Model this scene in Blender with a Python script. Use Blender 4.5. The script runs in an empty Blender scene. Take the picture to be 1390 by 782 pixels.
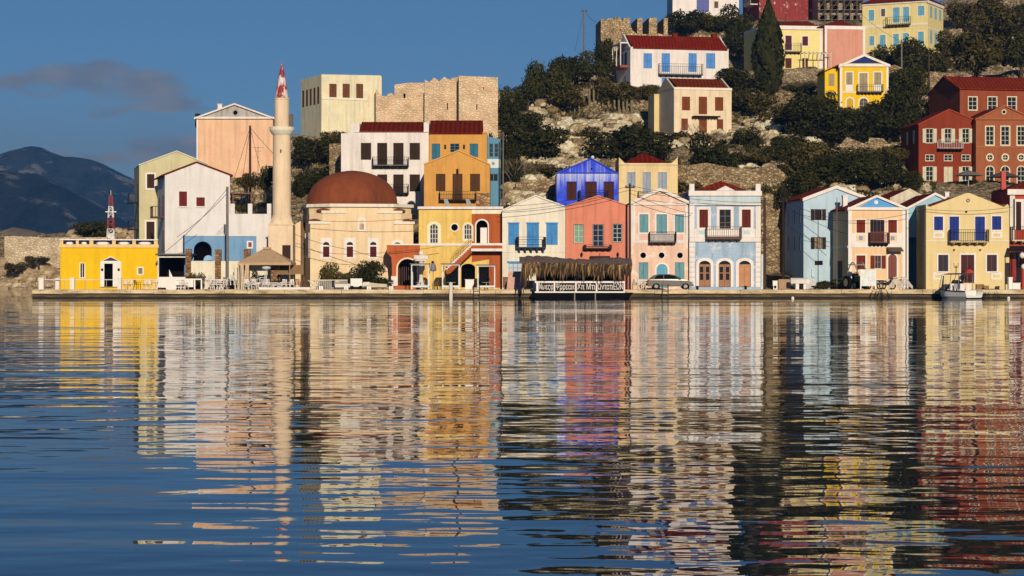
import bpy, math, random
import numpy as np
from mathutils import Vector, noise
from mathutils.geometry import tessellate_polygon
rnd = random.Random(7)
R = math.radians
S = bpy.context.scene
COL = S.collection
F, H, CX, HY = 2860.0, 2.85, 695.0, 368.0     # focal length (px of the 1390 px photo), eye height, principal x, horizon y
GZ = 0.92                                     # quay level above the water

def at(x, y, Y):
    return Vector(((x - CX) * Y / F, Y, H - (y - HY) * Y / F))
def px2m(p, Y): return p * Y / F

# ------------------------------------------------------------------ materials
def lin(c):
    c = c / 255.0
    return c / 12.92 if c <= 0.04045 else ((c + 0.055) / 1.055) ** 2.4
ILL = (1.13, 1.00, 0.85)
def alb(c):
    return tuple(min(0.8, lin(v) / i) for v, i in zip(c, ILL)) + (1.0,)
MATS = {}
class NT:
    def __init__(s, name):
        s.m = bpy.data.materials.new(name); s.m.use_nodes = True
        s.t = s.m.node_tree; s.n = s.t.nodes; s.n.clear()
        s.out = s.n.new('ShaderNodeOutputMaterial'); s.b = s.n.new('ShaderNodeBsdfPrincipled')
        s.t.links.new(s.b.outputs[0], s.out.inputs[0])
    def L(s, a, b): s.t.links.new(a, b)
    def node(s, typ, **kw):
        n = s.n.new(typ)
        for k, v in kw.items(): setattr(n, k, v)
        return n
    def pos(s, scale=(1, 1, 1), obj=False):
        if obj:
            g = s.node('ShaderNodeTexCoord').outputs['Object']
        else:
            g = s.node('ShaderNodeNewGeometry').outputs['Position']
        m = s.node('ShaderNodeMapping'); m.inputs['Scale'].default_value = scale
        s.L(g, m.inputs[0]); return m.outputs[0]
    def noise(s, vec, scale, detail=4, rough=0.55):
        n = s.node('ShaderNodeTexNoise'); n.inputs['Scale'].default_value = scale
        n.inputs['Detail'].default_value = detail; n.inputs['Roughness'].default_value = rough
        s.L(vec, n.inputs['Vector']); return n.outputs['Fac']
    def ramp(s, fac, stops):
        r = s.node('ShaderNodeValToRGB'); e = r.color_ramp.elements
        while len(e) < len(stops): e.new(0.5)
        for i, (p, c) in enumerate(stops):
            e[i].position = p; e[i].color = c if len(c) == 4 else (*c, 1)
        s.L(fac, r.inputs[0]); return r.outputs[0]
    def mix(s, fac, a, b, mode='MIX'):
        m = s.node('ShaderNodeMix', data_type='RGBA', blend_type=mode)
        for i, v in ((0, fac), (6, a), (7, b)):
            if isinstance(v, (int, float)): m.inputs[i].default_value = v
            elif isinstance(v, tuple): m.inputs[i].default_value = v
            else: s.L(v, m.inputs[i])
        return m.outputs[2]
    def bump(s, h, strength, dist):
        b = s.node('ShaderNodeBump'); b.inputs['Strength'].default_value = strength
        b.inputs['Distance'].default_value = dist; s.L(h, b.inputs['Height'])
        s.L(b.outputs[0], s.b.inputs['Normal']); return b
    def col(s, c):
        if isinstance(c, tuple): s.b.inputs['Base Color'].default_value = c
        else: s.L(c, s.b.inputs['Base Color'])
    def rough(s, v): s.b.inputs['Roughness'].default_value = v
def sc(c, k): return (c[0] * k, c[1] * k, c[2] * k, 1)
W1 = (1, 1, 1, 1)
def plaster(c, stain=0.35, patch=None, key=None):
    k = ('pl', c, stain, patch)
    if k in MATS: return MATS[k]
    n = NT('plaster'); a = tuple(min(.8, v * 1.07) for v in alb(c)[:3]) + (1,); stain = min(.9, stain * 1.12)
    big = n.noise(n.pos(), 0.55, 5, 0.6)
    base = n.mix(n.ramp(big, [(0.35, (0, 0, 0)), (0.65, (1, 1, 1))]), sc(a, 1 - 0.3 * stain), sc(a, 1.0))
    st = n.noise(n.pos((1.6, 1.6, 0.12)), 1.3, 4, 0.6)
    base = n.mix(n.ramp(st, [(0.44, (1, 1, 1)), (0.72, (1 - 0.75 * stain, 1 - 0.8 * stain, 1 - 0.85 * stain))]), base, W1, 'MULTIPLY') if False else \
        n.mix(1.0, base, n.ramp(st, [(0.46, (1, 1, 1)), (0.74, (1 - 0.6 * stain, 1 - 0.66 * stain, 1 - 0.72 * stain))]), 'MULTIPLY')
    fine = n.noise(n.pos(), 5.5, 5, 0.7)
    base = n.mix(1.0, base, n.ramp(fine, [(0.3, (1 - 0.3 * stain,) * 3), (0.6, (1, 1, 1))]), 'MULTIPLY')
    wf = n.noise(n.pos((1, 1, .8)), 0.42, 9, 0.78)
    base = n.mix(n.ramp(wf, [(.55, (0, 0, 0)), (.6, (.55 * stain,) * 3)]), base, sc(a, .62))
    if patch:
        pf = n.noise(n.pos(), 0.8, 6, 0.7)
        base = n.mix(n.ramp(pf, [(0.56, (0, 0, 0)), (0.62, (1, 1, 1))]), base, alb(patch))
    n.col(base); n.rough(0.9); n.bump(fine, 0.4, 0.03)
    n.b.inputs['Specular IOR Level'].default_value = 0.2
    MATS[k] = n.m; return n.m
def paint(c, rough=0.6, metal=0.0, var=0.25, name='paint'):
    k = ('pt', c, rough, metal, var)
    if k in MATS: return MATS[k]
    n = NT(name); a = alb(c)
    f = n.noise(n.pos(), 2.3, 4, 0.65)
    n.col(n.mix(n.ramp(f, [(0.35, (0, 0, 0)), (0.65, (1, 1, 1))]), sc(a, 1 - var), sc(a, 1.0)))
    n.rough(rough); n.b.inputs['Metallic'].default_value = metal
    if max(c) < 70: n.b.inputs['Specular IOR Level'].default_value = .1
    MATS[k] = n.m; return n.m
def louvre(c):
    k = ('lv', c)
    if k in MATS: return MATS[k]
    n = NT('shutter_paint'); a = alb(c)
    f = n.noise(n.pos((3, 3, 0.6)), 2.0, 4, 0.7)
    base = n.mix(n.ramp(f, [(0.3, (0, 0, 0)), (0.7, (1, 1, 1))]), sc(a, 0.62), sc(a, 1.0))
    w = n.node('ShaderNodeTexWave', wave_type='BANDS', bands_direction='Z', wave_profile='SAW')
    w.inputs['Scale'].default_value = 0.35; w.inputs['Distortion'].default_value = 0
    n.L(n.pos(), w.inputs['Vector'])
    n.col(base); n.rough(0.7); n.bump(w.outputs['Fac'], 0.5, 0.12); n.b.inputs['Specular IOR Level'].default_value = .2
    MATS[k] = n.m; return n.m
def glass(c=(22, 24, 30)):
    k = ('gl', c)
    if k in MATS: return MATS[k]
    n = NT('window_glass'); n.col(tuple(lin(v) for v in c) + (1,)); n.rough(0.08)
    n.b.inputs['Specular IOR Level'].default_value = 0.6
    f = n.noise(n.pos(), 1.2, 2); n.bump(f, 0.15, 0.05)
    MATS[k] = n.m; return n.m
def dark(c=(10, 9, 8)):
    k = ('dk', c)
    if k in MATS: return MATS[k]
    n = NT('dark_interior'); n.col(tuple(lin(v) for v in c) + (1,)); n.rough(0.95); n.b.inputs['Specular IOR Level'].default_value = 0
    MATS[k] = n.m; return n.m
def tiles(c=(150, 52, 32)):
    k = ('ti', c)
    if k in MATS: return MATS[k]
    n = NT('roof_tiles'); a = alb(c); a = (a[0] * .72, a[1] * .62, a[2] * .25, 1)
    w = n.node('ShaderNodeTexWave', wave_type='BANDS', bands_direction='X'); w.inputs['Scale'].default_value = .55
    w.inputs['Distortion'].default_value = 0.6; n.L(n.pos((1, 0.4, 0)), w.inputs['Vector'])
    f = n.noise(n.pos(), 1.7, 6, 0.75)
    base = n.mix(n.ramp(f, [(0.3, (0, 0, 0)), (0.7, (1, 1, 1))]), sc(a, 0.55), sc(a, 1.15))
    base = n.mix(1.0, base, n.ramp(w.outputs['Fac'], [(.1, (.76, .74, .74)), (.6, (1.1, 1.1, 1.1))]), 'MULTIPLY'); base = n.mix(n.ramp(n.noise(n.pos(), .9, 8, .8), [(.56, (0, 0, 0)), (.66, (.6, .6, .6))]), base, (.16, .1, .06, 1))
    n.col(base); n.rough(0.9); n.bump(w.outputs['Fac'], 0.8, 0.1); n.b.inputs['Specular IOR Level'].default_value = .08
    MATS[k] = n.m; return n.m
def stone(c1=(205, 180, 140), c2=(120, 100, 74), scale=2.6, mortar=(96, 80, 60), name='stone'):
    k = ('st', c1, c2, scale, mortar)
    if k in MATS: return MATS[k]
    n = NT(name); p = n.pos((1, 1, 1.5))
    dn = n.node('ShaderNodeTexNoise'); dn.inputs['Scale'].default_value = 1.1; n.L(p, dn.inputs['Vector'])
    pp = n.mix(0.25, p, dn.outputs['Color'], 'ADD')
    v = n.node('ShaderNodeTexVoronoi', feature='F1'); v.inputs['Scale'].default_value = scale; n.L(pp, v.inputs['Vector'])
    e = n.node('ShaderNodeTexVoronoi', feature='DISTANCE_TO_EDGE'); e.inputs['Scale'].default_value = scale; n.L(pp, e.inputs['Vector'])
    bw = n.node('ShaderNodeSeparateColor'); n.L(v.outputs['Color'], bw.inputs[0])
    base = n.mix(bw.outputs[0], alb(c2), alb(c1))
    base = n.mix(n.ramp(e.outputs[0], [(0.02, (1, 1, 1)), (0.09, (0, 0, 0))]), base, alb(mortar))
    f = n.noise(n.pos(), 0.5, 5, 0.65)
    base = n.mix(1.0, base, n.ramp(f, [(0.3, (0.6, 0.57, 0.52)), (0.6, (1, 1, 1))]), 'MULTIPLY')
    n.col(base); n.rough(0.95); n.bump(n.ramp(e.outputs[0], [(0, (0, 0, 0)), (0.25, (1, 1, 1))]), 0.7, 0.15)
    MATS[k] = n.m; return n.m
def rock(c1=(190, 168, 135), c2=(105, 90, 70), name='rock', scale=0.8):
    k = ('rk', c1, c2, scale)
    if k in MATS: return MATS[k]
    n = NT(name); f = n.noise(n.pos(), scale, 8, 0.7)
    n.col(n.ramp(f, [(0.3, sc(alb(c2), .6)), (0.5, alb(c2)), (0.68, alb(c1))]))
    n.rough(0.95); n.bump(f, 0.8, 0.5)
    MATS[k] = n.m; return n.m
def foliage(c1, c2, name='foliage'):
    k = ('fo', c1, c2)
    if k in MATS: return MATS[k]
    n = NT(name)
    g = n.node('ShaderNodeNewGeometry')
    f = n.noise(n.pos(), 0.5, 3)
    rp = n.node('ShaderNodeMath', operation='MULTIPLY_ADD'); n.L(g.outputs['Random Per Island'], rp.inputs[0])
    rp.inputs[1].default_value = 0.6; ad = n.node('ShaderNodeMath', operation='MULTIPLY_ADD')
    n.L(f, ad.inputs[0]); ad.inputs[1].default_value = 0.8; ad.inputs[2].default_value = -0.2; n.L(ad.outputs[0], rp.inputs[2])
    n.col(n.ramp(rp.outputs[0], [(0.15, (*c1, 1)), (0.95, (*c2, 1))])); n.rough(0.75)
    n.b.inputs['Specular IOR Level'].default_value = 0.15
    MATS[k] = n.m; return n.m

# ------------------------------------------------------------------ mesh collector
class MB:
    def __init__(s): s.v = []; s.f = []; s.mi = []
    def face(s, pts, mi=0):
        i = len(s.v); s.v.extend([tuple(p) for p in pts]); s.f.append(tuple(range(i, i + len(pts)))); s.mi.append(mi)
        return s
    def add(s, vs, fs, mi=0):
        i = len(s.v); s.v.extend([tuple(p) for p in vs])
        for f in fs: s.f.append(tuple(i + k for k in f)); s.mi.append(mi)
        return s
    def box(s, x0, y0, z0, x1, y1, z1, mi=0):
        if x1 < x0: x0, x1 = x1, x0
        if y1 < y0: y0, y1 = y1, y0
        if z1 < z0: z0, z1 = z1, z0
        v = [(x0, y0, z0), (x1, y0, z0), (x1, y1, z0), (x0, y1, z0), (x0, y0, z1), (x1, y0, z1), (x1, y1, z1), (x0, y1, z1)]
        return s.add(v, [(0, 3, 2, 1), (4, 5, 6, 7), (0, 1, 5, 4), (1, 2, 6, 5), (2, 3, 7, 6), (3, 0, 4, 7)], mi)
    def tube(s, p0, p1, r0, r1=None, n=6, mi=0):
        r1 = r0 if r1 is None else r1
        p0 = Vector(p0); p1 = Vector(p1); d = (p1 - p0)
        if d.length < 1e-6: return s
        d.normalize(); a = d.orthogonal().normalized(); b = d.cross(a)
        v = []
        for p, r in ((p0, r0), (p1, r1)):
            for k in range(n):
                t = 2 * math.pi * k / n; v.append(p + a * (r * math.cos(t)) + b * (r * math.sin(t)))
        fs = [(k, (k + 1) % n, n + (k + 1) % n, n + k) for k in range(n)] + [tuple(reversed(range(n))), tuple(range(n, 2 * n))]
        return s.add(v, fs, mi)
    def path(s, pts, r, n=5, mi=0):
        for a, b in zip(pts[:-1], pts[1:]): s.tube(a, b, r, r, n, mi)
        return s
    def lathe(s, prof, c=(0, 0), n=24, mi=0, a0=0.0, a1=None):
        v = []; m = len(prof); full = a1 is None
        for k in range(n):
            t = a0 + (2 * math.pi * k / n if full else (a1 - a0) * k / (n - 1))
            for r, z in prof: v.append((c[0] + r * math.cos(t), c[1] + r * math.sin(t), z))
        fs = []
        for k in range(n if full else n - 1):
            k2 = (k + 1) % n
            for j in range(m - 1): fs.append((k * m + j, k2 * m + j, k2 * m + j + 1, k * m + j + 1))
        return s.add(v, fs, mi)
    def ball(s, c, r, sx=1, sy=1, sz=1, seg=12, mi=0):
        prof = [(max(0.001, r * math.sin(math.pi * j / (seg // 2))), -r * math.cos(math.pi * j / (seg // 2))) for j in range(seg // 2 + 1)]
        v = []; m = len(prof)
        for k in range(seg):
            t = 2 * math.pi * k / seg
            for rr, z in prof: v.append((c[0] + sx * rr * math.cos(t), c[1] + sy * rr * math.sin(t), c[2] + sz * z))
        fs = [(k * m + j, ((k + 1) % seg) * m + j, ((k + 1) % seg) * m + j + 1, k * m + j + 1) for k in range(seg) for j in range(m - 1)]
        return s.add(v, fs, mi)
    def prism(s, poly, v0, v1, mi=0):
        """poly: (u, z) points of the front outline, extruded from v0 to v1 along local y"""
        n = len(poly)
        a = [(u, v0, z) for u, z in poly]; b = [(u, v1, z) for u, z in poly]
        s.face(a, mi); s.face(b[::-1], mi)
        for k in range(n):
            k2 = (k + 1) % n; s.face([a[k], b[k], b[k2], a[k2]], mi)
        return s
    def plate(s, outer, holes, v0, v1, mi=0, reveal=None, back=1):
        """front with openings. reveal=None: the holes pass to v1 (a ring); else each hole is revealed and closed by a back face."""
        loops = [outer] + list(holes)
        tri = tessellate_polygon([[Vector((u, z, 0)) for u, z in l] for l in loops])
        flat = [p for l in loops for p in l]
        s.add([(u, v0, z) for u, z in flat], tri, mi)
        n = len(outer)
        for k in range(n):
            a, b = outer[k], outer[(k + 1) % n]
            s.face([(a[0], v0, a[1]), (a[0], v1, a[1]), (b[0], v1, b[1]), (b[0], v0, b[1])], mi)
        for i, l in enumerate(holes):
            ve = v1 if reveal is None else reveal[i]
            for k in range(len(l)):
                a, b = l[k], l[(k + 1) % len(l)]
                s.face([(a[0], v0, a[1]), (b[0], v0, b[1]), (b[0], ve, b[1]), (a[0], ve, a[1])], mi)
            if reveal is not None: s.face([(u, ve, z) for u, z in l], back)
        if reveal is not None: s.face([(u, v1, z) for u, z in outer][::-1], mi)
        return s
    def build(s, name, mats, parent=None, smooth=False, loc=None, fix=True):
        me = bpy.data.meshes.new(name); me.from_pydata(s.v, [], s.f)
        if not isinstance(mats, (list, tuple)): mats = [mats]
        for m in mats: me.materials.append(m)
        me.polygons.foreach_set('material_index', s.mi)
        if smooth: me.polygons.foreach_set('use_smooth', [True] * len(s.f))
        me.update()
        o = bpy.data.objects.new(name, me); COL.objects.link(o)
        if parent is not None: o.parent = parent
        if loc is not None: o.location = loc
        return o
def tag(o, label=None, cat=None, group=None, kind=None):
    for k, v in (('label', label), ('category', cat), ('group', group), ('kind', kind)):
        if v is not None: o[k] = v
    return o
def empty(name, loc, label, cat, rz=0, group=None):
    o = bpy.data.objects.new(name, None); COL.objects.link(o); o.location = loc; o.rotation_euler = (0, 0, rz)
    o.empty_display_size = 0.3
    return tag(o, label, cat, group)
def copy_tree(o, parent=None):
    c = o.copy(); COL.objects.link(c); c.parent = parent
    for ch in o.children: copy_tree(ch, c)
    return c

# ------------------------------------------------------------------ buildings
WHITE = (240, 232, 212)
class B:
    def __init__(s, name, label, x0, x1, yb, Y, yaw=0, depth=8, cat='house', group=None):
        s.yaw = R(yaw); s.c, s.s = math.cos(s.yaw), math.sin(s.yaw)
        s.P = ((x0 - CX) * Y / F, Y); s.z0 = H - (yb - HY) * Y / F; s.depth = depth
        s.root = empty(name, (s.P[0], s.P[1], s.z0), label, cat, s.yaw, group)
        s.holes = []; s.rev = []; s.x0, s.x1, s.yb = x0, x1, yb; s.made = False
    def L(s, x, y, v=0.0):
        """photo pixel -> (u, z) on the vertical plane v metres behind the front"""
        ox, oy = s.P[0] - v * s.s, s.P[1] + v * s.c
        dx = (x - CX) / F
        k = (ox * s.s - oy * s.c) / (dx * s.s - 1.0 * s.c)
        px, py = k * dx, k
        return ((px - ox) * s.c + (py - oy) * s.s, H - (y - HY) * k / F - s.z0)
    def poly(s, pts, v=0.0): return [s.L(x, y, v) for x, y in pts]
    def rect(s, x0, y0, x1, y1, v=0.0):
        a = s.L(x0, y1, v); b = s.L(x1, y0, v); return [(a[0], a[1]), (b[0], a[1]), (b[0], b[1]), (a[0], b[1])]
    def arch(s, x0, y0, x1, y1, rise=None, n=12):
        a = s.L(x0, y1); b = s.L(x1, y0)
        w = b[0] - a[0]; rise = w / 2 if rise is None else rise * w
        p = [(a[0], a[1]), (b[0], a[1])]; zc = b[1] - rise; uc = (a[0] + b[0]) / 2
        for k in range(n + 1):
            t = math.pi * k / n; p.append((uc + w / 2 * math.cos(t), zc + rise * math.sin(t)))
        return p
    def circ(s, x, y, r, n=20):
        c = s.L(x, y); e = s.L(x + r, y); rr = e[0] - c[0]
        return [(c[0] + rr * math.cos(2 * math.pi * k / n), c[1] + rr * math.sin(2 * math.pi * k / n)) for k in range(n)]
    def part(s, mb, name, mat, parent=None, smooth=False):
        return mb.build(name, mat, parent or s.root, smooth)
    def wall(s, mat, outline=None, found=3.0, top=None, skip_roof=False):
        if outline is None:
            out = s.rect(s.x0, top, s.x1, s.yb)
        else: out = s.poly(outline)
        zt = max(z for u, z in out); out = [(u, z - found if z < 0.2 * zt else z) for u, z in out]
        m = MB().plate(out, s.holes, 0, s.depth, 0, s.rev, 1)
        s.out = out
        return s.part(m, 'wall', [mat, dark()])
    def cut(s, poly, rev=0.16): s.holes.append(poly); s.rev.append(rev)
    def surround(s, poly, mat, grow, name='window', parent=None, bottom=True, pr=0.05):
        us = [p[0] for p in poly]; zs = [p[1] for p in poly]
        cu, cz = (min(us) + max(us)) / 2, (min(zs) + max(zs)) / 2
        hu, hz = (max(us) - min(us)) / 2, (max(zs) - min(zs)) / 2
        out = [(cu + (u - cu) * (hu + grow) / hu, cz + (z - cz) * (hz + grow) / hz if (bottom or z > cz) else z - 0.003) for u, z in poly]
        inn = poly if bottom else [(u, z if z > cz else z + 0.0) for u, z in poly]
        return s.part(MB().plate(out, [inn], -pr, 0.0), name, mat, parent)
    def win(s, x0, y0, x1, y1, kind='shutter', c=(90, 60, 40), fr=None, fg=0.12, arch=False, rise=None, nx=2, ny=3, bar=WHITE, gl=(22, 24, 30), name=None, rev=0.16, bottom=True, sill=False, label=None):
        poly = s.arch(x0, y0, x1, y1, rise) if arch else s.rect(x0, y0, x1, y1)
        s.cut(poly, rev)
        nm = name or ('door' if kind == 'door' else 'window')
        us = [p[0] for p in poly]; zs = [p[1] for p in poly]; a, b, lo, hi = min(us), max(us), min(zs), max(zs); cu = (a + b) / 2
        par = None
        if fr:
            par = s.surround(poly, plaster(fr, 0.2), fg, nm, None, bottom)
        if label and par is not None: par['label'] = label
        if sill:
            MB().box(a - 0.1, -0.14, lo - 0.14, b + 0.1, 0.0, lo - 0.02).build('sill', plaster(WHITE, .2), par or s.root)
        if kind == 'shutter':
            m = MB(); rv = rev * 0.35
            if arch:
                m.prism([(u * .985 + cu * .015, z) for u, z in poly], rv, rv + 0.06); m.box(cu - 0.02, rv - 0.02, lo, cu + 0.02, rv, hi - .02)
            else:
                for p, q in ((a + 0.01, cu - 0.012), (cu + 0.012, b - 0.01)):
                    m.box(p, rv + 0.02, lo + 0.01, q, rv + 0.06, hi - 0.01)
                    for uu in (p, q - 0.09): m.box(uu, rv - 0.015, lo + 0.012, uu + 0.09, rv + 0.019, hi - 0.012)
                    for zz in (lo + 0.012, (lo + hi) / 2 - 0.05, hi - 0.11): m.box(p + 0.092, rv - 0.012, zz, q - 0.092, rv + 0.018, zz + 0.1)
            o = m.build('shutter' if par else ('shutter' if nm == 'window' else nm), louvre(c), par or s.root)
        elif kind == 'glass' or kind == 'door':
            m = MB(); t = 0.05; v0, v1 = rev * 0.45, rev * 0.8
            if kind == 'glass':
                m.box(a, v0, lo, a + t, v1, hi if not arch else hi - (b - a) * .35); m.box(b - t, v0, lo, b, v1, hi if not arch else hi - (b - a) * .35)
                m.box(a + t, v0, lo, b - t, v1, lo + t)
                if not arch: m.box(a + t, v0, hi - t, b - t, v1, hi)
                for k in range(1, nx): uu = a + (b - a) * k / nx; m.box(uu - t * .6, v0 + .005, lo + t, uu + t * .6, v1 - .005, hi - t)
                for k in range(1, ny): zz = lo + (hi - lo) * k / ny; m.box(a + t, v0 + 0.01, zz - t * .5, b - t, v1 - .01, zz + t * .5)
                f = m.build('frame' if par else nm, paint(bar), par or s.root)
                MB().prism(poly, rev * 0.82, rev * 0.95).build('pane', glass(gl), par or f)
            else:
                m.prism(poly, v1, rev * 0.95)
                for p, q in ((a, cu - 0.015), (cu + 0.015, b)):
                    h1 = hi - (b - a) * (.5 if arch else .05)
                    for z1, z2 in ((lo + .1, lo + (h1 - lo) * .42), (lo + (h1 - lo) * .48, h1 - .05)):
                        m.box(p + .1, v1 - .04, z1, q - .1, v1 - .001, z2)
                m.box(cu - .03, v1 - .06, lo, cu + .03, v1 - .001, hi - .05)
                f = m.build('leaf' if par else 'door', paint(c, .55), par or s.root)
        return par
    def leaves(s, x0, y0, x1, y1, c, w):
        """open shutters lying on the wall both sides of an opening; w = leaf width in px"""
        for p, q in ((x0 - w, x0 - .5), (x1 + .5, x1 + w)):
            r = s.rect(p, y0, q, y1)
            m = MB().prism(r, -0.09, -0.03)
            m.box(r[0][0], -0.11, r[0][1], r[0][0] + .07, -0.09, r[2][1]); m.box(r[1][0] - .07, -0.11, r[0][1], r[1][0], -0.09, r[2][1])
            s.part(m, 'shutter', louvre(c))
    def band(s, x0, y0, x1, y1, mat, name='cornice', pr=0.12, back=0.0, parent=None, over=0.0):
        r = s.rect(x0, y0, x1, y1)
        return s.part(MB().box(r[0][0] - over, -pr, r[0][1], r[1][0] + over, back, r[2][1]), name, mat, parent)
    def strip(s, pts, th, mat, name='moulding', pr=0.15, v1=0.0):
        """a moulding of thickness th (px) hung under the polyline pts"""
        m = MB()
        for a, b in zip(pts[:-1], pts[1:]):
            m.prism(s.poly([a, b, (b[0], b[1] + th), (a[0], a[1] + th)]), -pr, v1)
        return s.part(m, name, mat)
    def balcony(s, x0, y0, x1, y1, d=0.9, slab=(150, 140, 120), rail=(30, 26, 24), nb=4, bars=10, sh=0.14, style='bars', bh=0.4, bcol=None):
        r = s.rect(x0, y0, x1, y1); a, b, lo, hi = r[0][0], r[1][0], r[0][1], r[2][1]
        o = s.part(MB().box(a, -d, lo, b, -0.003, lo + sh), 'balcony', paint(slab, .8))
        m = MB(); t = 0.028
        z0 = lo + sh
        def run(p, q):
            p = Vector(p); q = Vector(q)
            for z in (hi, (z0 + hi) / 2 if style == 'rails' else z0 + 0.08):
                m.tube((p.x, p.y, z), (q.x, q.y, z), t, t, 4)
            n = max(2, int((q - p).length / ((b - a) / bars)))
            for k in range(n + 1):
                w = p.lerp(q, k / n); big = t * (1.5 if k in (0, n) else .75)
                if style == 'rails' and k not in (0, n): continue
                m.tube((w.x, w.y, z0), (w.x, w.y, hi), big, big, 4)
        e = .04
        run((a + e, -d + e, 0), (b - e, -d + e, 0)); run((a + e, -0.03, 0), (a + e, -d + e, 0)); run((b - e, -0.03, 0), (b - e, -d + e, 0))
        if style == 'rails':
            for u in (a, b - .3): m.box(u, -d + .02, z0, u + .3, -d + .06, hi)
        m.build('railing', paint(rail, .6), o)
        for k in range(nb):
            u = a + (b - a) * (k + .5) / nb
            q = MB(); q.add([(u - .09, -d * .9, lo), (u - .09, 0, lo), (u - .09, 0, lo - bh), (u - .09, -d * .85, lo - bh * .3),
                             (u + .09, -d * .9, lo), (u + .09, 0, lo), (u + .09, 0, lo - bh), (u + .09, -d * .85, lo - bh * .3)],
                            [(0, 1, 2, 3), (7, 6, 5, 4), (0, 4, 5, 1), (1, 5, 6, 2), (2, 6, 7, 3), (3, 7, 4, 0)])
            q.build('bracket', paint(bcol or slab, .8), o)
        return o
    # roofs -------------------------------------------------------------
    def roof_gable(s, pts, mat, v0=0.3, th=0.16, lift=-0.15, over=0.0):
        p = s.poly(pts); m = MB()
        (a, za), (t, zt), (b, zb) = p
        if over:
            ka = (zt - za) / (t - a); kb = (zt - zb) / (b - t)
            a -= over; za -= over * ka; b += over; zb -= over * kb
        for q in ([(a, za + lift), (t, zt + lift), (t, zt + lift + th), (a, za + lift + th)], [(t, zt + lift), (b, zb + lift), (b, zb + lift + th), (t, zt + lift + th)]):
            m.prism(q, v0, s.depth + .2)
        return s.part(m, 'roof', mat)
    def roof_eave(s, x0, x1, ye, yr, mat, over=0.35, inset=0.0, ends=None, front=0.0):
        """ridge runs along the front; yr = photo height of the ridge"""
        a = s.L(x0, ye); b = s.L(x1, ye); h = s.depth / 2
        zr = s.L((x0 + x1) / 2, yr, h)[1]; ze = (a[1] + b[1]) / 2
        m = MB(); u0, u1 = a[0] - inset, b[0] + inset; t = .15
        k = (zr - ze) / (h - front)
        zo = ze - over * k
        for v_e, v_r in ((front - over, h), (s.depth + over, h)):
            m.add([(u0, v_e, zo), (u1, v_e, zo), (u1, v_r, zr), (u0, v_r, zr), (u0, v_e, zo + t), (u1, v_e, zo + t), (u1, v_r, zr + t), (u0, v_r, zr + t)],
                  [(0, 3, 2, 1), (4, 5, 6, 7), (0, 1, 5, 4), (1, 2, 6, 5), (2, 3, 7, 6), (3, 0, 4, 7)])
        o = s.part(m, 'roof', mat)
        if ends is not None:
            for u in (0.0, s.L(s.x1, s.yb)[0]):
                w = .25
                q = MB(); uu = u if u == 0 else u - w
                zz = s.L(s.x0, s.ytop)[1] if hasattr(s, 'ytop') else ze
                q.add([(uu, 0.002, zz), (uu, s.depth, zz), (uu, h, zr + .3), (uu + w, 0.002, zz), (uu + w, s.depth, zz), (uu + w, h, zr + .3)],
                      [(0, 2, 1), (3, 4, 5), (0, 1, 4, 3), (1, 2, 5, 4), (2, 0, 3, 5)])
                s.part(q, 'gable_end', ends)
        return o
    def roof_hip(s, x0, x1, yb, apex, mat, v0=0.3, v1=None, yr=None, over=0.0):
        """apex: list of px x of the ridge ends; yr ridge height px"""
        v1 = v1 or s.depth - .3; vm = (v0 + v1) / 2
        a = s.L(x0, yb, v0); b = s.L(x1, yb, v0); z = (a[1] + b[1]) / 2
        r = [s.L(x, yr, vm) for x in apex]
        m = MB(); u0, u1 = a[0] - over, b[0] + over
        v = [(u0, v0, z), (u1, v0, z), (u1, v1, z), (u0, v1, z), (r[0][0], vm, r[0][1]), (r[-1][0], vm, r[-1][1])]
        if len(apex) == 1: m.add(v[:5], [(0, 1, 4), (1, 2, 4), (2, 3, 4), (3, 0, 4), (0, 3, 2, 1)])
        else: m.add(v, [(0, 1, 5, 4), (1, 2, 5), (2, 3, 4, 5), (3, 0, 4), (0, 3, 2, 1)])
        return s.part(m, 'roof', mat)
    def flat_roof(s, y, mat, v0=0.3):
        a = s.L(s.x0, y); b = s.L(s.x1, y)
        return s.part(MB().box(a[0] + .1, v0, a[1] - .3, b[0] - .1, s.depth - .1, a[1] + .02), 'roof', mat)
    def chimney(s, x0, y0, x1, y1, v, mat):
        r = s.rect(x0, y0, x1, y1, v)
        m = MB().box(r[0][0], v, r[0][1], r[1][0], v + (r[1][0] - r[0][0]), r[2][1])
        m.box(r[0][0] - .06, v - .06, r[2][1], r[1][0] + .06, v + (r[1][0] - r[0][0]) + .06, r[2][1] + .1)
        return s.part(m, 'chimney', mat)
    def side_win(s, v0, z0, v1, z1, c, kind='shutter', name='window'):
        """closed window on the left side wall (local v, z ranges)"""
        m = MB().box(-0.05, v0, z0, -0.003, v1, z1)
        m.box(-0.07, (v0 + v1) / 2 - .02, z0, -0.05, (v0 + v1) / 2 + .02, z1)
        return s.part(m, name, louvre(c) if kind == 'shutter' else glass())
SKY, AIR, DUST, OZ, EXPO, HAZE, HCOL = 0.05, 0.8, 0.0, 6.5, 0.0, 0.0001, (0.14, 0.42, 1.0, 1)
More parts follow.
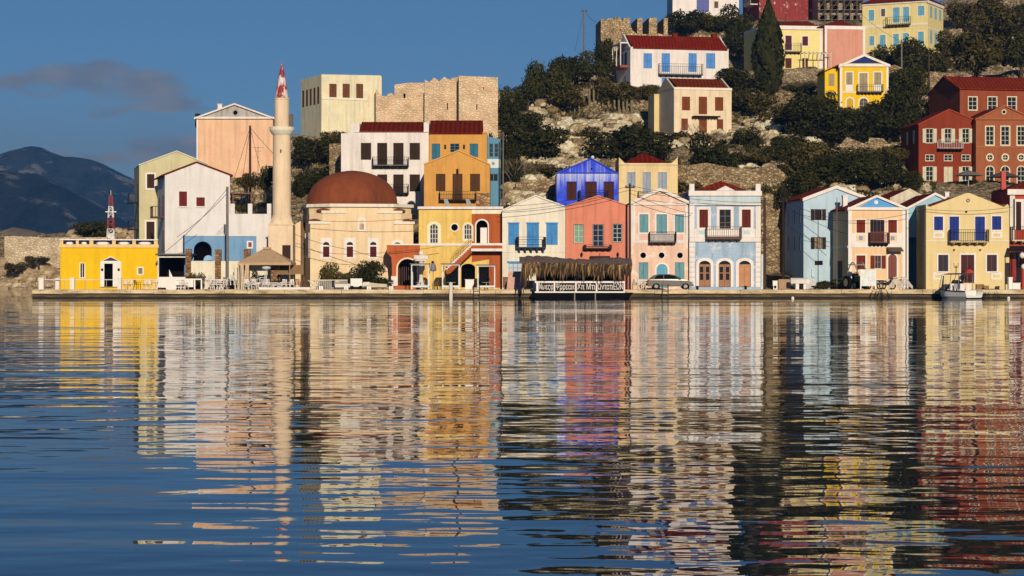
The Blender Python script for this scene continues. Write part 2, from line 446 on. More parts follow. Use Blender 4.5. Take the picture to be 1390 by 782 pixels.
# ------------------------------------------------------------------ terrain
CP = []
def cp(x, y, Y): CP.append(((x - CX) * Y / F, Y, H - (y - HY) * Y / F))
for X in range(-100, -54, 6):
    for Y_ in (236, 246, 258, 270, 284, 300, 320, 345): CP.append((X - (Y_ - 236) * .12, Y_, -6.0))
for X in range(-48, 180, 12):
    CP.append((X, 239.0, 0.85)); CP.append((X, 232.0, 0.85))
for a in [(770, 300, 253), (830, 300, 253), (900, 300, 253), (700, 292, 253), (650, 300, 250), (930, 300, 251), (990, 292, 251), (700, 240, 276), (760, 225, 280), (750, 200, 300), (850, 165, 320), (800, 175, 318),
          (900, 200, 318), (940, 190, 325), (985, 190, 325), (1000, 230, 277), (940, 245, 268), (870, 245, 268), (800, 112, 350), (860, 122, 356), (930, 118, 362), (985, 110, 365), (700, 150, 330), (690, 165, 320), (740, 140, 345), (700, 128, 368), (770, 95, 370),
          (835, 90, 378), (900, 60, 405), (960, 24, 430), (1060, 30, 432), (1120, 32, 432), (1090, 94, 396), (1060, 118, 375), (1090, 118, 375), (1120, 118, 375), (1075, 94, 386), (1105, 94, 386), (1150, 107, 384), (1150, 94, 397), (1020, 100, 392), (1230, 76, 402), (1290, 76, 402), (1340, 2, 470), (1400, -10, 470), (1480, -10, 470),
          (1050, 170, 320), (1010, 200, 302), (1160, 150, 340), (1200, 148, 342), (1130, 158, 338), (1180, 215, 292), (1110, 230, 280), (1060, 262, 258), (1120, 262, 262), (1180, 258, 265), (1045, 305, 252), (1052, 372, 241), (1230, 262, 278),
          (1290, 254, 289), (1390, 254, 289), (1480, 250, 290), (1330, 190, 306), (1390, 180, 306), (1330, 108, 370), (1390, 100, 370), (1480, 100, 370), (1260, 120, 350), (1240, 150, 330),
          (480, 187, 292), (540, 187, 292), (620, 186, 292), (672, 186, 292), (430, 190, 292), (660, 200, 285), (600, 230, 275), (500, 240, 275), (390, 240, 276), (320, 240, 268), (275, 242, 268), (480, 300, 252), (560, 300, 252), (620, 285, 253),
          (420, 275, 258), (370, 300, 252), (230, 345, 256), (660, 262, 262)]: cp(*a)
for X, Y, z in [(-75, 262, -2), (-90, 290, -4), (-70, 320, -4), (-58, 300, -1), (-60, 360, -5), (-46, 275, 2.5), (-52, 290, 1), (-50, 310, 2), (-46, 325, 3), (-40, 345, 2), (-48, 262, 2.5), (-60, 280, -1), (-44, 252, 1), (0, 340, 14), (-30, 400, -5), (10, 400, 5), (0, 450, -6), (50, 470, 30), (90, 520, 55), (130, 500, 66), (170, 480, 60), (160, 380, 38), (165, 300, 16), (150, 260, 5),
                (40, 520, 10), (-60, 480, -8), (-100, 400, -6)]:
    CP.append((X, Y, z))
_C = np.array(CP)
def terrain_z(X, Y):
    X = np.atleast_1d(np.asarray(X, float)); Y = np.atleast_1d(np.asarray(Y, float))
    d = np.sqrt((X[:, None] - _C[None, :, 0]) ** 2 + (Y[:, None] - _C[None, :, 1]) ** 2 + 4.0)
    w = d ** -3.6
    return (w * _C[None, :, 2]).sum(1) / w.sum(1)
_Ys = np.arange(240, 520, 0.7)
def hit(x, y):
    """first point of the hill behind photo pixel (x, y)"""
    X = (x - CX) * _Ys / F; z = H - (y - HY) * _Ys / F
    g = terrain_z(X, _Ys); i = np.nonzero(z <= g)[0]
    if len(i) == 0:
        i = [int(np.argmin(z - g))]
    Y = _Ys[i[0]]
    return Vector(((x - CX) * Y / F, Y, float(g[i[0]])))

gx = np.arange(-84, 184, 1.5); gy = np.arange(238.5, 522, 1.5)
GX, GY = np.meshgrid(gx, gy)
GZv = terrain_z(GX.ravel(), GY.ravel())
mb = MB(); vs = []
for X, Y, z in zip(GX.ravel(), GY.ravel(), GZv):
    k = min(1.0, max(0.0, (Y - 241) / 12))
    z += k * (0.9 * (noise.fractal((X * .18, Y * .18, 3.1), 1.0, 2.1, 5)) + .25 * math.sin(z * 3.1))
    vs.append((X, Y, z))
nx, ny = len(gx), len(gy)
mb.add(vs, [(j * nx + i, j * nx + i + 1, (j + 1) * nx + i + 1, (j + 1) * nx + i) for j in range(ny - 1) for i in range(nx - 1)])
def hill_mat():
    n = NT('rocky_hillside'); p = n.pos()
    f1 = n.noise(p, 0.09, 5, 0.6); f2 = n.noise(p, 0.9, 8, 0.75); f3 = n.noise(p, 0.35, 6, 0.7)
    v = n.node('ShaderNodeTexVoronoi', feature='F1'); v.inputs['Scale'].default_value = 1.1; n.L(p, v.inputs['Vector'])
    rk = n.ramp(f2, [(0.34, alb((84, 66, 40))), (0.47, alb((172, 146, 102))), (0.64, alb((228, 204, 160)))])
    ev = n.node('ShaderNodeTexVoronoi', feature='DISTANCE_TO_EDGE'); ev.inputs['Scale'].default_value = 1.5; n.L(n.mix(.35, p, n.node('ShaderNodeTexNoise').outputs['Color'], 'ADD'), ev.inputs['Vector'])
    rk = n.mix(1.0, rk, n.ramp(ev.outputs[0], [(.0, (.16, .13, .09)), (.16, (1, 1, 1))]), 'MULTIPLY')
    vg = n.ramp(f2, [(0.3, (0.022, 0.02, 0.006)), (0.5, (0.07, 0.062, 0.018)), (0.7, (0.17, 0.135, 0.055))])
    ad = n.node('ShaderNodeMath', operation='ADD'); n.L(f1, ad.inputs[0])
    m2 = n.node('ShaderNodeMath', operation='MULTIPLY'); n.L(f3, m2.inputs[0]); m2.inputs[1].default_value = 0.7; n.L(m2.outputs[0], ad.inputs[1])
    n.col(n.mix(n.ramp(ad.outputs[0], [(0.70, (0, 0, 0)), (0.84, (1, 1, 1))]), vg, rk))
    n.rough(0.95)
    hh = n.mix(0.5, f2, v.outputs['Distance']); n.bump(hh, 0.9, 0.9)
    return n.m
tag(mb.build('hills', hill_mat(), smooth=True), 'rocky scrub covered hillside rising behind the harbour houses', None, None, 'structure')

# ------------------------------------------------------------------ waterfront houses (front row)
GY0 = 390.6
def trimline(b, y0, y1, c=WHITE, pr=.1): b.band(b.x0, y0, b.x1, y1, plaster(c, .25), 'string_course', pr)

# cream house with blue shutters
b = B('village_house', 'cream gabled house with light blue shutters beside the thatched cafe raft', 681.8, 767.2, GY0, 228, 0, 9)
BL = (78, 150, 205)
for x0, x1, y1 in ((690, 704.5, 332.5), (715, 731.5, 335), (741.5, 757, 332.5)): 
    b.win(x0, 303.3, x1, y1, 'shutter', BL, name='door' if x0 == 715 else None)
    b.band(x0 - 1, 301.8, x1 + 1, 303.2, paint(BL), 'lintel', .06)
b.win(690.5, 357, 709, 390.4, 'glass', nx=3, ny=5, bar=BL, gl=(190, 200, 205), name='door')
b.band(688.5, 354.5, 711, 356.8, paint(BL), 'lintel', .12)
b.wall(plaster((242, 230, 196), .3), [(681.8, GY0), (767.2, GY0), (767.2, 279.5), (727, 264.6), (681.8, 284.5)])
b.band(681.8, 342.2, 767.2, 342.9, plaster((225, 210, 175), .3), 'string_course', .03)
b.band(682.5, 376, 690, GY0, stone((205, 160, 110), (150, 105, 70), 3), 'bare_stone_patch', .03); b.band(709.5, 381, 723, GY0, stone((205, 160, 110), (150, 105, 70), 3), 'bare_stone_patch', .03)
b.balcony(700.8, 322, 741, 337, .9, (40, 60, 85), (28, 30, 36), 5, 14, style='rails', bh=.55)
b.roof_gable([(681.8, 284.5), (727, 264.6), (767.2, 279.5)], tiles((170, 70, 45)), .4)
b.strip([(681.8, 284.5), (727, 264.6), (767.2, 279.5)], 1.8, plaster((245, 236, 208), .2))
# coral house
b = B('village_house', 'coral red gabled house with white framed windows behind the thatched cafe raft', 767.6, 854.8, GY0, 228, 0, 9)
b.win(779.5, 305, 791.8, 329.4, 'glass', fr=(150, 120, 90), fg=.06, ny=3, bar=(205, 215, 200), gl=(120, 160, 140))
b.win(804.8, 305, 819, 334.5, 'glass', fr=(160, 120, 90), fg=.06, ny=4, bar=(150, 165, 185), name='door', gl=(25, 30, 40))
b.win(831.8, 304.5, 844, 328.5, 'glass', fr=(150, 120, 90), fg=.06, ny=4, bar=(200, 205, 205))
b.win(806, 362, 822, 390.4, 'door', (120, 60, 40)); b.win(778, 365, 792, 384, 'shutter', (120, 60, 40)); b.win(832, 365, 846, 384, 'shutter', (120, 60, 40))
b.wall(plaster((222, 136, 106), .3), [(767.6, GY0), (854.8, GY0), (854.8, 279), (812, 265), (767.6, 279.5)])
b.balcony(792, 332.5, 830, 338.5, .8, (52, 34, 26), (50, 40, 34), 5, 3, style='rails', bh=.25)
b.roof_gable([(767.6, 279.5), (812, 265), (854.8, 279)], tiles((170, 70, 45)), .4)
b.strip([(767.6, 279.5), (812, 265), (854.8, 279)], 1.3, plaster((224, 142, 112), .2))
for x in (789.4, 838.5):
    p = b.L(x, 346); q = MB().lathe([(.02, p[1] - .22), (.11, p[1] - .12), (.13, p[1] + .14), (.03, p[1] + .26)], (p[0], -.2), 8); q.box(p[0] - .02, -.2, p[1] + .26, p[0] + .02, 0, p[1] + .3)
    b.part(q, 'wall_lantern', paint((40, 30, 26), .5))
r = b.rect(800.5, 347.5, 828, 352.5); sg = MB().box(r[0][0], -.35, r[0][1], r[1][0], -.28, r[2][1]); sg.tube(((r[0][0] + r[1][0]) / 2, -.3, r[2][1]), ((r[0][0] + r[1][0]) / 2, 0, r[2][1] + .4), .02)
b.part(sg, 'hanging_sign', paint((60, 36, 26)))
# pink house
b = B('village_house', 'pink and white gabled house with grey blue shutters and three round windows', 856.2, 934.2, GY0, 228, 0, 9)
GB = (116, 164, 166)
for x0, x1, y1 in ((868, 880, 315.6), (891, 905.4, 325.7), (916, 928.4, 315.6)):
    b.win(x0, 291, x1, y1, 'shutter', GB, fr=WHITE, fg=.16, name='door' if x0 == 891 else None)
for x in (873, 898, 923):
    p = b.circ(x, 346.6, 4); b.cut(p, .3); b.surround(p, plaster(WHITE, .2), .07, 'round_window')
b.win(867, 356, 880, 379, 'shutter', GB); b.win(916, 356, 929, 379, 'shutter', GB)
b.win(891, 358.5, 906, 390.2, 'shutter', (112, 180, 200), WHITE, .16, True, bottom=False, name='door')
b.wall(plaster((248, 196, 166), .3, (246, 216, 190)), [(856.2, GY0), (934.2, GY0), (934.2, 273), (896, 256), (856.2, 274)])
W2 = plaster((246, 236, 212), .3)
b.strip([(855, 274), (896, 255.2), (935.2, 273)], 4.2, W2, 'pediment', .3)
b.band(858.5, 275.2, 932, 278.5, W2, 'cornice', .14)
for x0, x1 in ((856.2, 862), (929.8, 934.2)): b.band(x0, 278.8, x1, 330, W2, 'pilaster', .05)
for x in (874, 922): r = b.rect(x - 6, 318, x + 6, 325.5); b.part(MB().box(r[0][0], -.03, r[0][1], r[1][0], 0, r[2][1]), 'relief_panel', plaster((246, 190, 170), .3))
b.band(863, 317, 929, 330, W2, 'string_course', .02)
b.balcony(881, 315, 917.5, 330, .9, (92, 70, 60), (60, 50, 48), 4, 22, bh=.25)
b.roof_gable([(856.2, 274), (896, 256), (934.2, 273)], tiles((170, 70, 45)), .4)
# large light blue house
b = B('village_house', 'pale blue two storey house with three arched wooden doors and a hipped red roof', 935.8, 1032.6, GY0, 227.5, 0, 10)
BR = (110, 38, 22)
b.win(949.3, 284.5, 961, 309, 'shutter', BR, WHITE, .3); b.win(1007, 284.5, 1019, 309, 'shutter', BR, WHITE, .3)
b.win(976.5, 284.5, 992, 320, 'glass', fr=WHITE, fg=.3, nx=2, ny=4, bar=(120, 95, 75), name='door', bottom=False)
for i, (x0, x1) in enumerate(((948.6, 964.6), (975.3, 991.8), (1002.7, 1019))):
    poly = b.arch(x0, 354, x1, 389.5, .38)
    b.cut(poly, .35); b.surround(poly, plaster(WHITE, .2), .3, 'door', None, False, .08)
    m = MB(); us = [p[0] for p in poly]; a, c2 = min(us), max(us); cu = (a + c2) / 2; zt = max(p[1] for p in poly); zl = min(p[1] for p in poly)
    zm = zt - (c2 - a) * .38
    for p, q in ((a, cu - .01), (cu + .01, c2)):
        m.box(p, .16, zl + .03, p + .13, .26, zm); m.box(q - .13, .16, zl + .03, q, .26, zm); m.box(p + .131, .162, zl + .03, q - .131, .258, zl + .75); m.box(p + .131, .162, zm - .16, q - .131, .258, zm)
        m.box(p + .131, .165, zl + 1.45, q - .131, .255, zl + 1.55)
        if i == 2: m.box(p + .131, .2, zl + .75, q - .131, .25, zm - .16)
    m.box(a, .165, zm + .002, c2, .255, zm + .1)
    b.part(m, 'door_leaf', paint((150, 92, 52) if i < 2 else (186, 120, 66), .5))
    b.part(MB().prism(poly, .29, .33), 'pane', glass((26, 20, 16)))
LB = (170, 190, 204)
b.wall(plaster(LB, .45, (198, 206, 212)), top=259)
W3 = plaster((242, 238, 220), .25)
b.band(935.8, 259.3, 1032.6, 266, W3, 'cornice', .3, over=.1); b.band(936.5, 266.3, 1032, 276, plaster((200, 212, 220), .3), 'frieze', .1); b.band(935.8, 276.3, 1032.6, 278.5, W3, 'cornice', .2)
b.part(MB().prism(b.poly([(971, 259), (998, 259), (984.5, 257.4 - 5)]), -.28, .1), 'pediment', W3)
for x0, x1 in ((935.8, 942.6), (1025.8, 1032.6)):
    b.band(x0, 249.5, x1, 259, W3, 'chimney', -.02, .55)
    b.band(x0, 279, x1, 322, W3, 'pilaster', .06)
    for k in range(9):
        y = 329 + k * 6.8; b.band(x0 - .2, y, x1 + .6, y + 6.2, W3, 'quoin', .07)
b.band(935.8, 322.3, 1032.6, 328.3, W3, 'string_course', .18); b.band(943, 310.5, 1025.5, 322, W3, 'sill_band', .03)
for x in (953.5, 1013.5): r = b.rect(x - 4.5, 313, x + 4.5, 318); b.part(MB().box(r[0][0], -.05, r[0][1], r[1][0], -.031, r[2][1]), 'relief_panel', plaster((190, 212, 212), .3))
b.balcony(958.3, 307.7, 1005.7, 325, 1.0, (98, 72, 58), (118, 88, 72), 5, 17, sh=.3, bh=.3)
b.roof_hip(943, 1014, 258, [978.5], tiles((178, 66, 40)), 0.6, 9, yr=245.5)
r = b.rect(1033, 345, 1039, 390); b.part(MB().box(r[0][0], 1.5, -2, r[1][0] + .1, 8, r[2][1]), 'side_wing', plaster((215, 222, 215), .4))
# light blue house with shutters
b = B('village_house', 'sky blue house with open dark brown shutters and grey shaded side wall', 1090.7, 1177, 376, 234, 6, 9.5)
DB = (52, 34, 28)
for y0, y1 in ((284, 298.8), (322, 338)):
    b.win(1106, y0, 1115.5, y1, 'glass', nx=3, ny=1, bar=(60, 42, 34), gl=(150, 135, 110) if y0 > 300 else (40, 30, 26)); b.leaves(1106, y0, 1115.5, y1, DB, 5.4)
b.win(1105.8, 354, 1116.8, 360, 'glass', nx=2, ny=1, bar=(40, 34, 30)); b.win(1138, 282, 1147, 286, 'shutter', DB)
b.wall(plaster((184, 204, 240), .25), [(1090.7, 376), (1177, 376), (1177, 268), (1135, 252.3), (1090.7, 268.5)])
b.strip([(1089, 269), (1135, 251.6), (1178.5, 268)], 4.5, plaster((246, 242, 228), .2), 'pediment', .25)
b.roof_gable([(1090.7, 268.5), (1135, 252.3), (1177, 268)], tiles((168, 58, 34)), .2, over=.3)
for z0 in (3.0, 6.0):
    for v in (1.0, 3.4, 6.4):
        b.side_win(v, z0, v + .5, z0 + 1.5, (225, 228, 230)); b.side_win(v + .55, z0 - .02, v + .75, z0 + 1.55, DB)
b.band(1101.5, 365, 1105, 376, plaster((200, 220, 225)), 'meter_box', .2)
# beige house with blue pediment
b = B('village_house', 'beige and white house with blue pediment and red brown shutters by the green tractor', 1151.3, 1229, GY0, 228, 8, 5.6)
RB = (126, 42, 20); PE = (236, 196, 146)
b.win(1162.5, 298.5, 1174.3, 316, 'shutter', RB, WHITE, .12); b.win(1205.5, 298.5, 1217.3, 316, 'shutter', RB, WHITE, .12)
b.win(1181, 298.5, 1200.4, 331, 'glass', fr=WHITE, fg=.1, nx=4, ny=2, bar=(110, 40, 24), name='door')
b.win(1162.3, 346.8, 1174.5, 366, 'shutter', RB, WHITE, .14); b.win(1187.5, 347, 1196, 364.5, 'glass', nx=2, ny=2, bar=(150, 120, 110), gl=(60, 50, 50), fr=WHITE, fg=.1); b.leaves(1187.5, 347, 1196, 364.5, RB, 6)
b.win(1205.5, 345, 1217, 379, 'door', (120, 44, 24), WHITE, .17, True, bottom=False)
b.wall(plaster(PE, .2), [(1151.3, GY0), (1229, GY0), (1229, 282), (1189, 265.5), (1151.3, 282.6)])
b.part(MB().prism(b.poly([(1166, 281), (1217, 281), (1189.5, 268.5)]), -.06, .0), 'tympanum', plaster((92, 160, 212), .2))
b.part(MB().prism(b.circ(1189, 274.7, 2.6), -.1, -.062), 'oculus', plaster(WHITE, .1))
W4 = plaster((248, 242, 226), .15)
b.strip([(1149.5, 283), (1189, 264.8), (1230.5, 282)], 3.2, W4, 'pediment', .3); b.band(1150.5, 281.5, 1229.8, 285, W4, 'cornice', .22)
for x0, x1 in ((1151.3, 1156), (1224.5, 1229)): b.band(x0, 285.3, x1, GY0, W4, 'pilaster', .05)
b.band(1156.2, 329, 1224.3, 336, W4, 'string_course', .06); b.band(1156.2, 316.6, 1180, 328.8, W4, 'sill_band', .03); b.band(1203, 316.6, 1224.3, 328.8, W4, 'sill_band', .03)
for x in (1168.3, 1211.3):
    r = b.rect(x - 6.5, 318.5, x + 6.5, 327.5); b.part(MB().box(r[0][0], -.05, r[0][1], r[1][0], -.031, r[2][1]), 'relief_panel', plaster((238, 205, 160), .2)); r = b.rect(x - 2.5, 320.5, x + 2.5, 326); b.part(MB().box(r[0][0], -.07, r[0][1], r[1][0], -.051, r[2][1]), 'blue_tile', paint((140, 150, 175)))
b.balcony(1178, 316, 1204.5, 331, .9, (52, 36, 30), (130, 50, 30), 5, 22, bh=.35)
r = b.rect(1203, 336.3, 1223, 341.5); q = MB().add([(r[0][0], -1.0, r[0][1]), (r[1][0], -1.0, r[0][1]), (r[1][0], -.08, r[2][1]), (r[0][0], -.08, r[2][1]), (r[0][0], -1.0, r[0][1] + .06), (r[1][0], -1.0, r[0][1] + .06), (r[1][0], -.08, r[2][1] + .06), (r[0][0], -.08, r[2][1] + .06)], [(0, 3, 2, 1), (4, 5, 6, 7), (0, 1, 5, 4), (1, 2, 6, 5), (2, 3, 7, 6), (3, 0, 4, 7)])
b.part(q, 'awning', paint((90, 66, 44)))
b.roof_gable([(1151.3, 282.6), (1189, 265.5), (1229, 282)], tiles((150, 46, 30)), .2, over=.3)
b.chimney(1144.5, 266.5, 1150.5, 284, 3.6, plaster(WHITE, .2))
for z0 in (1.0,):
    b.side_win(2.2, z0, 4.2, z0 + 1.9, (24, 20, 18), name='side_opening')
m = MB().box(-.06, .05, 4.3, -.002, 5.5, 4.55); b.part(m, 'string_course', plaster(WHITE, .3))
# house with pale rough gable behind
b = B('village_house', 'house with bare cream gable between the blue pediment house and the blue gabled one', 1208, 1262, 345, 246, 3, 9)
b.wall(plaster((226, 210, 180), .6, (205, 180, 150)), [(1208, 345), (1262, 345), (1262, 270), (1235, 255.8), (1208, 268.5)])
b.roof_gable([(1208, 268.5), (1235, 255.8), (1262, 270)], tiles((165, 56, 34)), .05, over=.9)
# blue gabled house
b = B('village_house', 'narrow light blue house with white edged gable squeezed left of the pale yellow house', 1230.5, 1306, GY0, 233, 2, 9)
b.wall(plaster((158, 198, 238), .2), [(1230.5, GY0), (1306, GY0), (1306, 280), (1269, 262), (1230.5, 281.5)])
b.strip([(1229, 282.4), (1269, 261.4), (1308, 280.5)], 3.4, W4, 'pediment', .25)
b.band(1230.5, 284, 1233, GY0, W4, 'pilaster', .05); b.band(1233.2, 322, 1247, GY0, plaster((52, 100, 138), .2), 'dado', .04)
b.roof_gable([(1230.5, 281.5), (1269, 262), (1306, 280)], tiles((160, 50, 32)), .1, over=.25)
b.chimney(1283, 261.5, 1288.5, 272, 5, plaster(WHITE, .2))
# pale yellow house
b = B('village_house', 'pale yellow gabled house with dark blue shutters behind the moored white boat', 1257, 1370, 391.2, 227.5, 0, 7.8)
NB = (34, 58, 138)
b.win(1267.8, 294, 1280, 312.6, 'shutter', NB, WHITE, .14); b.win(1346.5, 293.5, 1359, 312, 'shutter', NB, WHITE, .14)
b.win(1288.7, 294, 1301.7, 328, 'shutter', NB, WHITE, .1, name='door'); b.win(1323.5, 294, 1336.8, 328, 'shutter', NB, WHITE, .1, name='door')
b.win(1273.5, 346, 1287, 368.4, 'glass', fr=WHITE, fg=.16, nx=2, ny=1, bar=(70, 55, 55), gl=(50, 42, 50)); b.win(1339.5, 346, 1353, 368.4, 'glass', fr=WHITE, fg=.16, nx=2, ny=1, bar=(90, 36, 26), gl=(60, 40, 44))
b.win(1304.3, 346, 1322.3, 384, 'glass', fr=WHITE, fg=.18, nx=2, ny=1, bar=(110, 44, 30), gl=(70, 26, 20), name='door', bottom=False)
YE = (228, 202, 142)
b.wall(plaster(YE, .2), [(1257, 391.2), (1370, 391.2), (1370, 281), (1368, 277), (1363, 281), (1316, 262), (1312, 262), (1262, 281), (1257, 277.5)])
W5 = plaster((248, 238, 206), .15)
for x in (1274, 1352.8): 
    for y0, y1 in ((314.5, 323.5), (370, 379.5)): r = b.rect(x - 7.5, y0, x + 7.5, y1); o = b.part(MB().box(r[0][0], -.05, r[0][1], r[1][0], 0, r[2][1]), 'relief_panel', W5); r = b.rect(x - 5, y0 + 2.5, x + 5, y1 - 2.5); MB().box(r[0][0], -.065, r[0][1], r[1][0], -.051, r[2][1]).build('inset', plaster(YE, .2), o)
p = b.circ(1314, 272, 2.4); q = b.circ(1314, 272, 1.4); b.part(MB().plate(p, [q], -.08, -.002), 'oculus', paint((60, 60, 70)))
b.part(MB().prism(b.circ(1311.5, 287.5, 1.5), -.08, -.002), 'vent', paint((50, 40, 30)))
for x in (1295, 1330.5): b.part(MB().prism(b.circ(x, 339.3, 1.4), -.15, -.002), 'vent', paint((90, 70, 40)))
b.band(1257, 326.6, 1370, 327.4, W5, 'string_course', .04)
b.balcony(1287.7, 312, 1340, 329.5, 1.0, (200, 170, 110), (44, 40, 40), 5, 22, bh=.4)
b.roof_gable([(1258, 281), (1314, 262), (1369, 281)], tiles((170, 70, 45)), .4)
# right edge building
b = B('village_house', 'brick red house with white cornice cut off by the right edge of the photo', 1370.8, 1450, 391, 231, 0, 9)
RD = (186, 72, 52)
b.win(1379, 274, 1386, 312, 'door', (56, 24, 20), WHITE, .3, bottom=False); b.win(1375, 342, 1386, 390.5, 'glass', nx=2, ny=3, bar=(40, 30, 26), bottom=False); b.win(1392, 345, 1410, 390.5, 'glass', nx=2, ny=3, bar=(40, 30, 26)); b.win(1400, 274, 1412, 312, 'shutter', (60, 40, 36))
b.wall(plaster(RD, .3), top=257)
b.band(1368, 257, 1450, 264.5, plaster((236, 226, 206), .3), 'cornice', .35, over=.1); b.band(1370.8, 264.8, 1377.5, 326, plaster((236, 226, 206), .3), 'pilaster', .05)
b.balcony(1371, 308, 1420, 327.5, 1.1, (225, 205, 165), (40, 36, 40), 5, 22)
b.chimney(1359.5, 233.5, 1365.5, 257.5, 3.0, plaster((200, 90, 76), .3)); b.flat_roof(258, tiles())
b.roof_hip(1366, 1450, 257, [1400, 1430], tiles((150, 56, 36)), .8, 8.5, yr=243)

# ------------------------------------------------------------------ second row on the slope behind
b = B('village_house', 'cobalt blue gabled house with white washed streaks above the coral house', 755.7, 839.2, 300, 252, 0, 9)
for x0, x1 in ((769.5, 782), (794.5, 809.5), (820, 833)): b.win(x0, 247, x1, 271.5, 'shutter', (76, 34, 26), (40, 66, 190), .06, name='door' if x0 == 794.5 else None)
def blue_wash():
    n = NT('washed_blue_plaster')
    st = n.noise(n.pos((2.2, 2.2, .07)), 1.6, 5, .7); big = n.noise(n.pos(), .5, 3)
    tc = n.node('ShaderNodeNewGeometry'); sx = n.node('ShaderNodeSeparateXYZ'); n.L(tc.outputs['Position'], sx.inputs[0])
    mr = n.node('ShaderNodeMapRange'); mr.inputs['From Min'].default_value = 11.6; mr.inputs['From Max'].default_value = 14.5; n.L(sx.outputs['Z'], mr.inputs['Value'])
    cut = n.node('ShaderNodeMapRange'); cut.inputs['From Min'].default_value = 14.58; cut.inputs['From Max'].default_value = 14.68; cut.inputs['To Min'].default_value = 1; cut.inputs['To Max'].default_value = .25; n.L(sx.outputs['Z'], cut.inputs['Value'])
    mu = n.node('ShaderNodeMath', operation='MULTIPLY'); n.L(mr.outputs[0], mu.inputs[0]); n.L(cut.outputs[0], mu.inputs[1])
    ad = n.node('ShaderNodeMath', operation='MULTIPLY_ADD'); n.L(mu.outputs[0], ad.inputs[0]); ad.inputs[1].default_value = .3; n.L(st, ad.inputs[2])
    n.col(n.mix(n.ramp(ad.outputs[0], [(.58, (0, 0, 0)), (.86, (1, 1, 1))]), n.mix(n.ramp(big, [(.4, (0, 0, 0)), (.6, (1, 1, 1))]), alb((40, 62, 200)), alb((62, 92, 225))), alb((190, 195, 225))))
    n.rough(.9); n.bump(st, .3, .03); return n.m
BW = blue_wash()
b.wall(BW, [(755.7, 300), (839.2, 300), (839.2, 234.6), (802.6, 214.9), (755.7, 234.4)])
b.strip([(754.5, 234.8), (802.6, 214.4), (840, 235)], 1.6, plaster((52, 84, 205), .3), 'moulding', .2); b.band(755, 234, 839.6, 235.4, plaster((50, 70, 190), .2), 'cornice', .15)
b.roof_gable([(755.7, 234.4), (802.6, 214.9), (839.2, 234.6)], tiles((170, 80, 55)), .4)
p = b.L(804.5, 213.5); b.part(MB().ball((p[0], .3, p[1]), .22), 'finial', plaster(WHITE))
b.balcony(785, 259, 825, 271.5, .7, (40, 40, 70), (30, 30, 50), 3, 6, style='rails')
b.part(MB().prism(b.circ(803, 229, 1.3), -.04, -.002), 'vent', dark())
b = B('village_house', 'sand coloured house with grey blue shutters and pointed roof corners behind the pink house', 839.6, 920, 300, 252, 0, 9)
for x0, x1, y1 in ((851.5, 862.5, 255), (872.8, 883.3, 262), (893.5, 905.2, 256)): b.win(x0, 234, x1, y1, 'shutter', (168, 176, 184), (205, 200, 185), .06, name='door' if x0 == 872.8 else None)
b.wall(plaster((232, 204, 146), .3), [(839.6, 300), (920, 300), (920, 213.5), (911.5, 221.5), (848, 221.5), (840.2, 213.5)])
b.band(839.6, 222.5, 920, 224, plaster((226, 206, 160), .3), 'cornice', .12)
b.roof_hip(848, 908, 221, [873], tiles((150, 38, 28)), .8, 8, yr=207.5)
b.balcony(866, 260, 893, 268, .6, (120, 110, 100), (50, 50, 54), 3, 10)

# ------------------------------------------------------------------ hill houses
b = B('hill_house', 'cream two storey house with brown shutters and red roof alone on the rocky slope', 915, 993, 189, 322, 12, 9.5)
BS = (130, 66, 24)
b.win(925.7, 131.4, 936.7, 149.8, 'shutter', BS); b.win(948.4, 131.4, 959.8, 155, 'shutter', BS, name='door'); b.win(970.5, 132, 981.8, 150.3, 'shutter', BS)
b.win(924.8, 161, 933.7, 177, 'shutter', BS); b.win(948.8, 162, 959.6, 180.5, 'shutter', BS, name='door'); b.win(973, 162, 981.7, 177, 'shutter', BS)
CR = plaster((238, 212, 172), .35)
b.wall(CR, top=120.5); b.ytop = 120.5
b.roof_eave(915, 993, 120.2, 108.5, tiles((146, 62, 34)), over=-.5, inset=-.6, ends=CR)
b.band(914.5, 119.8, 993.4, 121.5, plaster((246, 228, 196), .2), 'cornice', .12)
r = b.rect(939, 156, 974, 159.5); q = MB().box(r[0][0], -1.3, r[0][1] + .12, r[1][0], -.003, r[0][1] + .2)
for k in range(9): u = r[0][0] + (r[1][0] - r[0][0]) * k / 8; q.box(u - .05, -1.4, r[0][1], u + .05, -.003, r[0][1] + .119)
b.part(q, 'pergola', paint((60, 42, 36)))
b = B('boundary_wall', 'plain yellow side wall beside the lone cream house', 888, 909, 178, 330, 10, 4, 'wall'); b.wall(plaster((226, 200, 140), .3), top=128)
b = B('hill_house', 'long white house with blue shutters, balcony and red roof below the ruined tower', 855.7, 989, 124, 358, 12, 9.5)
SB = (92, 152, 220)
for x0, x1, y1 in ((873.5, 885, 92.7), (898, 909.4, 97.6), (934.6, 945.6, 97.6), (958.5, 970.8, 93)): b.win(x0, 72.5, x1, y1, 'shutter', SB, name='door' if y1 > 95 else None)
b.win(898, 105.5, 909.4, 119, 'shutter', SB, name='door'); b.win(934.6, 107, 945.6, 119, 'shutter', SB, name='door'); b.win(875.5, 116.5, 881, 123, 'shutter', (70, 90, 130))
WW = plaster((244, 236, 216), .3)
b.wall(WW, top=66.5); b.ytop = 66.5
b.roof_eave(857, 989.5, 66.2, 50.6, tiles((158, 44, 28)), over=.25, inset=-.3, ends=WW)
b.balcony(893, 88, 952, 102, 1.1, (60, 64, 78), (46, 50, 62), 8, 24)
b.chimney(913.5, 46, 920, 58, 4, tiles()); b.chimney(967, 47, 973.5, 58, 4, tiles())
m = MB().box(-1.4, 1.5, 4.2, -.002, 7.0, 4.6); o = b.part(m, 'side_balcony', paint((150, 60, 44)))
m = MB()
